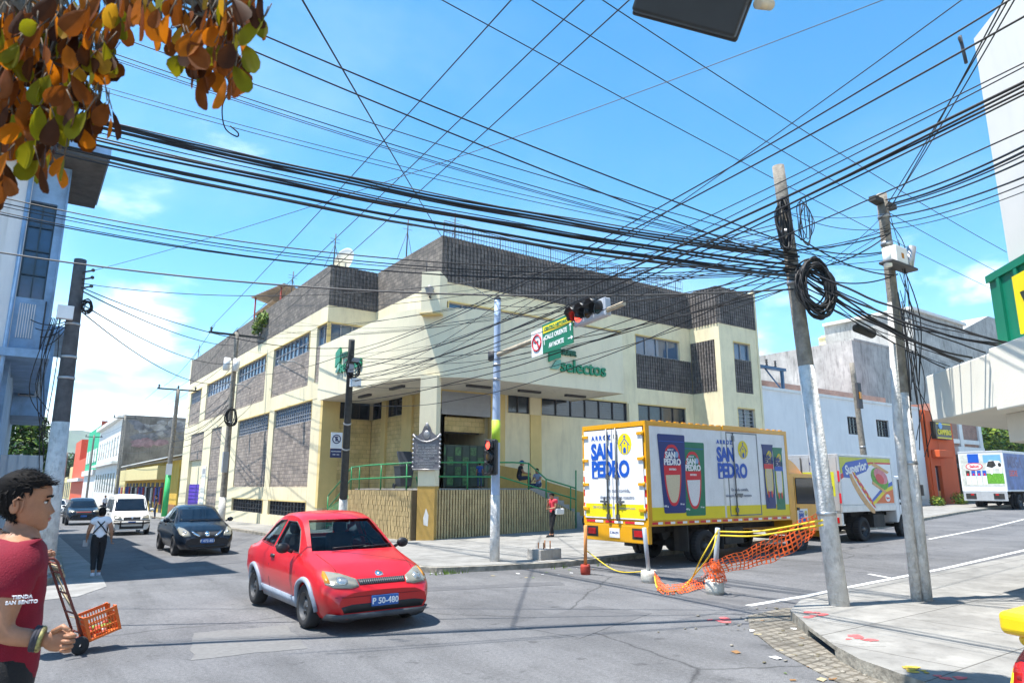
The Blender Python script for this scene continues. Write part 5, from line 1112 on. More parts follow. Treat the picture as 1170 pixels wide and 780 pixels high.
for x in (36, 36.8, 37.7): b.lathe([(.02, 0), (.09, .08), (.04, .16), (.09, .24), (.04, .32), (.1, .4), (0, .46)], FRD, 10, T(x, 24.6, 9.16))
tag(b.obj('transformer_rack'), 'blue steel rack with dark insulators on the white building roof', 'steel rack')
t = bld('orange_restaurant', 'narrow tall orange shop front with a dark sign and door', (57.3, 24, .5), 'restaurant')
b = MB()
for x0, x1 in ((54.98, 55.95), (56.95, 59.7)): b.box((x0, 23.9, -.3), (x1, 24.3, 7.58), ORG)
b.box((55.95, 23.91, 3.45), (56.95, 24.3, 7.57), ORG); b.box((54.98, 24.3, -.3), (59.7, 38, 7.5), ORG); b.box((55.2, 23.83, .4), (55.45, 23.9, 7.5), ORG); b.obj('wall', t, world=True)
wbox(t, (55.6, 23.3, 4.05), (57.8, 23.9, 4.6), ORG, 'door_hood', .04); b = MB(); b.box((55.96, 24.14, .3), (56.94, 24.2, 3.44), GLD); b.box((56.4, 24.08, .5), (56.47, 24.13, 3.3), FRM); b.box((56.55, 24.1, 1.2), (56.85, 24.13, 1.6), mat('door_sticker', (.6, .3, .1), .5, var=.5)); b.obj('door', t, world=True)
SGD = mat('sign_dark', (.03, .035, .03), .4); b = MB(); b.box((56.05, 23.55, 5.45), (58.6, 23.9, 6.75), SGD); M = frame((57.35, 23.545, 6.05), (1, 0, 0), (0, 0, 1)); b.box((-1.2, .5, .001), (1.2, .58, .02), YDEC, M); b.box((-1.2, -.56, .001), (1.2, -.48, .02), YDEC, M); b.mesh(text('CAMPERO', .52, .02, .01), YDEC, M@T(.05, -.1, .012)@S(.95, 1, 1)); b.prism(ell(-.55, .38, .3, .24, 14), 0, .03, SKY, M); b.obj('sign', t, world=True)
t = bld('brick_building', 'unplastered red brick house with grey concrete columns beside the orange shop', (64, 25, .5)); b = MB(); b.box((60.4, 25, -.3), (67.6, 38, 8.6), BRK); b.obj('wall', t, world=True); b = MB()
for x in (60.2, 63.4, 67.2): b.box((x, 24.85, -.3), (x+.6, 25.1, 8.8), WHP)
for z in (3.4, 5.4, 7.2): b.box((60.2, 24.9, z), (67.8, 25.08, z+.35), WHP)
b.obj('concrete_frame', t, world=True)
t = bld('green_gate', 'dark green metal gate in a white wall right of the orange shop', (62, 23.9, .5), 'gate'); wbox(t, (60.1, 23.85, 0), (64.5, 23.95, 4.4), DGRN, 'gate_leaf'); wbox(t, (59.9, 23.7, 4.4), (64.8, 24.1, 5.0), WHP, 'lintel'); b = MB()
for i in range(9): b.box((60.6+i*.4, 23.8, 2.2), (60.68+i*.4, 23.85, 4.2), FRM)
b.obj('grille', t, world=True)
t = bld('concrete_building', 'stained grey concrete block rising behind the white building', (70, 34, 0)); y = 34
p = [aty(px, py, y) for px, py in ((973, 388), (1042, 391), (1160, 391))]; wbox(t, (p[0].x, y, 0), (p[2].x+25, y+14, p[0].z), OLD); wbox(t, (p[0].x+.3, y-.06, p[0].z), (p[1].x, y+.4, p[0].z+.2), OLD, 'coping')
q = [aty(px, py, y+3) for px, py in ((1044, 385), (1100, 372), (1050, 362), (1082, 364))]; wbox(t, (q[0].x, y+3, p[0].z-3), (q[1].x, y+14, q[1].z), OLD); wbox(t, (q[0].x-.4, y+2.7, q[1].z), (q[1].x+.4, y+14, q[1].z+.35), WHP, 'roof_slab'); wbox(t, (q[2].x, y+4, q[1].z+.3), (q[3].x, y+10, q[2].z+.4), FRD, 'water_tank')
q = [aty(px, py, y+5) for px, py in ((1083, 386), (1129, 361), (1175, 378), (1175, 440), (1083, 440))]; b = MB(); b.prism([(v.x, v.z) for v in q], 0, 9, OLD, Matrix(((1, 0, 0, 0), (0, 0, 1, y+5), (0, 1, 0, 0), (0, 0, 0, 1)))); b.obj('gable_wall', t, world=True)
t = bld('church', 'white church with low gable and little lantern behind the white building', (80, 60, 0), 'church'); q = [aty(px, py, 60) for px, py in ((905, 440), (922, 410), (946, 393), (975, 398), (990, 440))]; b = MB(); b.prism([(q[0].x, 0), (q[0].x, q[0].z), (q[1].x, q[1].z), (q[2].x, q[2].z), (q[3].x, q[3].z), (q[4].x, q[4].z), (q[4].x, 0)], 0, 20, WHP, Matrix(((1, 0, 0, 0), (0, 0, 1, 60), (0, 1, 0, 0), (0, 0, 0, 1)))); b.obj('wall', t, world=True)
c = aty(949, 393, 62); b = MB(); b.box((c.x-1.2, 61, c.z-1), (c.x+1.2, 63.4, c.z+1.0), mat('lantern_cream', (.68, .58, .33), .8)); b.prism([(c.x-1.4, c.z+1), (c.x+1.4, c.z+1), (c.x, c.z+1.7)], 61, 63.4, YEL, Matrix(((1, 0, 0, 0), (0, 0, 1, 0), (0, 1, 0, 0), (0, 0, 0, 1))))
for i in range(3): b.box((c.x-.9+i*.65, 60.94, c.z-.4), (c.x-.5+i*.65, 60.99, c.z+.7), FRD)
b.obj('lantern_tower', t, world=True)
q = [aty(px, py, 48) for px, py in ((890, 420), (975, 437), (905, 436))]; t = bld('cream_house', 'cream house with arched windows peeping over the white building', (75, 48, 0), 'house'); wbox(t, (q[0].x+4, 48, 0), (q[1].x, 56, q[1].z+1.2), mat('cream_house_paint', (.66, .57, .38), .85)); b = MB()
for i in range(4): b = MB(); b.box((q[1].x-8.5+i*2.1, 47.93, q[1].z-1.6), (q[1].x-7.6+i*2.1, 47.99, q[1].z+.0), GLD); b.obj('window', t, world=True)
# ---- corner building on the right: canopy, green sign band, plain wall above
t = bld('corner_building', 'plain off white corner building with a canopy and green band at the right edge', (12.9, 4.1, .15)); OW = mat('offwhite_plaster', (.60, .585, .56), .85, var=.05, sc=.4, bump=.08, dirt=.25, dcol=(.4, .38, .36)); CAN = mat('canopy_plaster', (.70, .67, .58), .85, var=.07, sc=.6, bump=.15, dirt=.14, dcol=(.45, .43, .38), dsc=(1.5, 1.5, 1)); GBND = mat('green_cladding', (.006, .17, .10), .35, var=.06)
A = V((13.0, 4.2)); d = V((-1, -1)).normalized(); nn = V((-1, 1)).normalized()
def ch(s, o): p = A+d*s+nn*o; return (p.x, p.y)
b = MB(); b.prism([ch(.38, 0), ch(5.2, 0), (9.3, -14), (26, -14), (26, 3.93)], 2.95, 9.6, OW); b.obj('wall', t, world=True)
b = MB(); b.prism([ch(-.9, .94), ch(6.2, .94), (7.8, -14), (26, -14), (26, 5.45)], 3.06, 3.86, CAN); b.prism([ch(1.4, 1.0), ch(6.2, 1.0), ch(6.2, .9), ch(1.4, .9)], 3.0, 3.9, CAN); b.obj('canopy', t, .02, world=True)
b = MB(); b.prism([ch(.25, .32), ch(5.6, .32), (9.0, -13.5), (25.5, -13.5), (25.5, 4.5)], 2.62, 3.058, CAN); b.obj('beam', t, .01, world=True)
b = MB(); b.prism([ch(.27, .28), ch(5.3, .28), ch(5.2, -.0), ch(.5, -.0)], 3.87, 5.2, GBND); b.prism([ch(.24, .32), ch(5.3, .32), ch(5.2, .0), ch(.5, 0)], 5.2, 5.32, GBND)
for k in range(10): b.prism([ch(.55+k*.5, .32), ch(.63+k*.5, .32), ch(.63+k*.5, .27), ch(.55+k*.5, .27)], 3.88, 5.19, GBND)
b.obj('green_band', t, world=True); b = MB(); M = frame((*ch(1.18, .36), 4.15), (d.x, d.y, 0), (0, 0, 1)); b.box((0, 0, 0), (.8, .88, .06), YDEC, M); b.prism([(.16, .6), (.26, .6), (.38, .34), (.5, .6), (.6, .6), (.42, .2), (.34, .2)], 0, .07, SGD, M); b.obj('yellow_sign', t, world=True)
wbox(t, (17.5, -14, 0), (26, 3.4, 2.6), OW, 'shop_wall'); b = MB()
for x, y in ((16.6, 3.4), (20, 3.6)): b.box((x, y-.4, 0), (x+.4, y, 2.62), CAN)
b.obj('pillar', t, world=True)
tag(MB().tube([(13.05, 4.2, 9.4), (13.1, 4.25, 10.0)], .03, FRD).tube([(12.9, 4.2, 9.85), (13.3, 4.3, 9.9)], .025, FRD).obj('roof_bracket'), 'small dark wire bracket on the roof corner of the off white building', 'bracket')

# ---- left corner building
t = bld('blue_building', 'weathered pale blue corner building with a jutting bay and flat eaves at the left edge', (-.5, 20, .1)); Y = 20.0
b = MB(); b.box((-14, Y+.6, -.3), (-.45, 42, 5.3), LBL); b.box((-14, Y+.3, 5.3), (.0, 42, 9.98), LBL)
b.box((-14, Y, 5.15), (-.52, Y+.4, 9.98), BLW); b.box((.04, Y, 5.15), (.24, Y+3.6, 9.98), LBL); b.box((.001, Y+3.6, 5.3), (.2, 38, 9.97), LBL); b.box((-.52, Y+.001, 5.15), (.04, Y+.4, 6.45), LBL); b.box((-.52, Y+.002, 8.95), (.04, Y+.4, 9.97), LBL); b.box((-.9, Y-.12, 4.4), (-.62, Y+.1, 9.96), BLW); b.box((.0, Y+.4, 5.16), (.239, Y+3.6, 9.9), LBL)
b.box((-1.4, Y-.05, 0), (-.62, Y+.5, 5.1), LBL); b.obj('wall', t, world=True)
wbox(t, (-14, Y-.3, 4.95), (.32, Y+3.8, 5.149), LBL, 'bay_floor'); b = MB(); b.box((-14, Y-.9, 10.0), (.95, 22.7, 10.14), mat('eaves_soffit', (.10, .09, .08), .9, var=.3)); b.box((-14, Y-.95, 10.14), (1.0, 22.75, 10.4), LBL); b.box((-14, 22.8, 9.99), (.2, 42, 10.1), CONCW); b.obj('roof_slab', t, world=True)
window(t, 'y', Y+.1, -.52, .04, 6.45, 8.95, 2, 4, mat('blue_pane', (.01, .05, .13), .08, var=.5, sc=2, spec=.8), mat('blue_frame', (.02, .05, .08), .5), -.1, fw=.035)
b = MB(); 
for i in range(7): b.box((-.42+i*.05, Y-.03, 5.45), (-.40+i*.05, Y, 6.3), BLW)
b.obj('vent_panel', t, world=True); b = MB()
for x in (-.58,): b.tube([(x, Y-.16, .2), (x, Y-.16, 9.9)], .045, LBL, 8)
b.tube([(.1, Y-.06, 5.2), (.1, Y-.06, 6.4)], .02, FRD, 6); b.tube([(.22, Y-.06, 5.16), (.22, Y-.06, 9.9)], .03, LBL, 6); b.obj('drain_pipe', t, world=True)
b = MB(); b.box((-.44, 31, 4.5), (.62, 36, 7.6), LBL); b.obj('rear_bay', t, world=True); window(t, 'y', 31, -.3, .4, 5.2, 6.9, 2, 3, GLZ, FRM, .03); wbox(t, (-.2, 30.6, 7.6), (1.3, 36.4, 7.9), LBL, 'slab_ledge')
b = MB(); 
for i in range(22): b.box((-2.2+i*.13, 26.5-.03*(i % 2), .2), (-2.07+i*.13, 26.56, 2.9), BLW)
tag(b.obj('sheet_fence'), 'pale blue corrugated sheet fence beside the left pole', 'fence')
b = MB(); b.tube([(-1.2, 26, 2.9), (.95, 26, 2.9)], .03, FRM)
# ---- the row of shops down the left street, right hand side
def shop(name, label, y0, y1, z, m, x=12.0, top=None): t = bld(name, label, (x, y0, gz(10, y0)), 'shop' if 'shop' in name else 'building'); wbox(t, (x, y0, -2), (x+18, y1, z), m); return t
YSH = mat('mustard_paint', (.62, .40, .05), .8, var=.12, sc=.8, dirt=.25); YPALE = mat('pale_yellow_paint', (.66, .55, .26), .85, var=.1, dirt=.2)
t = shop('yellow_shop', 'low yellow shop with a white sheet roof beyond the supermarket', 68.8, 106, 4.3, YSH); b = MB(); vs = [(10.9, 68.7, 4.45), (10.9, 106, 4.3), (22, 106, 6.6), (22, 68.7, 6.8)]; b.add(vs+[(x, y, z+.1) for x, y, z in vs], [(3, 2, 1, 0), (4, 5, 6, 7), (0, 1, 5, 4), (1, 2, 6, 5), (2, 3, 7, 6), (3, 0, 4, 7)], WHP); b.obj('sheet_roof', t, world=True)
wbox(t, (11.0, 74, 2.6), (12, 105, 3.9), YPALE, 'awning'); b = MB(); clr = [mat('goods_%s' % n, c, .8, var=.3) for n, c in (('red', (.4, .05, .05)), ('blue', (.05, .1, .4)), ('white', (.6, .6, .6)), ('dark', (.03, .03, .04)))]
for i in range(10): y = 76+i*2.9; b.box((11.95, y, -.7), (12.02, y+1.6, 2.3), FRD); b.box((11.8, y+.2, .2), (11.93, y+.7, 1.8), clr[i % 4]); b.box((11.78, y+1, .4), (11.92, y+1.4, 1.9), clr[(i*3+1) % 4])
b.obj('doorway', t, world=True); wbox(t, (11.9, 68.85, -1), (11.99, 74, .3), mat('brown_dado', (.25, .12, .06), .8), 'dado')
t = shop('mural_building', 'old stained two storey house with graffiti on its dark side wall', 117, 150, 12.4, mat('sooty_concrete', (.15, .145, .14), .95, var=.5, sc=.35, dirt=.8, dcol=(.04, .04, .04))); MUR = [mat('graffiti_%s' % n, c, .9, var=.5, sc=1.2) for n, c in (('grey', (.13, .14, .17)), ('pink', (.22, .15, .18)), ('white', (.24, .25, .27)))]
r2 = random.Random(5); b = MB(); M = frame((12, 116.98, 9.0), (1, 0, 0), (0, 0, 1))
for i in range(34):
    cx, cy = r2.uniform(1, 15), r2.uniform(-1.0, 2.6); n = 9; rr = r2.uniform(.5, 1.5); b.prism([(cx+rr*r2.uniform(.5, 1.2)*cos(2*pi*k/n), cy+rr*.6*r2.uniform(.5, 1.2)*sin(2*pi*k/n)) for k in range(n)], 0, .01+.002*i, MUR[1] if cy < -.2 else MUR[(i % 2)*2], M)
b.obj('graffiti', t, world=True); wbox(t, (11.3, 116.9, 11.8), (12.3, 150, 12.3), WHP, 'cornice'); wbox(t, (11.95, 117.02, -2), (11.998, 149.9, 12.0), WHP, 'street_front'); wbox(t, (11.2, 117, 5.2), (12, 150, 5.6), WHP, 'balcony'); b = MB()
for i in range(8):
    for z in (1, 6.5): b = MB(); b.box((11.9, 119+i*3.8, z), (11.97, 120.4+i*3.8, z+2.9), GLD); b.obj('window', t, world=True)

t = shop('cream_shop', 'small cream house front beyond the mural house', 106.1, 116.9, 3.6, YPALE); b = MB()
for i in range(4): b = MB(); b.box((11.9, 107.5+i*2.5, -1), (11.98, 108.6+i*2.5, 1.8), clr[i % 4]); b.obj('doorway', t, world=True)
t = shop('green_building', 'bright green building front far down the street', 150.2, 176, 13.2, mat('bright_green_paint', (.01, .40, .20), .7, var=.1)); wbox(t, (11.5, 150.2, 4), (12, 176, 5), WHP, 'awning'); wbox(t, (11.93, 150.3, -2), (11.99, 175, 4), WHP, 'ground_floor'); b = MB()
for i in range(5): b = MB(); b.box((11.9, 152+i*4.8, 6.5), (11.97, 155+i*4.8, 9), WHP); b.obj('window', t, world=True)
wbox(t, (12, 150.1, 12.8), (13, 150.3, 14), mat('rust_red_paint', (.4, .08, .04), .8), 'roof_edge')
t = shop('orange_building', 'orange red building far down the street', 176.3, 215, 8, mat('orange_red_paint', (.62, .09, .03), .75, var=.08)); wbox(t, (11, 177, 3.0), (12, 214, 3.7), WHP, 'awning'); wbox(t, (12, 196, 8), (16, 215, 13), MATS['orange_red_paint'], 'upper_floor')
t = shop('cream_building', 'last pale yellow buildings at the end of the street', 215.5, 300, 7, YPALE); b = MB()
for i in range(9): b.box((11.9, 219+i*8, -1), (11.98, 222+i*8, 3), GLD)
b.obj('window', t, world=True)
wl = bld('far_house', 'pale house on the left side of the far street', (-6, 60, 0), 'house'); wbox(wl, (-16, 62, -2), (.3, 140, 5), WHP); b = MB(); 
for i in range(6): b.box((.29, 66+i*11, 0), (.36, 69+i*11, 2.6), FRD)
b.obj('window', wl, world=True)

# ---- trees and shrubs
LFS = [mat('leaf_%s' % n, c, .6, var=.35, sc=2, spec=.3) for n, c in (('dark', (.022, .055, .012)), ('mid', (.05, .115, .02)), ('bright', (.12, .20, .02)), ('lime', (.22, .28, .025)))]
def crown(b, blobs, n, sz, ms, rg):
    for i in range(n):
        c, r = rg.choice(blobs); u = V((rg.gauss(0, 1), rg.gauss(0, 1), rg.gauss(0, 1))).normalized(); k = rg.uniform(.35, 1.05)**.6
        p = V(c)+V((u.x*r[0], u.y*r[1], u.z*r[2]))*k; a = V((rg.gauss(0, 1), rg.gauss(0, 1), rg.gauss(0, .6))).normalized(); w = a.cross(u+V((.1, .2, .3))).normalized(); s = sz*rg.uniform(.6, 1.4)
        b.add([p-a*s, p-w*s*.45+a*s*.1, p+a*s, p+w*s*.45+a*s*.1], [(0, 1, 2, 3)], rg.choice(ms))
BARK = mat('bark', (.12, .095, .07), .95, var=.35, sc=6, bump=.6, bsc=20)
def tree(label, base, h, blobs, n, sz, ms, seed, name='tree', cat='tree'):
    rg = random.Random(seed); t = thing(name, label, cat, base); base = V(base); b = MB()
    top = base+V((.2, 0, h*.55)); b.tube(curve_pts([base, base+V((.12, .05, h*.3)), top]), [h*.03*(1-.5*i/16) for i in range(17)], BARK, 8)
    for c, r in blobs: b.tube(curve_pts([base+V((.1, 0, h*.35)), (top+V(c))/2+V((rg.uniform(-.2, .2), 0, -.1)), V(c)], 5), [h*.016*(1-.8*i/10) for i in range(11)], BARK, 6)
    b.obj('trunk', t, world=True); b = MB(); crown(b, blobs, n, sz, ms, rg); b.obj('crown', t, world=True, clean=False); return t
def cl(px, py, Y, r): p = aty(px, py, Y); return (tuple(p), r)
tree('bushy green tree rising behind the corrugated fence left of the big pole', (.1, 45, gz(0, 45)), 6, [cl(24, 485, 45, (.9, 1, .9)), cl(40, 490, 45.5, (.7, 1, .9)), cl(30, 512, 44.5, (1, 1, 1)), cl(45, 520, 45, (.6, .8, .8)), cl(12, 505, 46, (.8, 1, 1))], 2600, .14, LFS[:3], 1)
Yt = 33
tree('yellow green street tree behind the dairy truck', (79, Yt, .6), 7, [cl(px, py, Yt, (rr, 1.5, rr*.8)) for px, py, rr in ((1098, 508, 2.2), (1112, 500, 2.4), (1128, 494, 2.6), (1142, 500, 2.6), (1120, 512, 2.6), (1140, 515, 2.4))], 5200, .30, LFS[1:], 2)
tree('yellow green street tree at the right edge beyond the dairy truck', (92, Yt, .6), 7.5, [cl(px, py, Yt, (rr, 1.5, rr*.8)) for px, py, rr in ((1152, 496, 2.8), (1166, 493, 3), (1178, 500, 3), (1160, 508, 3), (1172, 514, 3))], 4200, .32, LFS[1:], 3)
tree('small round tree at the far end of the left street', (9.0, 230, -1.4), 9, [cl(72, 532, 230, (4, 3, 3)), cl(78, 530, 230, (3.4, 3, 3)), cl(67, 536, 230, (3, 3, 3)), cl(60, 538, 230, (3, 3, 3))], 1200, .7, LFS[:2], 4)
def shrub(label, blobs, n, sz, ms, seed, base): 
    t = thing('shrub', label, 'shrub', base); b = MB(); rg = random.Random(seed); crown(b, blobs, n, sz, ms, rg); b.obj('foliage', t, world=True, clean=False); b = MB()
    for c, r in blobs: b.tube([V(base), (V(base)+V(c))/2+V((.05, 0, 0)), V(c)], .02, BARK, 5)
    b.obj('stem', t, world=True)
p = aty(1068, 571, 23.2); shrub('left clipped bush beside the orange shop door', [((p.x, 23.1, p.z-.1), (.5, .5, .45)), ((p.x+.4, 23.1, p.z-.15), (.4, .4, .4))], 700, .07, LFS[1:], 5, (p.x, 23.1, .45))
p = aty(1093, 569, 23.2); shrub('right clipped bush between the orange shop and the green gate', [((p.x, 23.1, p.z), (.6, .5, .5)), ((p.x+.5, 23.1, p.z-.2), (.5, .4, .4))], 800, .07, LFS[1:], 6, (p.x, 23.1, .45))
p = atx(304, 366, LX+.1); shrub('wild bush growing out of the supermarket parapet', [((LX-.1, p.y, p.z), (.5, .9, .6)), ((LX-.15, p.y+.8, p.z-.4), (.4, .6, .5)), ((LX-.1, p.y-.5, p.z-.1), (.4, .5, .5))], 900, .12, LFS[1:], 7, (LX+.2, p.y, 12.2))
b = MB(); rg = random.Random(9)
for px, py, k in ((520, 655, 26), (540, 650, 14), (505, 656, 16), (640, 649, 10), (690, 646, 10)):
    c = atg(px, py, 0)
    for i in range(k):
        q = c+V((rg.uniform(-.3, .3), rg.uniform(-.06, .06), 0)); h_ = rg.uniform(.05, .16); s = rg.uniform(-.06, .06); b.add([q, q+V((.025, 0, 0)), q+V((s, rg.uniform(-.05, .05), h_))], [(0, 1, 2)], LFS[2])
tag(b.obj('kerb_weeds', clean=False), kind='stuff')

CORD_ = mat('dull_scrap', (.36, .30, .18), .9); CORRUG = mat('dry_leaf', (.22, .12, .05), .9); b = MB(); rg = random.Random(31)
for i in range(85):
    e = rg.random(); q = V(se[-1]).lerp(V((7.1, 3.3)), e) if rg.random() < .6 else V((10.4, 6.95)).lerp(V((8.4, 6.2)), e); o = V((rg.uniform(-.5, .1), rg.uniform(-.05, .5))) if rg.random() < .8 else V((rg.uniform(-1.2, .2), rg.uniform(0, .9))); r_ = rg.uniform(.006, .03); x, y = q.x+o.x, q.y+o.y
    b.ball((x, y, gz(x, y)+.012+r_*.1), (r_*rg.uniform(.7, 1.6), r_*rg.uniform(.7, 1.3), r_*.4), KERB if rg.random() < .7 else EARTH, 6)
tag(b.obj('rubble', clean=False), kind='stuff'); b = MB()
for i in range(46):
    c = atg(rg.uniform(840, 960), rg.uniform(690, 775), .02) if rg.random() < .5 else atg(rg.uniform(480, 760), rg.uniform(640, 660), .02); a = rg.uniform(0, 6.3); s_ = rg.uniform(.02, .07); u_ = V((cos(a), sin(a), rg.uniform(-.08, .08)))*s_; v_ = V((-sin(a), cos(a), rg.uniform(0, .12)))*s_*.7; c.z += -.008
    b.add([c-u_-v_, c+u_-v_*.6, c+u_*.8+v_, c-u_+v_*.9], [(0, 1, 2, 3)], rg.choice((WHITE, LFS[2], CORD_, CORRUG)))
tag(b.obj('litter', clean=False), kind='stuff')

# ---- leafy branch over the camera
def near_tree():
    rg = random.Random(21); t = thing('tree', 'tree branch with orange brown and olive leaves hanging in from the top left', 'tree', (-1.9, .6, .13)); b = MB()
    LV = []
    for n, c, tr in (('orange', (.40, .12, .008), .5), ('rust', (.17, .048, .008), .35), ('olive', (.16, .15, .008), .5), ('brown', (.055, .018, .006), .2), ('gold', (.42, .22, .02), .45)):
        m = mat('branch_leaf_'+n, c, .6, var=.4, sc=22, spec=.12); nt = m.node_tree; N = nt.nodes; L = nt.links; ps = N['Principled BSDF']; tl = N.new('ShaderNodeBsdfTranslucent'); tl.inputs['Color'].default_value = (min(1, c[0]*1.7), min(1, c[1]*1.7), c[2], 1); mx = N.new('ShaderNodeMixShader'); mx.inputs[0].default_value = tr
        L.new(ps.outputs[0], mx.inputs[1]); L.new(tl.outputs[0], mx.inputs[2]); L.new(mx.outputs[0], N['Material Output'].inputs['Surface']); LV.append(m)
    def leaf(p, ln, a, yaw, m):
        """obovate leaf hanging from p, slightly folded along the midrib"""
        M = T(*p)@R(yaw)@R(a, 'Y'); w = ln*.265; pr = [(0, 0), (.07, .12), (.25, .60), (.52, .94), (.76, 1.0), (.93, .72), (1, .15)]; vs = []
        for s, k in pr: vs += [(-w*k, w*.32*k, -ln*s), (0, -.1*w*sin(pi*s), -ln*s), (w*k, w*.32*k, -ln*s)]
        fs = []
        for i in range(6): fs += [(3*i, 3*i+1, 3*i+4, 3*i+3), (3*i+1, 3*i+2, 3*i+5, 3*i+4)]
        b.add(vs, fs, m, True, M)
    fol = b; tw = MB(); hub = V((-1.9, .6, 4.2))
    tw.tube(curve_pts([(-1.9, .6, .1), (-1.85, .6, 2), hub]), [.13-.004*i for i in range(17)], BARK, 10)
    def branch(pts, r0):
        c = curve_pts(pts, 6); tw.tube(c, [max(.003, r0*(1-.9*i/(len(c)-1))) for i in range(len(c))], BARK, 6); return c
    k1 = [atd(-60, -60, 1.9), atd(20, 0, 1.8), atd(55, 70, 1.7), atd(60, 130, 1.65)]; k2 = [atd(-60, -60, 1.9), atd(90, -20, 1.85), atd(190, -10, 1.8), atd(240, 20, 1.75), atd(262, 60, 1.75)]
    k3 = [atd(20, 0, 1.8), atd(90, 40, 1.75), atd(115, 85, 1.7)]; k4 = [atd(-60, 20, 1.7), atd(-10, 110, 1.6), atd(0, 190, 1.6)]
    for k in (k1, k2, k3, k4): branch([hub]+k if k is not k3 else k, .03 if k is not k3 else .012)
    spots = [(5, 20), (18, 8), (35, 25), (52, 12), (70, 20), (88, 8), (103, 20), (120, 10), (137, 4), (10, 48), (28, 60), (45, 52), (62, 62), (80, 50), (97, 44), (115, 52), (130, 32), (20, 78), (8, 92), (32, 95), (50, 88), (66, 82), (84, 84), (96, 70), (110, 62), (124, 66), (5, 118), (20, 122), (44, 118), (58, 126), (70, 104), (82, 112), (92, 108), (104, 128), (112, 126), (120, 128), (38, 145), (30, 165), (47, 178), (55, 182), (68, 176), (-2, 150), (4, 190), (0, 205), (14, 135), (74, 130), (86, 140), (40, 30), (60, 38), (78, 30), (24, 40), (12, 65),
             (172, 2), (190, 0), (184, 26), (205, 48), (213, 60), (224, 62), (220, 18), (232, 8), (248, 14), (238, 36), (255, 30), (262, 46), (270, 60), (276, 10), (290, 6), (296, 22), (268, 82), (262, 84), (232, 84), (240, 86), (252, 56), (276, 36), (246, 2), (284, 0), (210, 42), (258, 4), (198, -6), (154, -2), (164, 4)]
    for i, (px, py) in enumerate(spots):
        for k in range(8 if px < 140 and py < 110 else 5):
            D = 1.72+rg.uniform(-.18, .22); p = atd(px+rg.uniform(-12, 12), py+rg.uniform(-18, 8), D); ln = rg.uniform(.052, .088); m = rg.choices(LV, (2.4, 2.6, 1.8, 2.8, .5))[0]; leaf(p, ln, rg.uniform(-.75, .75), rg.uniform(0, 6.28), m)
            q = p+V((rg.uniform(-.02, .02), rg.uniform(-.02, .02), rg.uniform(.02, .05))); tw.tube([q, p], .0014, BARK, 4)
        if i % 2 == 0: p = atd(px, py-5, 1.72); tw.tube(curve_pts([min((k1+k2+k3+k4), key=lambda v: (v-p).length), (p+V((0, 0, .05))), p], 4), [.004]*9, BARK, 5)
    for i in range(1100):      # the rest of the crown, above the view, that shades these leaves
        px, py = rg.choice(spots); p = atd(px+rg.uniform(-50, 50), py, 1.75)+SUN*rg.uniform(.55, 1.6)
        if p.y > .1 and (p.z-EYE)/max(.1, p.y) < .80: continue
        leaf(p, rg.uniform(.07, .11), rg.uniform(-.6, .6), rg.uniform(0, 6.28), rg.choices(LV, (1.7, 2.8, 1.4, 3.6, .5))[0])
    fol.obj('foliage', t, world=True, clean=False); tw.obj('trunk', t, world=True)
near_tree()
# ------------------------------------------------------------------ poles, signals, street furniture
PCON = mat('pole_concrete', (.25, .225, .19), .95, var=.4, sc=6, bump=1.0, bsc=30, dirt=.8, dcol=(.12, .11, .10), dsc=(5, 5, 2), spec=.15); PWHI = mat('pole_limewash', (.60, .59, .57), .95, var=.18, sc=7, bump=1.0, bsc=24, dirt=.85, dcol=(.20, .185, .165), dsc=(7, 7, 2.6), spec=.15); PWOO = mat('tarred_wood', (.045, .045, .042), .85, var=.35, sc=7, dirt=.3); PBLU = mat('signal_pole_paint', (.36, .45, .60), .55, var=.15, sc=3, dirt=.35, dcol=(.15, .16, .18)); CABLE = mat('cable_black', (.012, .012, .014), .55, var=.15)
CABG = mat('cable_grey', (.06, .06, .062), .6, var=.2)
def pole(name, label, base, top, r0, r1, m, white=0, wm=None, bands=(), cat='utility pole', n=14):
    t = thing(name, label, cat, base); base = V(base)-V((0, 0, .25)); top = V(top); b = MB(); k = 12; pts = [base.lerp(top, i/k) for i in range(k+1)]; rs = [r0+(r1-r0)*i/k for i in range(k+1)]; b.tube(pts, rs, m, n); b.obj('shaft', t, world=True)
    if white:
        f = white/(top-base).length; b = MB(); b.tube([base, base.lerp(top, f)], [r0+.004, r0+(r1-r0)*f+.004], wm or PWHI, n); b.obj('limewash', t, world=True)
    for h in bands: f = h/(top-base).length; p = base.lerp(top, f); d = (top-base).normalized(); b = MB(); b.tube([p, p+d*.06], r0+(r1-r0)*f+.012, STEEL, n); b.obj('band', t, world=True)
    return t
P1B, P2B = atg(960, 691, .15), atg(1058, 685, .15); P1T, P2T = atd(889, 190, 12.0), atd(1007, 222, 12.2)
p1 = pole('utility_pole', 'leaning concrete pole with the big black cable coil and a whitewashed foot', P1B, P1T, .148, .10, PCON, 4.0, None, (1.6, 5.4, 6.3)); p2 = pole('utility_pole', 'double concrete pole with white boxes on the right hand pavement', P2B, P2T, .092, .088, PCON, 3.6, None, (2.4, 6.2, 6.7))
q = P2B+V((-.14, .08, -.2)); b = MB(); b.tube([q, q.lerp(P2T, .42)+V((-.02, .05, 0)), q.lerp(P2T, .72)], [.082, .075, .06], PWHI, 12); b.obj('strut', p2, world=True)
def at(B, Tp, f): return V(B).lerp(V(Tp), f)
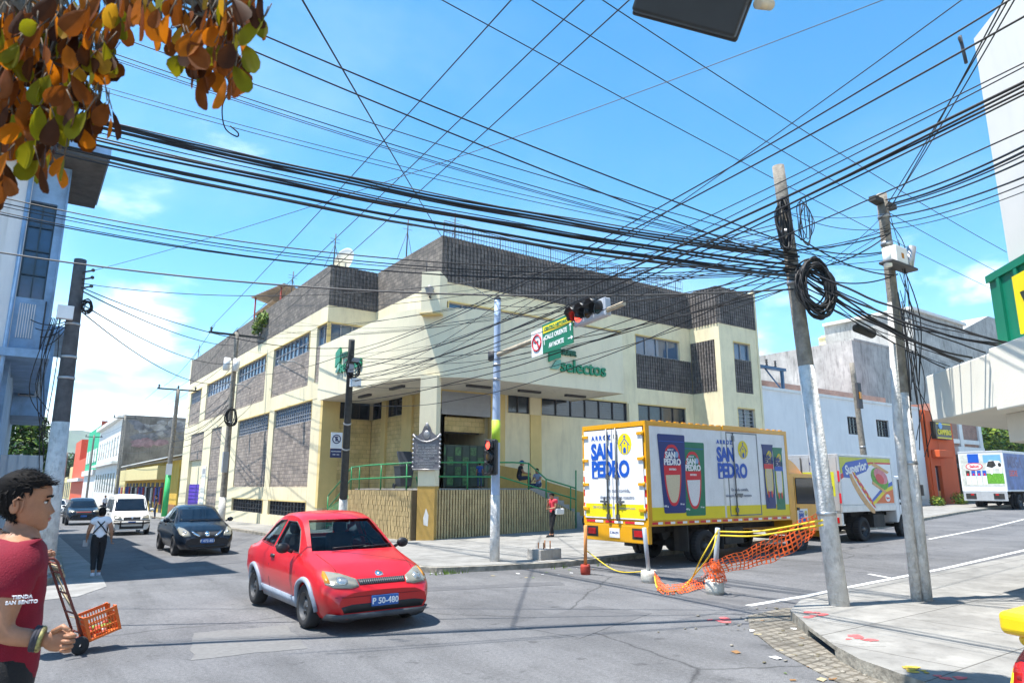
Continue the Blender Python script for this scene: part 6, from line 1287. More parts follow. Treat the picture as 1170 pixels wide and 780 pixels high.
c = at(P2B, P2T, .80); b = MB(); b.box((c.x-.34, c.y-.30, c.z), (c.x+.06, c.y-.11, c.z+.30), WHT); b.box((c.x-.55, c.y-.32, c.z-.05), (c.x+.35, c.y-.08, c.z-.0), FRD); b.obj('junction_box', p2, .015, world=True); b = MB(); b.tube([c+V((.22, -.22, 0)), c+V((.36, -.25, .40))], .075, STEEL, 12); b.obj('splice_can', p2, world=True); b = MB(); b.tube([c+V((-.48, -.2, -.1)), c+V((-.48, -.2, .22))], .065, WHT, 12); b.obj('splice_can', p2, world=True); b = MB(); b.mesh(text('III', .12, .006, .002), AMB, frame(c+V((-.13, -.302, .13)), (1, 0, 0), (0, 0, 1))); b.obj('box_mark', p2, world=True)
c = at(P2B, P2T, .97); b = MB(); b.box((c.x-.35, c.y-.06, c.z), (c.x+.4, c.y+.06, c.z+.09), PWOO); b.obj('crossarm', p2, world=True)
# coils on the first pole
def coil(b, c, R1, R2, n, u, w, rg, r=.011):
    for i in range(n):
        a0 = rg.uniform(0, 6.3); k1, k2 = R1*rg.uniform(.62, 1.06), R2*rg.uniform(.68, 1.05); o = V((rg.uniform(-.04, .04), rg.uniform(-.05, .05), rg.uniform(-.08, .05))); ph = rg.uniform(-.2, .2)
        b.tube([V(c)+o+u*(k1*cos(t_+ph))+w*(k2*sin(t_))+u.cross(w)*(.04*sin(3*t_+a0)) for t_ in [2*pi*j/26 for j in range(27)]], r*rg.uniform(.8, 1.3), CABLE, 5, False)
rg = random.Random(11); c = at(P1B, P1T, .685); uu = V((.81, -.58, 0)); b = MB(); coil(b, c+uu*.22+V((-.16, -.22, .02)), .29, .50, 34, (uu*.95+V((0, 0, -.25))).normalized(), V((.12, 0, 1)).normalized(), rg, .014); tag(b.obj('cable_coil'), 'big coil of black cable hung on the leaning concrete pole', 'cable coil')
c = at(P1B, P1T, .84); b = MB(); coil(b, c+uu*-.12+V((-.1, -.15, .05)), .10, .46, 10, uu, V((0, 0, 1)), rg, .012); coil(b, c+uu*.22+V((.0, -.1, .1)), .12, .40, 5, uu, V((0, 0, 1)), rg, .008); tag(b.obj('cable_coil'), 'tall narrow loops of slack cable above the big coil on the leaning pole', 'cable coil')
b = MB()
for i in range(16):
    f0 = rg.uniform(.5, .95); f1 = f0-rg.uniform(.1, .4); a = at(P2B, P2T, f0)+V((rg.uniform(-.18, .2), -.15, 0)); e = at(P2B, P2T, max(.33, f1))+V((rg.uniform(-.2, .3), -.16, 0)); b.tube(curve_pts([a, (a+e)/2+V((rg.uniform(-.25, .3), -.1, rg.uniform(-.2, .1))), e], 6), rg.uniform(.005, .011), CABLE, 5)
tag(b.obj('hanging_cables'), 'tangle of loose black cables hanging down the double pole', 'cables', kind='stuff')
b = MB(); c = atd(975, 373, 11.6); e = atd(1000, 383, 11.8); d_ = (e-c); b.tube([c, c+d_*.12, c+d_*.88, e], [.02, .075, .075, .02], PWOO, 12); tag(b.obj('splice_case'), 'grey cable splice case hanging between the two right hand poles', 'splice case')
LPB = V((.74, 18.9, .05)); LPT = atd(92, 297, 16.7); lp = pole('utility_pole', 'thick concrete pole with limewashed foot beside the blue building', LPB, LPT, .225, .135, mat('shaded_pole_concrete', (.10, .10, .105), .95, var=.3, sc=5, bump=.8, bsc=35, spec=.15), 3.6, None, (4.6, 5.1, 5.9)); c = at(LPB, LPT, .80); b = MB(); b.box((c.x-.35, c.y-.3, c.z-.1), (c.x-.02, c.y-.12, c.z+.22), WHT); b.obj('junction_box', lp, .01, world=True)  # shaft concrete darkened: the blue building's shade is put into its colour
b = MB()
for z in (.93, .955, .9): c = at(LPB, LPT, z); b.tube([c, c+V((.25, -.3, .02))], .02, FRD); b.ball(c+V((.27, -.32, .03)), .045, FRD, 8)
b.obj('insulator', lp, world=True); rg = random.Random(4); b = MB(); coil(b, at(LPB, LPT, .84)+V((.25, -.2, 0)), .12, .16, 9, V((1, 0, 0)), V((0, 0, 1)), rg, .012)
for i in range(7): a = at(LPB, LPT, .8)+V((-.25-.03*i, -.2, -.1)); b.tube(curve_pts([a, a+V((rg.uniform(-.25, .1), -.08, rg.uniform(-1.8, -1))), at(LPB, LPT, rg.uniform(.25, .5))+V((-.24-.05*rg.random(), -.12, 0))], 6), .010, CABLE, 5)
tag(b.obj('cable_coil'), 'loops of cable and loose tails on the pole by the blue building', 'cable coil')
DPB = V((10.6, 26.3, gz(10.6, 26.3)+.13)); DPT = atd(402, 388, 24.6); t = pole('utility_pole', 'dark tarred pole with a white foot in front of the supermarket', DPB, DPT, .16, .11, PWOO, 2.0, None, (4, 5))
c = at(DPB, DPT, .84); b = MB(); b.box((c.x-.22, c.y-.3, c.z), (c.x+.02, c.y-.14, c.z+.3), FRM); b.box((c.x-.05, c.y-.35, c.z-.5), (c.x+.3, c.y-.14, c.z-.2), WHT); b.box((c.x-.1, c.y-.36, c.z+.4), (c.x+.2, c.y-.14, c.z+.55), FRM); b.obj('junction_box', t, world=True); b = MB(); coil(b, c+V((0, -.25, .2)), .28, .35, 8, V((1, 0, 0)), V((0, 0, 1)), rg, .015); b.obj('cable_loop', t, world=True)
# no parking plate on the dark pole
t = thing('parking_sign', 'white no parking plate with a navy panel on the dark pole', 'road sign', DPB); M = frame(aty(384, 512, 26.0), (1, 0, 0), (0, 0, 1)); NS = mat('sign_white', (.72, .73, .74), .5, var=.05); NV = mat('sign_navy', (.02, .03, .10), .5)
b = MB(); b.box((-.23, 0, -.01), (.23, .62, .01), NS, M); b.box((-.23, -.36, -.01), (.23, -.01, .01), NV, M); b.obj('plate', t, world=True); b = MB(); rgp = [(.16*cos(a), .36+.16*sin(a), .014) for a in [2*pi*k/24 for k in range(25)]]; b.tube(rgp, .02, NV, 6, M=M); b.tube([(-.11, .47, .014), (.11, .25, .014)], .018, NV, 6, M=M); b.mesh(text('E', .24, .012, .004), NV, M@T(0, .36, .012)); b.mesh(text('NO ESTACIONAR', .05, .002, .003), NS, M@T(0, -.12, .012)); b.mesh(text('07:00 - 18:00', .05, .002, .003), NS, M@T(0, -.24, .012)); b.obj('symbol', t, world=True)
b = MB(); b.cyl((11.5, 28.6, -.06), (11.5, 28.6, .75), .3, mat('clay_red', (.35, .09, .04), .8), 12); tag(b.obj('planter'), 'terracotta red planter behind the red car by the porch wall', 'planter')
# street poles down the left street
def xarm(t, c, w, m, rz=0, ins=True):
    M = T(*c)@R(rz); b = MB(); b.box((-w/2, -.06, 0), (w/2, .06, .12), m, M); b.obj('crossarm', t, world=True)
    for k in (-.46, 0, .42): b = MB(); b.lathe([(.03, .12), (.08, .18), (.05, .24), (.09, .3), (.03, .42), (0, .43)], FRD, 10, M@T(k*w, 0, 0)); b.obj('insulator', t, world=True)
L1B = V((10.2, 43.9, gz(10, 44)+.13)); L1T = L1B+V((0, 0, 11.6)); l1 = pole('utility_pole', 'tall concrete pole with a wide crossarm and transformers by the supermarket side', L1B, L1T, .2, .13, PCON, 1.8, None, (4, 6.2)); xarm(l1, L1T+V((0, 0, -.25)), 3.3, PWOO)
for dx in (-1.0, .0): b = MB(); c = L1T+V((dx*.55, -.35, -2.5)); b.tube([c, c+V((.05, 0, .75))], .2, WHT, 12); b.obj('transformer', l1, world=True)
b = MB(); coil(b, L1B+V((0, -.35, 6.3)), .35, .5, 8, V((1, 0, 0)), V((0, 0, 1)), rg, .03); b.box((9.9, 43.4, L1B.z+3.0), (10.2, 43.7, L1B.z+4.2), FRM); b.obj('cable_loop', l1, world=True)
GRN2 = mat('pole_green_paint', (.03, .42, .12), .6, var=.15); L2B = V((10.2, 63, gz(10, 63)+.13)); l2 = pole('utility_pole', 'concrete pole with a green painted foot and crossarm by the yellow shop', L2B, L2B+V((.1, 0, 10.4)), .22, .15, PCON, 3.6, GRN2, (4.2,)); xarm(l2, L2B+V((.1, 0, 10.3)), 3.2, PWOO); b = MB(); b.box((9.95, 62.76, L2B.z+3.3), (10.4, 62.78, L2B.z+4.2), NS); b.obj('notice', l2, world=True)
for px, yy, hh, lb in ((139, 98, 11.5, 'concrete pole in front of the mural house'), (103, 140, 12, 'pole before the green building far down the street'), (71, 215, 12, 'last thin pole far down the left street')):
    B = V((10.3, yy, gz(10, yy)+.1)); t = pole('utility_pole', lb, B, B+V((0, 0, hh)), .2, .14, PCON); xarm(t, B+V((0, 0, hh-.4)), 2.6, PWOO)
TB = V((29.5, 15.3, gz(29, 15)+.13)); t = pole('utility_pole', 'slim grey pole behind the double pole with a yellow tag', TB, TB+V((-.35, 0, 6.9)), .15, .10, PCON, 1.5, None, (2, 3.5)); b = MB(); b.box((28.95, 15.05, 5.2), (29.25, 15.15, 6.3), FRD); b.box((29.0, 15.0, 5.6), (29.15, 15.05, 5.9), AMB); b.obj('meter_box', t, world=True)

# ---- the signal on the blue pole
VIS = mat('signal_black', (.018, .02, .022), .45, var=.2); SWH = mat('signal_housing', (.50, .52, .56), .5, var=.08, dirt=.2); LON = emat('signal_red_lit', (1.0, .05, .03), 2.5); LRD = mat('lens_red', (.12, .012, .01), .2); LYE = mat('lens_amber', (.10, .06, .02), .2); LGR = mat('lens_green', (.03, .06, .05), .2)
def head(name, label, M, lit=True, house=VIS, par=None, n=3):
    """three lens head; local x = along the row, z = facing direction, y = up the lens"""
    t = thing(name, label, 'traffic light', M.to_translation()); b = MB(); b.box((-.52, -.19, -.20), (.52, .19, 0), house, M); b.box((-.54, -.21, -.07), (.54, .21, -.02), house, M); b.obj('housing', t, .03, world=True)
    for i, (x, l) in enumerate(((-.345, LON if lit else LRD), (0, LYE), (.345, LGR))):
        b = MB(); b.lathe([(0, .03), (.10, .02), (.135, 0)], l, 20, M@T(x, 0, 0)); b.obj('lens', t, world=True); b = MB(); k = 14; vs = []
        up = -1 if False else 1
        for j in range(k+1): a = radians(-35)+radians(250)*j/k; ln = .27 if 2 < j < k-2 else .2; vs += [(x+.15*cos(a), .15*sin(a), 0), (x+.155*cos(a), .155*sin(a), ln)]
        b.add(vs, [(2*j, 2*j+1, 2*j+3, 2*j+2) for j in range(k)], VIS, True, M); o = b.obj('visor', t, world=True); s = o.modifiers.new('s', 'SOLIDIFY'); s.thickness = .008
    return t
BPB = atg(565, 641, .13); BPT = V((BPB.x+.06, BPB.y, BPB.z+6.9)); bp = pole('signal_pole', 'slim blue grey signal pole on the supermarket pavement', BPB, BPT, .125, .085, PBLU, 1.9, PWHI, (4.9, 5.3), 'signal pole', 20); b = MB(); b.lathe([(.09, 0), (.10, .05), (.04, .1), (0, .1)], FRD, 12, T(*BPT)); b.obj('cap', bp, world=True)
ST = mat('sticker_lime', (.45, .62, .05), .6, var=.2); b = MB(); b.tube([BPB.lerp(BPT, .435), BPB.lerp(BPT, .52)], .115, ST, 16); b.obj('sticker', bp, world=True)
a0 = V((BPB.x+.02, BPB.y-.12, 5.42)); a1 = V((9.75, 9.7, 5.62)); ARM = mat('arm_paint', (.5, .42, .30), .6, .2, var=.3, sc=5, dirt=.5); b = MB(); b.tube([a0, a0.lerp(a1, .5), a1], [.07, .06, .05], ARM, 12); b.obj('mast_arm', bp, world=True); b = MB(); b.tube([a0+V((0, .25, -.12)), a0+V((0, .25, .12))], .15, FRD, 12); b.obj('clamp', bp, world=True)
ad = (a1-a0).normalized()
def onarm(px, py): 
    r = ray(px, py); p0 = V((0, 0, EYE)); n = ad.cross(V((0, 0, 1))).normalized(); k = (a0-p0).dot(n)/r.dot(n); return p0+r*k
def armframe(px, py, off=0): return frame(onarm(px, py)+V((-off, 0, 0)), (ad.x, ad.y, ad.z), (0, 0, 1))
# sign: no left turn + street names
M = armframe(633, 386, .14); t = thing('street_sign', 'green street name sign with a no left turn panel on the mast arm', 'street sign', M.to_translation()); GS = mat('sign_board_green', (.012, .16, .085), .5, var=.06)
e = [M.inverted()@onarm(px, py) for px, py in ((604, 380), (625, 405), (652, 362), (660, 384))]; xl, xm, xr = -.80, -.30, .95; b = MB(); b.box((xm, -.34, -.015), (xr, .36, .0), GS, M); b.box((xl, -.34, -.015), (xm-.002, .30, 0), NS, M); b.obj('board', t, world=True)
b = MB(); b.box((xm+.04, .14, .001), (xr-.04, .31, .006), YDEC, M); b.mesh(text('CENTRO HISTORICO', .11, .004, .003), GS, M@T(.33, .225, .008)); b.mesh(text('CALLE ORIENTE', .155, .004, .003), WHITE, M@T(.27, .02, .002)@S(.82, 1, 1)); b.mesh(text('AV NORTE', .155, .004, .003), WHITE, M@T(.28, -.2, .002)@S(.82, 1, 1))
for (x, y, rz) in ((.86, .05, 0), (.84, -.2, -pi/2), (-.22, -.05, 0)): Q = M@T(x, y, 0)@R(rz); b.box((-.012, -.09, .001), (.012, .05, .005), WHITE, Q); b.prism([(-.05, .03), (.05, .03), (0, .11)], .001, .005, WHITE, Q)
b.obj('lettering', t, world=True); b = MB(); b.tube([(-.55+.19*cos(a), -.02+.19*sin(a), .003) for a in [2*pi*k/30 for k in range(31)]], .022, REDD, 6, M=M); Q = M@T(-.55, -.02, 0); b.prism([(.03, -.13), (.07, -.13), (.07, .05), (-.05, .05), (-.05, .09), (-.13, .03), (-.05, -.03), (-.05, .01), (.03, .01)], .001, .005, FRD, Q); b.box((-.02, -.2, .006), (.02, .2, .010), REDD, Q@R(radians(45))); b.obj('no_left_turn', t, world=True)
M = armframe(676, 362, .10)@T(0, .10, 0); head('traffic_light', 'horizontal three lens signal showing red on the mast arm', M@S(1.05), True, SWH)
M = frame(V((BPB.x-.22, BPB.y-.12, aty(553, 522, BPB.y).z)), (0, 0, -1), (0, -1, 0)); M = frame(V((BPB.x-.27, BPB.y-.15, aty(553, 522, BPB.y).z)), (0, 0, -1), (0, -1, 0)); Q = M
u = V((0, 0, -1)); n_ = V((-.9, -.45, 0)).normalized(); wv = n_.cross(u); head('traffic_light', 'vertical black signal showing red fixed to the blue grey pole', frame(M.to_translation(), u, wv)@S(.85), True); b = MB(); c = M.to_translation(); b.tube([c+V((.05, 0, .25)), V((BPB.x, BPB.y, c.z+.25))], .025, FRD); b.tube([c+V((.05, 0, -.25)), V((BPB.x, BPB.y, c.z-.25))], .025, FRD); b.obj('bracket', bp, world=True)
# the near signal hanging into the top of the picture, seen from behind, on its own mast
c = atd(790, 8, 7.2); ax = (atd(850, 30, 7.1)-atd(735, 0, 7.4)).normalized(); nz_ = V((.30, .75, .55)); nz_ = (nz_-ax*nz_.dot(ax)).normalized(); wv = nz_.cross(ax); head('traffic_light', 'near signal head seen from behind at the top edge of the view', frame(c, ax, wv)@S(1.08), False, VIS); NB = V((5.3, -2.5, .0)); NB.z = gz(5.3, -2.5)
# its mast stands on the south-east pavement behind the viewer
nm = pole('signal_pole', 'steel mast behind the viewer carrying the near signal head', (7.3, -1.2, .15), (7.3, -1.2, 7.4), .12, .09, PBLU, 0, None, (), 'signal pole'); b = MB(); e = atd(868, 3, 7.0); b.tube([(7.3, -1.2, 7.15), e.lerp(V((7.3, -1.2, 7.15)), .5)+V((0, 0, .1)), e+V((0, .0, .12)), c+ax*.3+V((0, 0, .26))], [.06, .05, .045, .045], ARM, 10); b.obj('mast_arm', nm, world=True)
b = MB(); b.tube([e+V((-.04, 0, -.03)), e+V((.16, -.02, .03))], .055, ARM, 12); b.obj('arm_end', nm, world=True)

# ---- on the pavement
c = atg(622, 638, .13); t = thing('concrete_footing', 'square concrete footing with four rusty anchor bolts', 'footing', c, radians(6)); b = MB(); b.box((-.38, -.26, 0), (.38, .26, .26), CONCW); b.obj('block', t, bevel=.015)
for x in (-.12, .12):
    for y in (-.1, .1): b = MB(); b.cyl((x, y, .25), (x, y, .42+.04*(x > 0)), .016, mat('rust', (.28, .12, .05), .9, var=.3), 8); b.obj('bolt', t)
# posts in buckets, barrier rope and mesh
ORP = mat('orange_post', (.62, .24, .07), .7, var=.3, sc=6); PIPE = mat('grey_pipe', (.38, .42, .47), .45, .3, var=.2); BKR = mat('bucket_red', (.33, .035, .02), .8, var=.3, sc=7, dirt=.3); BKW = mat('bucket_whitewash', (.60, .57, .50), .9, var=.3, sc=7, bump=.6, dirt=.5); ROPE = mat('yellow_rope', (.68, .48, .03), .7, var=.2, sc=30); MESH = mat('orange_mesh', (.80, .12, .02), .6, var=.12)
def post(label, px, pyb, top, r, mp, rb, hb, mb_):
    g = atg(px, pyb-2, 0); t = thing('barrier_post', label, 'barrier post', g); b = MB(); b.lathe([(0, 0), (rb*.92, 0), (rb, hb*.25), (rb*1.02, hb*.5), (rb, hb*.8), (rb*.9, hb), (rb*.85, hb*.97), (0, hb*.95)], mb_, 22); b.obj('bucket_base', t); D = (FW.dot(g-V((0, 0, EYE)))); e = atd(top[0], top[1], D)-g; b = MB(); b.tube([(0, 0, hb*.5), e], r, mp, 10); b.obj('stick', t); return g, g+e
g1, e1 = post('orange stick in a red bucket of concrete behind the truck', 669, 658, (669, 600), .04, ORP, .115, .22, BKR); g2, e2 = post('grey pipe leaning in a whitewashed bucket with orange mesh at its foot', 742, 667, (736, 603), .045, PIPE, .17, .24, BKW); g3, e3 = post('grey pipe in a whitewashed bucket nearest the leaning pole', 817, 680, (820, 603), .045, PIPE, .17, .24, BKW)
def rope(label, pts, r=.012):
    b = MB(); b.tube(curve_pts(pts, 8), r, ROPE, 6); return tag(b.obj('barrier_rope'), label, 'rope', 'yellow ropes strung between the barrier posts')
G = lambda px, py: atg(px, py, .02)
rope('slack yellow rope from the orange stick to the leaning grey pipe', [g1+V((0, 0, .55)), g1.lerp(g2, .5)+V((0, 0, .16)), g2+V((-.02, 0, .22)), g2+V((.05, -.1, .15))]); rope('yellow rope lying between the two whitewashed buckets', [g2+V((.05, -.1, .15)), G(752, 672), G(770, 675), G(786, 668), g3.lerp(e3, .55)+V((-.3, .1, 0)), e3+V((-.02, -.03, -.02))], .014)
rope('yellow rope climbing to the top of the right hand grey pipe', [G(778, 673), G(790, 668)+V((0, 0, .12)), e3+V((-.25, .0, -.45)), e3+V((0, 0, -.06))], .014)
pe = at(P1B, P1T, .105)
for dz, lb in ((0, 'upper'), (-.07, 'lower')): rope(lb+' yellow rope stretched from the grey pipe to the leaning concrete pole', [e3+V((0, -.05, -.06+dz)), e3.lerp(at(P1B, P1T, .17), .4)+V((0, 0, -.09+dz)), at(P1B, P1T, .175)+V((-.15, 0, dz))], .017)
def net(label, top, bot, nu, nv, name='safety_mesh'):
    b = MB(); tp_ = curve_pts(top, 10); bt = curve_pts(bot, 10)
    def S_(u, v): a = u*(len(tp_)-1); i = min(int(a), len(tp_)-2); p = tp_[i].lerp(tp_[i+1], a-i); q = bt[i].lerp(bt[i+1], a-i); return p.lerp(q, v)+V((.012*sin(19*u+5*v), .03*sin(9*u+4*v), .012*sin(31*u)))
    for i in range(nu):
        for j in range(nv):
            o = .5/nu if j % 2 else 0; c4 = [((i+a)/nu+o*0, (j+e)/nv) for a, e in ((0, 0), (1, 0), (1, 1), (0, 1))]; cx, cy = (i+.5)/nu, (j+.5)/nv; k = .30; oc = [(i+a+.0, j+e) for a, e in ((.35, 0), (.65, 0), (1, .5), (.65, 1), (.35, 1), (0, .5))]
            i4 = [(cx+(u-cx)*(1-k), cy+(v-cy)*(1-k)) for u, v in c4]; jt = lambda p: (p[0]+.16/nu*noise.noise(V((p[0]*nu*1.3, p[1]*nv*1.3, 2.2))), min(1.06, max(-.06, p[1]+.35/nv*noise.noise(V((p[0]*nu*1.1, p[1]*nv*1.1, 7.7))))))
            if noise.noise(V((i*.9, j*.9, 3.3))) > .42: continue
            vs = [S_(*jt(p)) for p in c4+i4]; b.add(vs, [(0, 1, 5, 4), (1, 2, 6, 5), (2, 3, 7, 6), (3, 0, 4, 7)], MESH)
    o = tag(b.obj(name), label, 'safety mesh'); s = o.modifiers.new('s', 'SOLIDIFY'); s.thickness = .006; return o
D1 = FW.dot(g3-V((0, 0, EYE))); A_ = lambda px, py, D: atd(px, py, D)
net('orange safety mesh strung from the grey pipe up to the leaning pole', [A_(803, 645, D1), A_(845, 630, D1-.3), A_(890, 606, D1-.6), A_(934, 586, D1-.9)], [A_(805, 655, D1), A_(850, 650, D1-.3), A_(893, 637, D1-.6), A_(932, 610, D1-.9)], 26, 6)
net('crumpled orange mesh lying at the foot of the two whitewashed buckets', [g2+V((-.05, -.18, .26)), G(752, 665)+V((0, 0, .14)), G(762, 674)+V((0, 0, .1)), G(785, 670)+V((0, 0, .1)), G(806, 662)+V((0, 0, .1)), g3+V((-.1, -.15, .5))], [g2+V((.1, -.2, .1)), G(750, 674), G(768, 679), G(790, 675), G(806, 670), g3+V((.12, -.18, .2))], 34, 4)
net('orange mesh wrapped round the right hand grey pipe', [g3+V((-.16, -.05, .62)), g3+V((-.02, -.1, .64)), g3+V((.1, -.03, .6))], [g3+V((-.24, -.1, .24)), g3+V((0, -.2, .22)), g3+V((.2, -.1, .24))], 10, 5)

# ---- hand truck and crate
t = thing('hand_truck', 'rusty red hand truck tilted back with rope round its frame', 'hand truck', (.86, 10.25, gz(1, 10.3)), radians(14)); t.scale = (.86, .8, .92); HR = mat('hand_truck_red', (.16, .04, .03), .7, var=.35, sc=9, dirt=.4); CORD = mat('old_cord', (.34, .27, .17), .9, var=.2)
# local: x = forward (toe plate side), y = across
W2 = .21; tl = radians(24); HX = lambda h: (-h*sin(tl), h*cos(tl))
for s in (-1, 1):
    b = MB(); p = [(HX(h)[0], s*W2, .16+HX(h)[1]) for h in (0, .55, 1.1)]; b.tube(p+[(HX(1.1)[0]-.05, s*W2, .16+HX(1.15)[1]), (HX(1.1)[0]-.24, s*W2, .18+HX(1.16)[1])], .017, HR, 8); b.obj('rail', t); b = MB(); b.lathe([(.02, -.03), (.1, -.035), (.115, 0), (.1, .035), (.02, .03)], TYRE, 18, T(-.06, s*(W2+.06), .115)@R(pi/2, 'X')); b.obj('wheel', t)
for h in (.1, .38, .66, .95, 1.08): b = MB(); b.tube([(HX(h)[0], -W2, .16+HX(h)[1]), (HX(h)[0], W2, .16+HX(h)[1])], .012, HR, 6); b.obj('crossbar', t)
b = MB(); b.box((-.02, -.2, .13), (.3, .2, .145), HR, R(radians(-12), 'Y')); b.obj('toe_plate', t); b = MB(); rg = random.Random(8)
for k in range(9): h = .95+rg.uniform(-.05, .1); b.tube([(HX(h)[0]+.02, -W2-.02, .16+HX(h)[1]), (HX(h)[0]+.04, 0, .16+HX(h)[1]+rg.uniform(-.04, .04)), (HX(h)[0]+.02, W2+.02, .16+HX(h)[1])], .012, CORD, 5)
for k in range(6): h0, h1 = rg.uniform(.2, .5), rg.uniform(.2, .95); b.tube([(HX(h0)[0]+.03, -W2, .16+HX(h0)[1]), (HX(h1)[0]+.03, W2, .16+HX(h1)[1])], .008, CORD, 5)
b.obj('cord', t)
OC = mat('crate_orange', (.68, .13, .02), .5, var=.12, sc=4); t = thing('plastic_crate', 'orange lattice plastic crate tipped on the hand truck', 'crate', (.93, 10.2, gz(1, 10.2)+.13), radians(14)); M = R(radians(-17), 'Y')@T(-.02, -.16, .0); b = MB(); lx, ly, lz = .37, .32, .30
b.box((0, 0, 0), (lx, ly, .012), OC, M)
for x in (0, lx-.03):
    for y in (0, ly-.03): b.box((x, y, 0), (x+.03, y+.03, lz), OC, M)
for z in (.012, .10, .2, lz-.04):
    h = .035 if z > .25 else .014
    for y in (0, ly-.012): b.box((.03, y, z), (lx-.03, y+.012, z+h), OC, M)
    for x in (0, lx-.012):
        b.box((x, .03, z), (x+.012, .03+(ly-.06)*(.28 if z > .25 and x > 0 else 1), z+h), OC, M)
        if z > .25 and x > 0: b.box((x, ly-.03-(ly-.06)*.28, z), (x+.012, ly-.03, z+h), OC, M)
for i in range(1, 12):
    for y in (0, ly-.012): b.box((lx*i/12-.005, y+.001, .012), (lx*i/12+.005, y+.011, lz-.04), OC, M)
for i in range(1, 9):
    for x in (0, lx-.012): b.box((x+.001, ly*i/9-.005, .012), (x+.011, ly*i/9+.005, lz-.04 if not (3 <= i <= 6 and x > 0) else .2), OC, M)
b.obj('basket', t); b = MB(); rg = random.Random(2)
for i in range(14): b.ball((rg.uniform(.06, .3), rg.uniform(.06, .26), .05+rg.uniform(0, .05)), (.05, .04, .035), [WHITE, mat('fruit_red', (.4, .05, .03)), mat('leaf_scrap', (.2, .3, .05))][i % 3], 8, M)
b.obj('produce', t)

# ---- parked motorcycle behind the ramp, yellow taxi at the right edge
def motorbike(label, loc, rz):
    t = thing('motorcycle', label, 'motorcycle', loc, rz)
    for y in (0, 1.28):
        b = MB(); b.tube([(0, y+.29*cos(a), .31+.29*sin(a)) for a in [2*pi*k/26 for k in range(27)]], .05, TYRE, 8, False); b.obj('wheel', t); b = MB()
        for k in range(12): a = 2*pi*k/12; b.tube([(0, y, .31), (0, y+.26*cos(a), .31+.26*sin(a))], .006, CHR, 4)
        b.tube([(-.06, y, .31), (.06, y, .31)], .045, FRD, 10); b.obj('spokes', t)
    b = MB(); b.tube([(0, 0, .31), (0, .12, .62), (0, .3, 1.0)], .03, CHR, 8); b.tube([(-.34, .42, 1.06), (0, .3, 1.02), (.34, .42, 1.06)], .016, FRD, 6); b.ball((0, .2, .88), (.1, .09, .1), FRD, 10); b.obj('fork', t); b = MB(); b.ball((0, .52, .80), (.14, .26, .13), mat('moto_black', (.02, .02, .025), .3, coat=.5), 14); b.obj('tank', t); b = MB(); b.box((-.12, .72, .72), (.12, 1.42, .80), BLK); b.obj('seat', t, .04); b = MB(); b.box((-.11, .42, .28), (.11, .82, .62), FRM); b.tube([(.12, .5, .3), (.14, .9, .26), (.14, 1.4, .34)], .035, CHR, 8); b.tube([(0, .3, .9), (0, .5, .3), (0, .9, .3), (0, 1.28, .31)], .025, FRD, 6); b.obj('engine', t)
motorbike('black motorcycle parked at the foot of the ramp behind the truck', (20.9, 21.6, gz(20, 20)+.13), radians(28))
TXY = mat('taxi_yellow', (.78, .52, .005), .25, var=.04, coat=.5); P_tx = {k: v for k, v in P_sed.items() if k != 'ptext'}; P_tx['ptext'] = ''
tx, tbv = car('taxi', 'yellow taxi whose tail corner shows at the lower right edge', P_tx, (6.02, -2.2, gz(5, 0)), TXY, 0, RIMS, far=True)
for s in (-1, 1):
    patch(tbv, [(4.10, .55), (4.42, .55), (4.42, .84), (4.13, .84)], 'x', s, TAIL, .012, .08, name='tail_light', par=tx); patch(tbv, [(1.1, .86), (4.42, .86), (4.42, .93), (1.1, .93)], 'x', s, WHITE, .008, .2, name='white_stripe', par=tx)
    patch(tbv, [(4.30, .862), (4.38, .862), (4.38, .928), (4.30, .928)], 'x', s, NAVY, .012, .2, name='blue_check', par=tx)
b = MB(); tx.scale = (.95, .95, .97); b.prism([(-.70, 4.28), (-.60, 4.10), (.60, 4.10), (.70, 4.28), (.64, 4.47), (-.64, 4.47)], 1.03, 1.18, TXY); b.box((-.55, 4.2, .95), (.55, 4.4, 1.035), TXY); b.obj('spoiler', tx, .045, seg=4)
# ------------------------------------------------------------------ people
SKINM = mat('skin', (.34, .165, .095), .5, var=.14, sc=18, spec=.35, bump=.12, bsc=240); SKINM.node_tree.nodes['Principled BSDF'].inputs['Subsurface Weight'].default_value = .12; SKINM.node_tree.nodes['Principled BSDF'].inputs['Subsurface Radius'].default_value = (.012, .005, .003); HAIRM = mat('black_hair', (.006, .005, .005), .75, var=.4, sc=40, spec=.12); EYEW = mat('eye_white', (.6, .58, .55), .3); LIPM = mat('lip', (.34, .12, .085), .5)
def skinmesh(J, E_, Rr, root, sub=2):
    me = bpy.data.meshes.new('sk'); ks = list(J); me.from_pydata([J[k] for k in ks], [(ks.index(a), ks.index(c)) for a, c in E_], []); o = bpy.data.objects.new('sk', me); COL.objects.link(o); o.modifiers.new('s', 'SKIN')
    for i, k in enumerate(ks): r = Rr[k]; me.skin_vertices[0].data[i].radius = r if isinstance(r, tuple) else (r, r); me.skin_vertices[0].data[i].use_root = (k == root)
    s = o.modifiers.new('u', 'SUBSURF'); s.levels = sub; s.render_levels = sub
    m2 = bpy.data.meshes.new_from_object(o.evaluated_get(bpy.context.evaluated_depsgraph_get())); bpy.data.objects.remove(o); return m2
HR_T = [(0, -.070, -.022, .026), (.008, -.082, -.012, .038), (.025, -.088, .008, .050), (.045, -.088, .035, .058), (.065, -.087, .060, .064), (.085, -.086, .078, .068), (.105, -.084, .088, .071), (.125, -.087, .094, .073), (.145, -.092, .097, .0745), (.165, -.091, .097, .074), (.185, -.083, .092, .070), (.205, -.066, .080, .061), (.222, -.040, .056, .044), (.233, -.012, .028, .022), (.236, .006, .010, .004)]
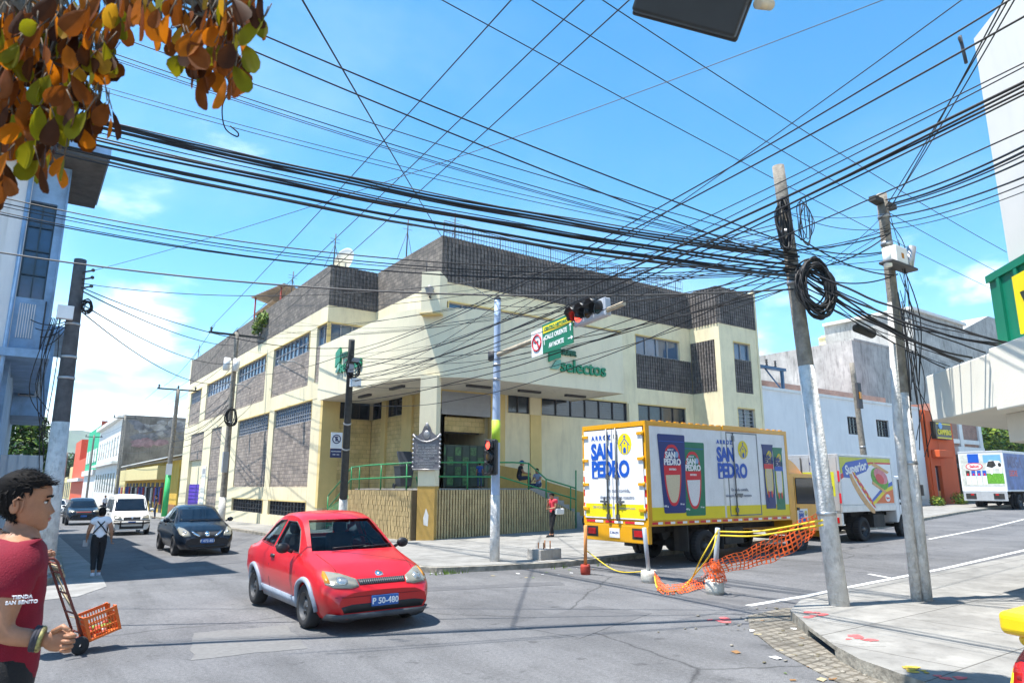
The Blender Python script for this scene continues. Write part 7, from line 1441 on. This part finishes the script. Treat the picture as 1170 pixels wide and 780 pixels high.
def headpts(off=0, n=28):
    rows = []; Z = []
    for (z0, f0, b0, w0), (z1, f1, b1, w1) in zip(HR_T, HR_T[1:]):
        for k in range(3): t = k/3; Z.append((z0+(z1-z0)*t, f0+(f1-f0)*t, b0+(b1-b0)*t, w0+(w1-w0)*t))
    Z.append(HR_T[-1])
    g = lambda x, s: math.exp(-(x/s)**2)
    for z, f, bk, w_ in Z:
        r = []
        for k in range(n):
            a = 2*pi*k/n; c, s = cos(a), sin(a); x = w_*(abs(s)**.9)*(1 if s >= 0 else -1); y = f*(abs(c)**.85) if c > 0 else bk*(abs(c)**.9)
            if c > .2 and off == 0:
                y -= .021*max(0, 1-abs(z-.070)/.012 if z < .070 else 1-(z-.070)/.05)*g(x, .013); y -= .007*g(z-.052, .006)*g(x, .022)+.006*g(z-.040, .006)*g(x, .018); y += .009*(g(x-.031, .014)+g(x+.031, .014))*g(z-.112, .011); y -= .005*(g(x-.03, .02)+g(x+.03, .02))*g(z-.130, .007); y += .004*g(z-.03, .005)*g(x, .02)
            rr = sqrt(x*x+y*y)+1e-6; r.append((x*(1+off/rr), y*(1+off/rr), z+off*max(0, (z-.15)/.086)))
        rows.append(r)
    return rows
def add_head(b, M, hair, style, rg, female=False, seed_hi=False):
    rows = headpts(); n = 28; vs = [p for r in rows for p in r]; b.add(vs, [(i*n+k, i*n+(k+1) % n, (i+1)*n+(k+1) % n, (i+1)*n+k) for i in range(len(rows)-1) for k in range(n)], SKINM, True, M)
    for s in (-1, 1):
        b.ball((s*.031, -.0715, .112), (.0115, .0085, .0065), EYEW, 10, M); b.ball((s*.0305, -.0775, .112), (.0062, .004, .0060), HAIRM, 8, M); b.tube([(s*.018, -.078, .1165), (s*.031, -.0815, .119), (s*.045, -.074, .1165)], .0028, HAIRM, 5, M=M); b.tube([(s*.016, -.091, .132), (s*.032, -.092, .137), (s*.05, -.078, .132)], .0038, HAIRM, 5, M=M)
        b.ball((s*.077, .010, .103), (.008, .019, .032), SKINM, 12, M@R(s*.22)); b.tube([(s*.083, .024, .10), (s*.086, .029, .122), (s*.084, .014, .135), (s*.081, -.003, .125), (s*.080, -.002, .10), (s*.078, .004, .075)], .0042, SKINM, 5, M=M)
    b.tube([(-.022, -.089, .0455), (0, -.0935, .0465), (.022, -.089, .0455)], .0035, LIPM, 5, M=M)
    h = MB(); rows = headpts(.011 if style != 'long' else .018); vs = [p for r in rows for p in r]
    def keep(p):
        x, y, z = p; f = -y/.09
        lim = .175 if f > .55 else (.155 if f > .25 else (.128 if f > -.15 else (.03 if style != 'short' else .028)))
        if style == 'short' and -.15 < f <= .25 and abs(x) > .05: lim = .130
        return z > lim
    fs = [f for f in [(i*n+k, i*n+(k+1) % n, (i+1)*n+(k+1) % n, (i+1)*n+k) for i in range(len(rows)-1) for k in range(n)] if sum(keep(vs[q]) for q in f) >= 3]
    h.add(vs, fs, hair, True, M)
    for i in range(2600 if seed_hi else 900 if style == 'short' else 160):
        r = rg.choice(rows); p = rg.choice(r)
        if not keep(p): continue
        p = V(p); d = V((p.x, p.y+.005, (p.z-.10))).normalized(); t_ = (d*.16+V((rg.gauss(0, .22), rg.gauss(-.8 if p.z > .17 else .3, .2), rg.gauss(-.12 if p.z > .17 else -.85, .2)))).normalized(); w_ = d.cross(t_).normalized()*.0032; L_ = rg.uniform(.018, .034) if p.z > .14 else rg.uniform(.006, .014)
        h.add([p-w_-d*.003, p+w_-d*.003, p+t_*L_], [(0, 1, 2)], hair, False, M)
    if style == 'bun': h.ball((0, .10, .17), (.05, .045, .045), hair, 12, M)
    if style == 'bob':
        h.ball((0, .045, .11), (.092, .075, .105), hair, 16, M); h.ball((0, .03, .15), (.09, .08, .085), hair, 16, M)
    return h
def hand(b, M, side, curl=.5, k=1.0, m=None):
    """local -z = along the fingers, +x = thumb side for side=+1, -y = palm"""
    m = m or SKINM; b.ball((0, 0, -.045*k), (.040*k, .017*k, .050*k), m, 14, M); b.ball((0, 0, -.01*k), (.028*k, .020*k, .03*k), m, 10, M)
    for i, (x, ln) in enumerate(((.027, .072), (.009, .080), (-.009, .075), (-.026, .060))):
        p = V((x*side*k, 0, -.085*k)); pts = [V((x*side*k*.8, 0, -.05*k)), p.copy()]; a = 0
        for s in (.45, .32, .23): a += curl*1.15; p = p+V((0, -sin(a), -cos(a)))*ln*s*k; pts.append(p.copy())
        b.tube(pts, [.0095*k, .0098*k, .0088*k, .0082*k, .0062*k], m, 8, True, M); b.ball(pts[-1], .0062*k, m, 8, M)
    p0 = V((.028*side*k, -.004*k, -.025*k)); p1_ = p0+V((.026*side, -.012, -.026))*k; p2_ = p1_+V((.006*side-.016*side*curl, -.018, -.026))*k; b.tube([p0, p1_, p2_], [.013*k, .0105*k, .008*k], m, 8, True, M); b.ball(p2_, .008*k, m, 8, M)
BASE = dict(pelvis=(0, 0, .95), waist=(0, .0, 1.09), chest=(0, .005, 1.27), nb=(0, .015, 1.41), neck=(0, .005, 1.475), skull=(0, -.005, 1.53), rs=(-.165, .01, 1.385), re=(-.205, .03, 1.12), rw=(-.215, -.04, .88), ls=(.165, .01, 1.385), le=(.205, .03, 1.12), lw=(.215, -.04, .88), rh=(-.085, 0, .90), rk=(-.095, -.015, .50), ra=(-.095, .03, .085), rt=(-.105, -.12, .035), lh=(.085, 0, .90), lk=(.095, -.015, .50), la=(.095, .03, .085), lt=(.105, -.12, .035))
def person(label, loc, rz, H, top, bottom, pose=None, hair='short', sleeve=.55, bulk=1.0, group=None, hy=0, hp=0, curl=.5, shoe=None, fem=False, seed=1, topname='shirt', bare_feet=False, hands=None):
    rg = random.Random(seed); J = {k: V(v) for k, v in BASE.items()}
    for k, v in (pose or {}).items(): J[k] = V(v)
    t = thing('person', label, 'person', loc, rz, group); k = H/1.70; J = {a: v*k for a, v in J.items()}; kb = k*bulk
    Rr = dict(pelvis=(.125*kb, .10*kb), waist=(.115*kb, .09*kb), chest=(.135*kb, .10*kb), nb=(.075*k, .062*k), neck=.052*k, skull=.05*k, rs=.062*kb, ls=.062*kb, re=.042*kb, le=.042*kb, rw=.028*k, lw=.028*k, rh=.090*kb, lh=.090*kb, rk=.060*kb, lk=.060*kb, ra=.042*k, la=.042*k, rt=.034*k, lt=.034*k)
    E_ = [('pelvis', 'waist'), ('waist', 'chest'), ('chest', 'nb'), ('nb', 'neck'), ('neck', 'skull'), ('nb', 'rs'), ('rs', 're'), ('re', 'rw'), ('nb', 'ls'), ('ls', 'le'), ('le', 'lw'), ('pelvis', 'rh'), ('rh', 'rk'), ('rk', 'ra'), ('ra', 'rt'), ('pelvis', 'lh'), ('lh', 'lk'), ('lk', 'la'), ('la', 'lt')]
    b = MB(); sm_ = skinmesh(J, E_, Rr, 'pelvis'); b.add([v.co.copy() for v in sm_.vertices], [tuple(p.vertices) for p in sm_.polygons], SKINM, True)
    hM = T(*(J['skull']+V((0, -.012, -.075*k))))@R(hy)@R(hp, 'X')@S(k*(.945 if seed == 3 else .97 if fem else 1.0)); hr = add_head(b, hM, HAIRM, hair, rg, fem, seed == 3)
    for s, w, e in ((1, 'rw', 're'), (-1, 'lw', 'le')):
        d = (J[w]-J[e]).normalized(); z = -d; y_ = V((-s*1.0, 0, 0)) if s > 0 else V((1.0, 0, 0)); y_ = -V((s*1.0, 0, 0)); y_ = y_-z*y_.dot(z); y_ = y_.normalized() if y_.length > .1 else V((0, 1, 0)); 
        y_ = -y_ if True else y_; x = y_.cross(z); M = Matrix(((x.x, y_.x, z.x, J[w].x), (x.y, y_.y, z.y, J[w].y), (x.z, y_.z, z.z, J[w].z), (0, 0, 0, 1)))
        fwd = V((0, -1, 0)); sd = 1 if (M.to_3x3() @ V((1, 0, 0))).dot(fwd) > 0 else -1; hand(b, M, sd, curl, k*.92)
    body = b.obj('body', t); hr.obj('hair', t)
    # clothing: the same skeleton, a little larger, ending in clean hems
    c = 1.0; Js = {q: J[q] for q in ('waist', 'chest', 'nb', 'rs', 'ls')}; Js['hem'] = J['pelvis']+(J['rh']+J['lh'])*.5*0+V((0, 0, -.11*k)); Js['col'] = J['nb'].lerp(J['neck'], .42)
    Js['rc'] = J['rs'].lerp(J['re'], sleeve) if sleeve <= 1 else J['re'].lerp(J['rw'], sleeve-1); Js['lc'] = J['ls'].lerp(J['le'], sleeve) if sleeve <= 1 else J['le'].lerp(J['lw'], sleeve-1)
    Es = [('hem', 'waist'), ('waist', 'chest'), ('chest', 'nb'), ('nb', 'col'), ('nb', 'rs'), ('nb', 'ls')]; Rs = dict(hem=(.158*kb, .132*kb), waist=(.138*kb, .112*kb), chest=(.152*kb, .118*kb), nb=(.105*kb, .088*kb), col=.072*k, rs=.088*kb, ls=.088*kb, rc=.062*kb, lc=.062*kb)
    if sleeve > 1: Js['re'] = J['re']; Js['le'] = J['le']; Rs['re'] = Rs['le'] = .054*kb; Rs['rc'] = Rs['lc'] = .042*kb; Es += [('rs', 're'), ('re', 'rc'), ('ls', 'le'), ('le', 'lc')]
    else: Es += [('rs', 'rc'), ('ls', 'lc')]
    ms = skinmesh(Js, Es, Rs, 'hem'); b = MB(); vs = []
    for v in ms.vertices: p = v.co.copy(); f = noise.noise(p*9)*.008+noise.noise(V((p.x*5, p.y*5, p.z*22)))*.005; vs.append(p+v.normal*f)
    b.add(vs, [tuple(p.vertices) for p in ms.polygons], top, True); b.obj(topname, t)
    Jt = {q: J[q] for q in ('pelvis', 'rh', 'lh', 'rk', 'lk')}; Jt['wb'] = J['pelvis'].lerp(J['waist'], 1.05); Jt['ra'] = J['rk'].lerp(J['ra'], .95); Jt['la'] = J['lk'].lerp(J['la'], .95)
    ms = skinmesh(Jt, [('wb', 'pelvis'), ('pelvis', 'rh'), ('rh', 'rk'), ('rk', 'ra'), ('pelvis', 'lh'), ('lh', 'lk'), ('lk', 'la')], dict(wb=(.128*kb, .104*kb), pelvis=(.135*kb, .115*kb), rh=.102*kb, lh=.102*kb, rk=.074*kb, lk=.074*kb, ra=.055*k, la=.055*k), 'pelvis'); b = MB(); vs = []
    for v in ms.vertices: p = v.co.copy(); vs.append(p+v.normal*(noise.noise(V((p.x*6, p.y*6, p.z*20)))*.006))
    b.add(vs, [tuple(p.vertices) for p in ms.polygons], bottom, True); b.obj('trousers', t)
    for a, q in (('ra', 'rt'), ('la', 'lt')):
        d = (J[q]-J[a]); d.z = 0; ang = atan2(d.x, -d.y); M = T(J[a].x, J[a].y, J[a].z-.085*k)@R(ang)@S(k); b = MB(); b.ball((0, -.075, .045), (.046, .135, .048), shoe or BLK, 14, M); b.box((-.044, -.2, 0), (.044, .05, .022), shoe or BLK, M); b.obj('shoe', t)
    return t, J, k
def cloth(n, c, **k): return mat(n, c, .9, var=k.get('var', .12), sc=k.get('sc', 6), bump=.25, bsc=180)
MAR = cloth('maroon_cotton', (.19, .005, .020), var=.2); BLKC = cloth('black_cloth', (.012, .012, .014)); WTEE = cloth('white_cotton', (.72, .73, .78)); PNK = cloth('coral_red_cotton', (.62, .045, .07)); NAV = cloth('navy_cotton', (.015, .022, .05)); JEAN = cloth('denim', (.03, .05, .11))
def striped():
    m = cloth('blue_white_stripes', (.62, .66, .72)); nt = m.node_tree; N = nt.nodes; L = nt.links; b = N['Principled BSDF']; src = b.inputs['Base Color'].links[0].from_socket; tc = N.new('ShaderNodeTexCoord'); wv = N.new('ShaderNodeTexWave'); wv.inputs['Scale'].default_value = 9; wv.bands_direction = 'Z'; L.new(tc.outputs['Object'], wv.inputs[0]); mx = N.new('ShaderNodeMix'); mx.data_type = 'RGBA'; L.new(wv.outputs['Fac'], mx.inputs['Factor']); L.new(src, mx.inputs['A']); mx.inputs['B'].default_value = (.10, .16, .34, 1); L.new(mx.outputs['Result'], b.inputs['Base Color']); return m
STRP = striped()
# young man in the foreground, in profile
gp = atd(27, 600, 2.72); gzv = gz(0, 3)+.25
t, J, k = person('young man in a maroon t-shirt seen in profile at the left edge', (gp.x+.0, gp.y, gzv), radians(84), 1.775, MAR, BLKC,
    dict(rs=(-.17, -.01, 1.375), re=(-.225, .005, 1.13), rw=(-.235, -.125, 1.105), le=(.22, .06, 1.12), lw=(.24, .09, .88), skull=(0, .015, 1.535), neck=(0, .01, 1.48)), 'short', .62, 1.02, curl=.95, seed=3, hp=-.03)
b = MB(); b.tube([(k*.078*cos(a), k*(.012+.066*sin(a)), k*(1.452+.018*sin(a))) for a in [2*pi*i/24 for i in range(25)]], .004, mat('cord_necklace', (.05, .03, .02), .8), 6); b.obj('necklace', t)
d = (J['rw']-J['re']).normalized(); fr_ = frame(J['re'].lerp(J['rw'], .86), d.orthogonal(), d.cross(d.orthogonal())); b = MB()
for i, c_ in enumerate(('goods_dark', 'goods_dark', 'bead_multi')):
    m = MATS.get(c_) or mat(c_, (.25, .22, .08), .6, var=.9, sc=60); q = J['re'].lerp(J['rw'], .80+.07*i); M = frame(q, d.orthogonal(), d.cross(d.orthogonal())); b.tube([(.036*k*cos(a), .036*k*sin(a), 0) for a in [2*pi*j/20 for j in range(21)]], .009, m, 8, M=M)
b.obj('bracelet', t)
c = J['rs'].lerp(J['re'], .52); M = frame(c+V((-.076, -.05, .0)), (0, -1, 0), V((-.25, .0, 1))); b = MB(); b.mesh(text('TIENDA', .017, .0004, .002), WTEE, M@T(0, .008, .0)); b.mesh(text('SAN BENITO', .017, .0004, .002), WTEE, M@T(0, -.011, .0)); b.obj('sleeve_print', t)
# man with the hand truck, mostly hidden
q = aty(26, 600, 10.25); person('man in a blue and white striped shirt holding the hand truck', (q.x, 10.28, gz(0, 10)), radians(92), 1.66, STRP, JEAN, dict(re=(-.21, -.06, 1.13), rw=(-.13, -.27, 1.17), le=(.2, -.04, 1.12), lw=(.12, -.26, 1.17)), 'short', .6, 1.05, curl=1.0, seed=5)
# woman walking away
t, J, k = person('woman in a white t-shirt and black trousers walking away beside the left kerb', (1.78, 19.25, gz(1.8, 19.2)), radians(176), 1.57, WTEE, BLKC,
    dict(re=(-.25, .05, 1.12), rw=(-.27, -.02, .88), le=(.25, .02, 1.12), lw=(.27, -.1, .90), rk=(-.08, -.10, .50), ra=(-.075, -.10, .09), rt=(-.08, -.25, .05), lk=(.075, .03, .49), la=(.06, .22, .12), lt=(.06, .12, .035)), 'bob', .5, 1.16, shoe=mat('white_trainer', (.6, .6, .66), .6), fem=True, seed=7, topname='t_shirt')
b = MB(); b.tube([(-.12*k, .02, 1.40*k), (-.06*k, .135*k, 1.32*k), (.06*k, .142*k, 1.18*k), (.15*k, .06, 1.05*k)], .014, BLKC, 6); b.tube([(.12*k, .02, 1.40*k), (.06*k, .138*k, 1.32*k), (-.06*k, .145*k, 1.18*k), (-.15*k, .06, 1.05*k)], .014, BLKC, 6); b.obj('strap', t); b = MB(); b.box((-.05, -.02, -.08), (.05, .02, .06), FRM, T(*(J['lw']+V((.02, -.03, -.08))))); b.obj('phone', t)
# woman at the ribbed wall
t, J, k = person('woman in a coral red top leaning by the ribbed wall with a pale handbag', (16.5, 20.5, gz(16.5, 20.5)+.13), radians(-88), 1.60, PNK, BLKC,
    dict(re=(-.20, -.13, 1.13), rw=(-.06, -.17, 1.36), le=(.2, -.03, 1.12), lw=(.02, -.22, 1.08), rk=(-.06, -.06, .50), ra=(-.03, .02, .09), rt=(-.04, -.13, .035), lk=(.06, -.09, .50), la=(.02, -.16, .09), lt=(.02, -.30, .04), skull=(0, -.03, 1.525)), 'bun', .55, 1.06, hp=.12, curl=.8, fem=True, seed=9, topname='blouse')
b = MB(); M = T(.20*k, .16, .99*k); b.box((-.06, -.20, -.12), (.06, .20, .10), mat('handbag_pale', (.62, .60, .56), .5, var=.15), M); b.obj('handbag', t, .04); b = MB(); b.tube(curve_pts([V((.2*k, .04, 1.08*k)), J['le']+V((.03, .0, .04)), V((.2*k, .28, 1.08*k))], 6), .008, BLKC, 6); b.obj('bag_strap', t)
# people on the porch and steps
SIT = dict(pelvis=(0, .05, .50), waist=(0, .06, .64), chest=(0, .02, .82), nb=(0, -.02, .96), neck=(0, -.04, 1.03), skull=(0, -.06, 1.08), rs=(-.165, -.01, .935), ls=(.165, -.01, .935), re=(-.2, -.12, .72), rw=(-.1, -.36, .66), le=(.2, -.12, .72), lw=(.1, -.36, .66), rh=(-.085, .02, .46), lh=(.085, .02, .46), rk=(-.11, -.40, .50), lk=(.11, -.40, .50), ra=(-.1, -.38, .09), la=(.1, -.38, .09), rt=(-.1, -.52, .035), lt=(.1, -.52, .035))
q = aty(593, 545, 24.4); t, J, k = person('man in dark clothes and a blue cap sitting behind the ramp railing', (q.x, 24.3, 1.83), radians(60), 1.66, BLKC, NAV, SIT, 'short', .6, 1.1, curl=.6, seed=11)
b = MB(); c = J['skull']; b.ball(c+V((0, .0, .085)), (.098, .108, .075), mat('cap_blue', (.03, .10, .30), .8), 14); b.box((-.07, -.19, .07), (.07, -.06, .085), MATS['cap_blue'], T(*c)); b.obj('cap', t)
q = aty(613, 552, 24.6); person('man in a striped shirt sitting lower on the steps beside the man in the cap', (q.x, 24.5, 1.55), radians(-70), 1.6, STRP, JEAN, SIT, 'short', .6, 1.0, seed=12)
q = aty(548, 550, 25.4); person('child in blue standing by the dark green lockers', (q.x, 25.4, 1.86), radians(150), 1.12, mat('blue_cotton', (.03, .08, .30), .9), JEAN, None, 'short', .6, .95, seed=13)
# far pedestrians
q = aty(177, 585, 58); person('person in jeans standing at the yellow shop by the green footed pole', (q.x, 58, gz(9, 58)+.13), radians(-100), 1.72, BLKC, JEAN, None, 'short', .6, 1.05, seed=14)
q = aty(119, 580, 82); person('far pedestrian in a white shirt left of the white van', (q.x, 82, gz(9, 82)+.13), radians(20), 1.7, WTEE, NAV, None, 'short', 1.6, 1.05, seed=15)
# ------------------------------------------------------------------ overhead cables
rw = random.Random(77)
def atz(px, py, z): r = ray(px, py); p = r*((z-EYE)/r.z); p.z += EYE; return p
NW = [0]
def canopy_pt(s, z): k = s*.7071; return V((13.0-k-.01, 4.2-k+.01, z))
def wire(a, e, sag, r, group, label, m=None, name='overhead_cable', wob=0):
    a = V(a); e = V(e); n = 22; pts = sagline(a, e, sag, n)
    if wob:
        ph = rw.uniform(0, 6); d = (e-a).length
        pts = [p+V((0, 0, wob*sin(ph+i*1.1)*sin(pi*i/n))) for i, p in enumerate(pts)]
    b = MB(); b.tube(pts, r, m or CABLE, 5, False); NW[0] += 1
    return tag(b.obj(name, clean=False), label, 'cable', group)
def P1(py): return at(P1B, P1T, (691-py)/501)+V((rw.uniform(-.1, .05), rw.uniform(-.14, -.06), 0))
def P2(py): return at(P2B, P2T, (685-py)/463)+V((rw.uniform(-.08, .08), rw.uniform(-.12, -.06), 0))
def DP(py): return at(DPB, DPT, (598-py)/210)+V((rw.uniform(-.1, .1), rw.uniform(-.15, .1), 0))
GA, LA = 'thick cable bundle from the left edge to the coiled pole', 'one of the thick black cables bundled from the left edge to the coiled pole'
for y0, y1, r in ((97, 300, .011), (100, 304, .016), (103, 306, .019), (106, 308, .014), (109, 311, .016), (121, 315, .013), (124, 318, .017), (132, 322, .018), (138, 325, .014), (143, 330, .022), (146, 332, .018), (151, 336, .011), (99, 309, .008), (112, 318, .008)):
    wire(atd(-40, y0+rw.uniform(-1, 1), 9.2), P1(y1), rw.uniform(.16, .26), r, GA, LA, CABLE if rw.random() > .35 else CABG, wob=.012)
GB, LB_ = 'thin cables above the thick bundle from the upper left', 'one of the thin cables running above the thick bundle to the coiled pole'
for y0, y1 in ((1, 305), (6, 309), (9, 311), (53, 298), (58, 302), (-22, 292)): wire(atd(-40, y0, 9.6), P1(y1), .22, rw.uniform(.005, .008), GB, LB_)
GC, LC = 'two heavy lines from above the leaves to the coiled pole', 'one of two heavy lines slanting from above the leaves to the coiled pole'
for a, y1 in (((130, -34), 292), ((90, -28), 318)): wire(atd(*a, 9), P1(y1), .12, .012, GC, LC)
GD, LD = 'three power lines crossing the sky towards the right', 'one of three power lines running from the top edge down to the right building'
for a, e in (((490, -8), (1150, 338)), ((594, -8), (1150, 316)), ((676, -8), (1150, 288))): wire(atz(*a, 9.6), atz(*e, 9.6), .15, .010, GD, LD)
GE, LE = 'cables from the upper right down to the dark tarred pole', 'one of the cables sloping from the upper right corner down to the dark pole'
for (x0, y0), y1, r in (((1190, -22), 398, .010), ((1190, 8), 404, .011), ((1190, 62), 410, .007), ((1190, 66), 413, .007), ((1190, 84), 418, .016), ((1190, 88), 424, .013), ((1190, 94), 430, .012), ((1190, 98), 437, .010), ((1110, -8), 443, .006), ((1190, 140), 426, .008)): wire(atd(x0, y0, 6.2), DP(y1), rw.uniform(.3, .6), r, GE, LE, wob=.01)
GF, LF = 'three power lines to the wide crossarm', 'one of three power lines from the top edge to the wide crossarm pole'
for (a, dx) in (((597, -14), -1.5), ((682, -14), 0), ((728, -8), 1.4)): wire(atz(*a, 10.6), L1T+V((dx, 0, .17)), .1, .014, GF, LF)
wire(atz(335, -18, 9.5), (MX-.02, MY+.02, RF-.1), .05, .017, None, 'single heavy cable dropping from the top edge to the supermarket roof corner')
GH, LH = 'thin level lines past the blue eaves', 'one of the thin nearly level lines from the blue eaves to the coiled pole'
for y0, y1 in ((216, 312), (222, 318), (226, 321), (233, 325), (236, 322)): wire(atd(-40, y0, 10.5), P1(y1), .55, rw.uniform(.006, .011), GH, LH)
wire(atd(-40, 282, 12), P1(345), .42, .016, None, 'single grey cable crossing low from the left edge to the coiled pole', CABG)
wire(at(LPB, LPT, .92), P1(262), .75, .009, None, 'slack line from the top of the limewashed pole to the leaning pole')
wire(at(LPB, LPT, .9), L1T+V((-.2, -.2, -.9)), .35, .018, None, 'upper cable from the limewashed pole to the wide crossarm pole'); wire(at(LPB, LPT, .86), L1T+V((0, -.2, -2)), .55, .016, None, 'lower cable from the limewashed pole to the wide crossarm pole'); wire(at(LPB, LPT, .91), DP(396), .5, .013, None, 'cable from the limewashed pole to the dark tarred pole'); wire(at(LPB, LPT, .84), L1T+V((.1, -.2, -3)), .9, .016, None, 'lowest sagging cable from the limewashed pole to the wide crossarm pole')
GK, LK = 'cables from the coiled pole down to the canopy', 'one of the cables fanning from the coiled pole to the white canopy corner'
for i in range(12): wire(P1(rw.uniform(300, 350)), canopy_pt(rw.uniform(-.6, 1.6), 3.95)+V((-.52, .52, 0)), rw.uniform(.05, .25), rw.choice((.008, .012, .016, .018)), GK, LK, wob=.015)
GM, LM = 'cables strung between the two right hand poles', 'one of the cables strung between the leaning pole and the double pole'
for i in range(14): wire(P1(rw.uniform(235, 345)), P2(rw.uniform(232, 330)), rw.uniform(.03, .22), rw.choice((.005, .006, .008, .012)), GM, LM)
GN, LN = 'cables leaving the double pole to the right', 'one of the cables leaving the top of the double pole for the right edge'
for y0, y1, r in ((160, 232, .014), (166, 236, .016), (171, 240, .010), (178, 244, .012), (198, 252, .012), (206, 260, .008), (215, 268, .006)): wire(P2(y1), atd(1200, y0-8, 7.0), .08, r, GN, LN)
GO, LO = 'steep cables from the double pole to the top right', 'one of three steep cables from the double pole to the top right corner'
for dx in (0, 6, 13): wire(P2(240), atd(1154+dx, -14, 6.6), .04, .008, GO, LO)
GQ, LQ = 'cables from the coiled pole across the front to the dark pole', 'one of the cables crossing the supermarket front from the coiled pole to the dark pole'
for i in range(7): wire(P1(rw.uniform(300, 345)), DP(rw.uniform(400, 455)), rw.uniform(.3, .9), rw.choice((.008, .010, .014)), GQ, LQ, wob=.01)
GR, LR = 'tangle of lines over the supermarket roof', 'one of the lines from the coiled pole over the supermarket roof to the left'
for i in range(9): wire(P1(rw.uniform(262, 335)), (rw.uniform(9.5, 11), rw.uniform(33, 44), rw.uniform(9.6, 12)), rw.uniform(.3, 1.0), rw.choice((.006, .008, .010)), GR, LR)
wire(atd(1030, -8, 8.5), at(LPB, LPT, .95), .25, .006, None, 'thin pale line crossing the whole sky from the top right to the limewashed pole', CABG)
wire(atd(1030, 30, 10), atd(470, -25, 10), .06, .006, None, 'thin line across the upper middle of the sky') if False else None
wire(DP(400), L1B+V((0, -.2, 9)), .4, .013, None, 'cable from the dark tarred pole to the wide crossarm pole'); wire(DP(430), BPT+V((0, 0, -.1)), .35, .008, None, 'cable from the dark tarred pole to the blue grey signal pole'); wire(BPT+V((0, 0, -.15)), P1(318), .3, .010, None, 'cable from the signal pole to the leaning pole'); wire(BPT+V((0, .05, 0)), (15.5, MY, 11.6), .1, .012, None, 'guy wire from the signal pole to the supermarket parapet')
GP, LP_ = 'lines down the left street', 'one of the lines strung pole to pole down the left street'
tops = [L1T, L2B+V((.1, 0, 10.3)), V((10.3, 98, gz(10, 98)+11.4)), V((10.3, 140, gz(10, 140)+12))]
for a, e in zip(tops, tops[1:]):
    for dx, dz in ((-1.4, .3), (0, .3), (1.3, .3), (0, -2), (0, -3.2), (.1, -4.3)): wire(a+V((dx*.95, 0, dz)), e+V((dx*.8, 0, dz)), .5, .016, GP, LP_)
for i in range(5): wire((LX-.03, rw.uniform(36, 60), rw.uniform(6.4, 7.6)), L1B+V((0, 0, rw.uniform(6, 8.5))), .3, .014, 'service drops to the supermarket side wall', 'one of the service cables from the wide crossarm pole to the side wall')
for i in range(4): wire(L1B+V((0, -.2, 6.5+.4*i)), L2B+V((0, -.2, 5.6+.5*i)), .7, .022, GP, LP_)
for i in range(4): wire(at(LPB, LPT, .80), (.2-.12*i, 19.9, 5.3+.2*i), .15, .012, 'cables from the limewashed pole to the blue bay', 'one of the cables from the limewashed pole to the blue bay')
b = MB(); D = 9.6; b.tube(curve_pts([atd(232, 40, D), atd(250, 72, D), atd(262, 98, D), atd(254, 122, D), atd(257, 146, D), atd(270, 156, D), atd(272, 152, D), atd(263, 144, D)], 8), .010, CABLE, 6); tag(b.obj('dangling_cable'), 'short hooked cable end dangling below the thin lines near the leaves', 'cable')
b = MB(); c = atz(600, 32, 9.6)
for px, py in ((588, 44), (700, 72)): c = atz(px, py, 9.6)
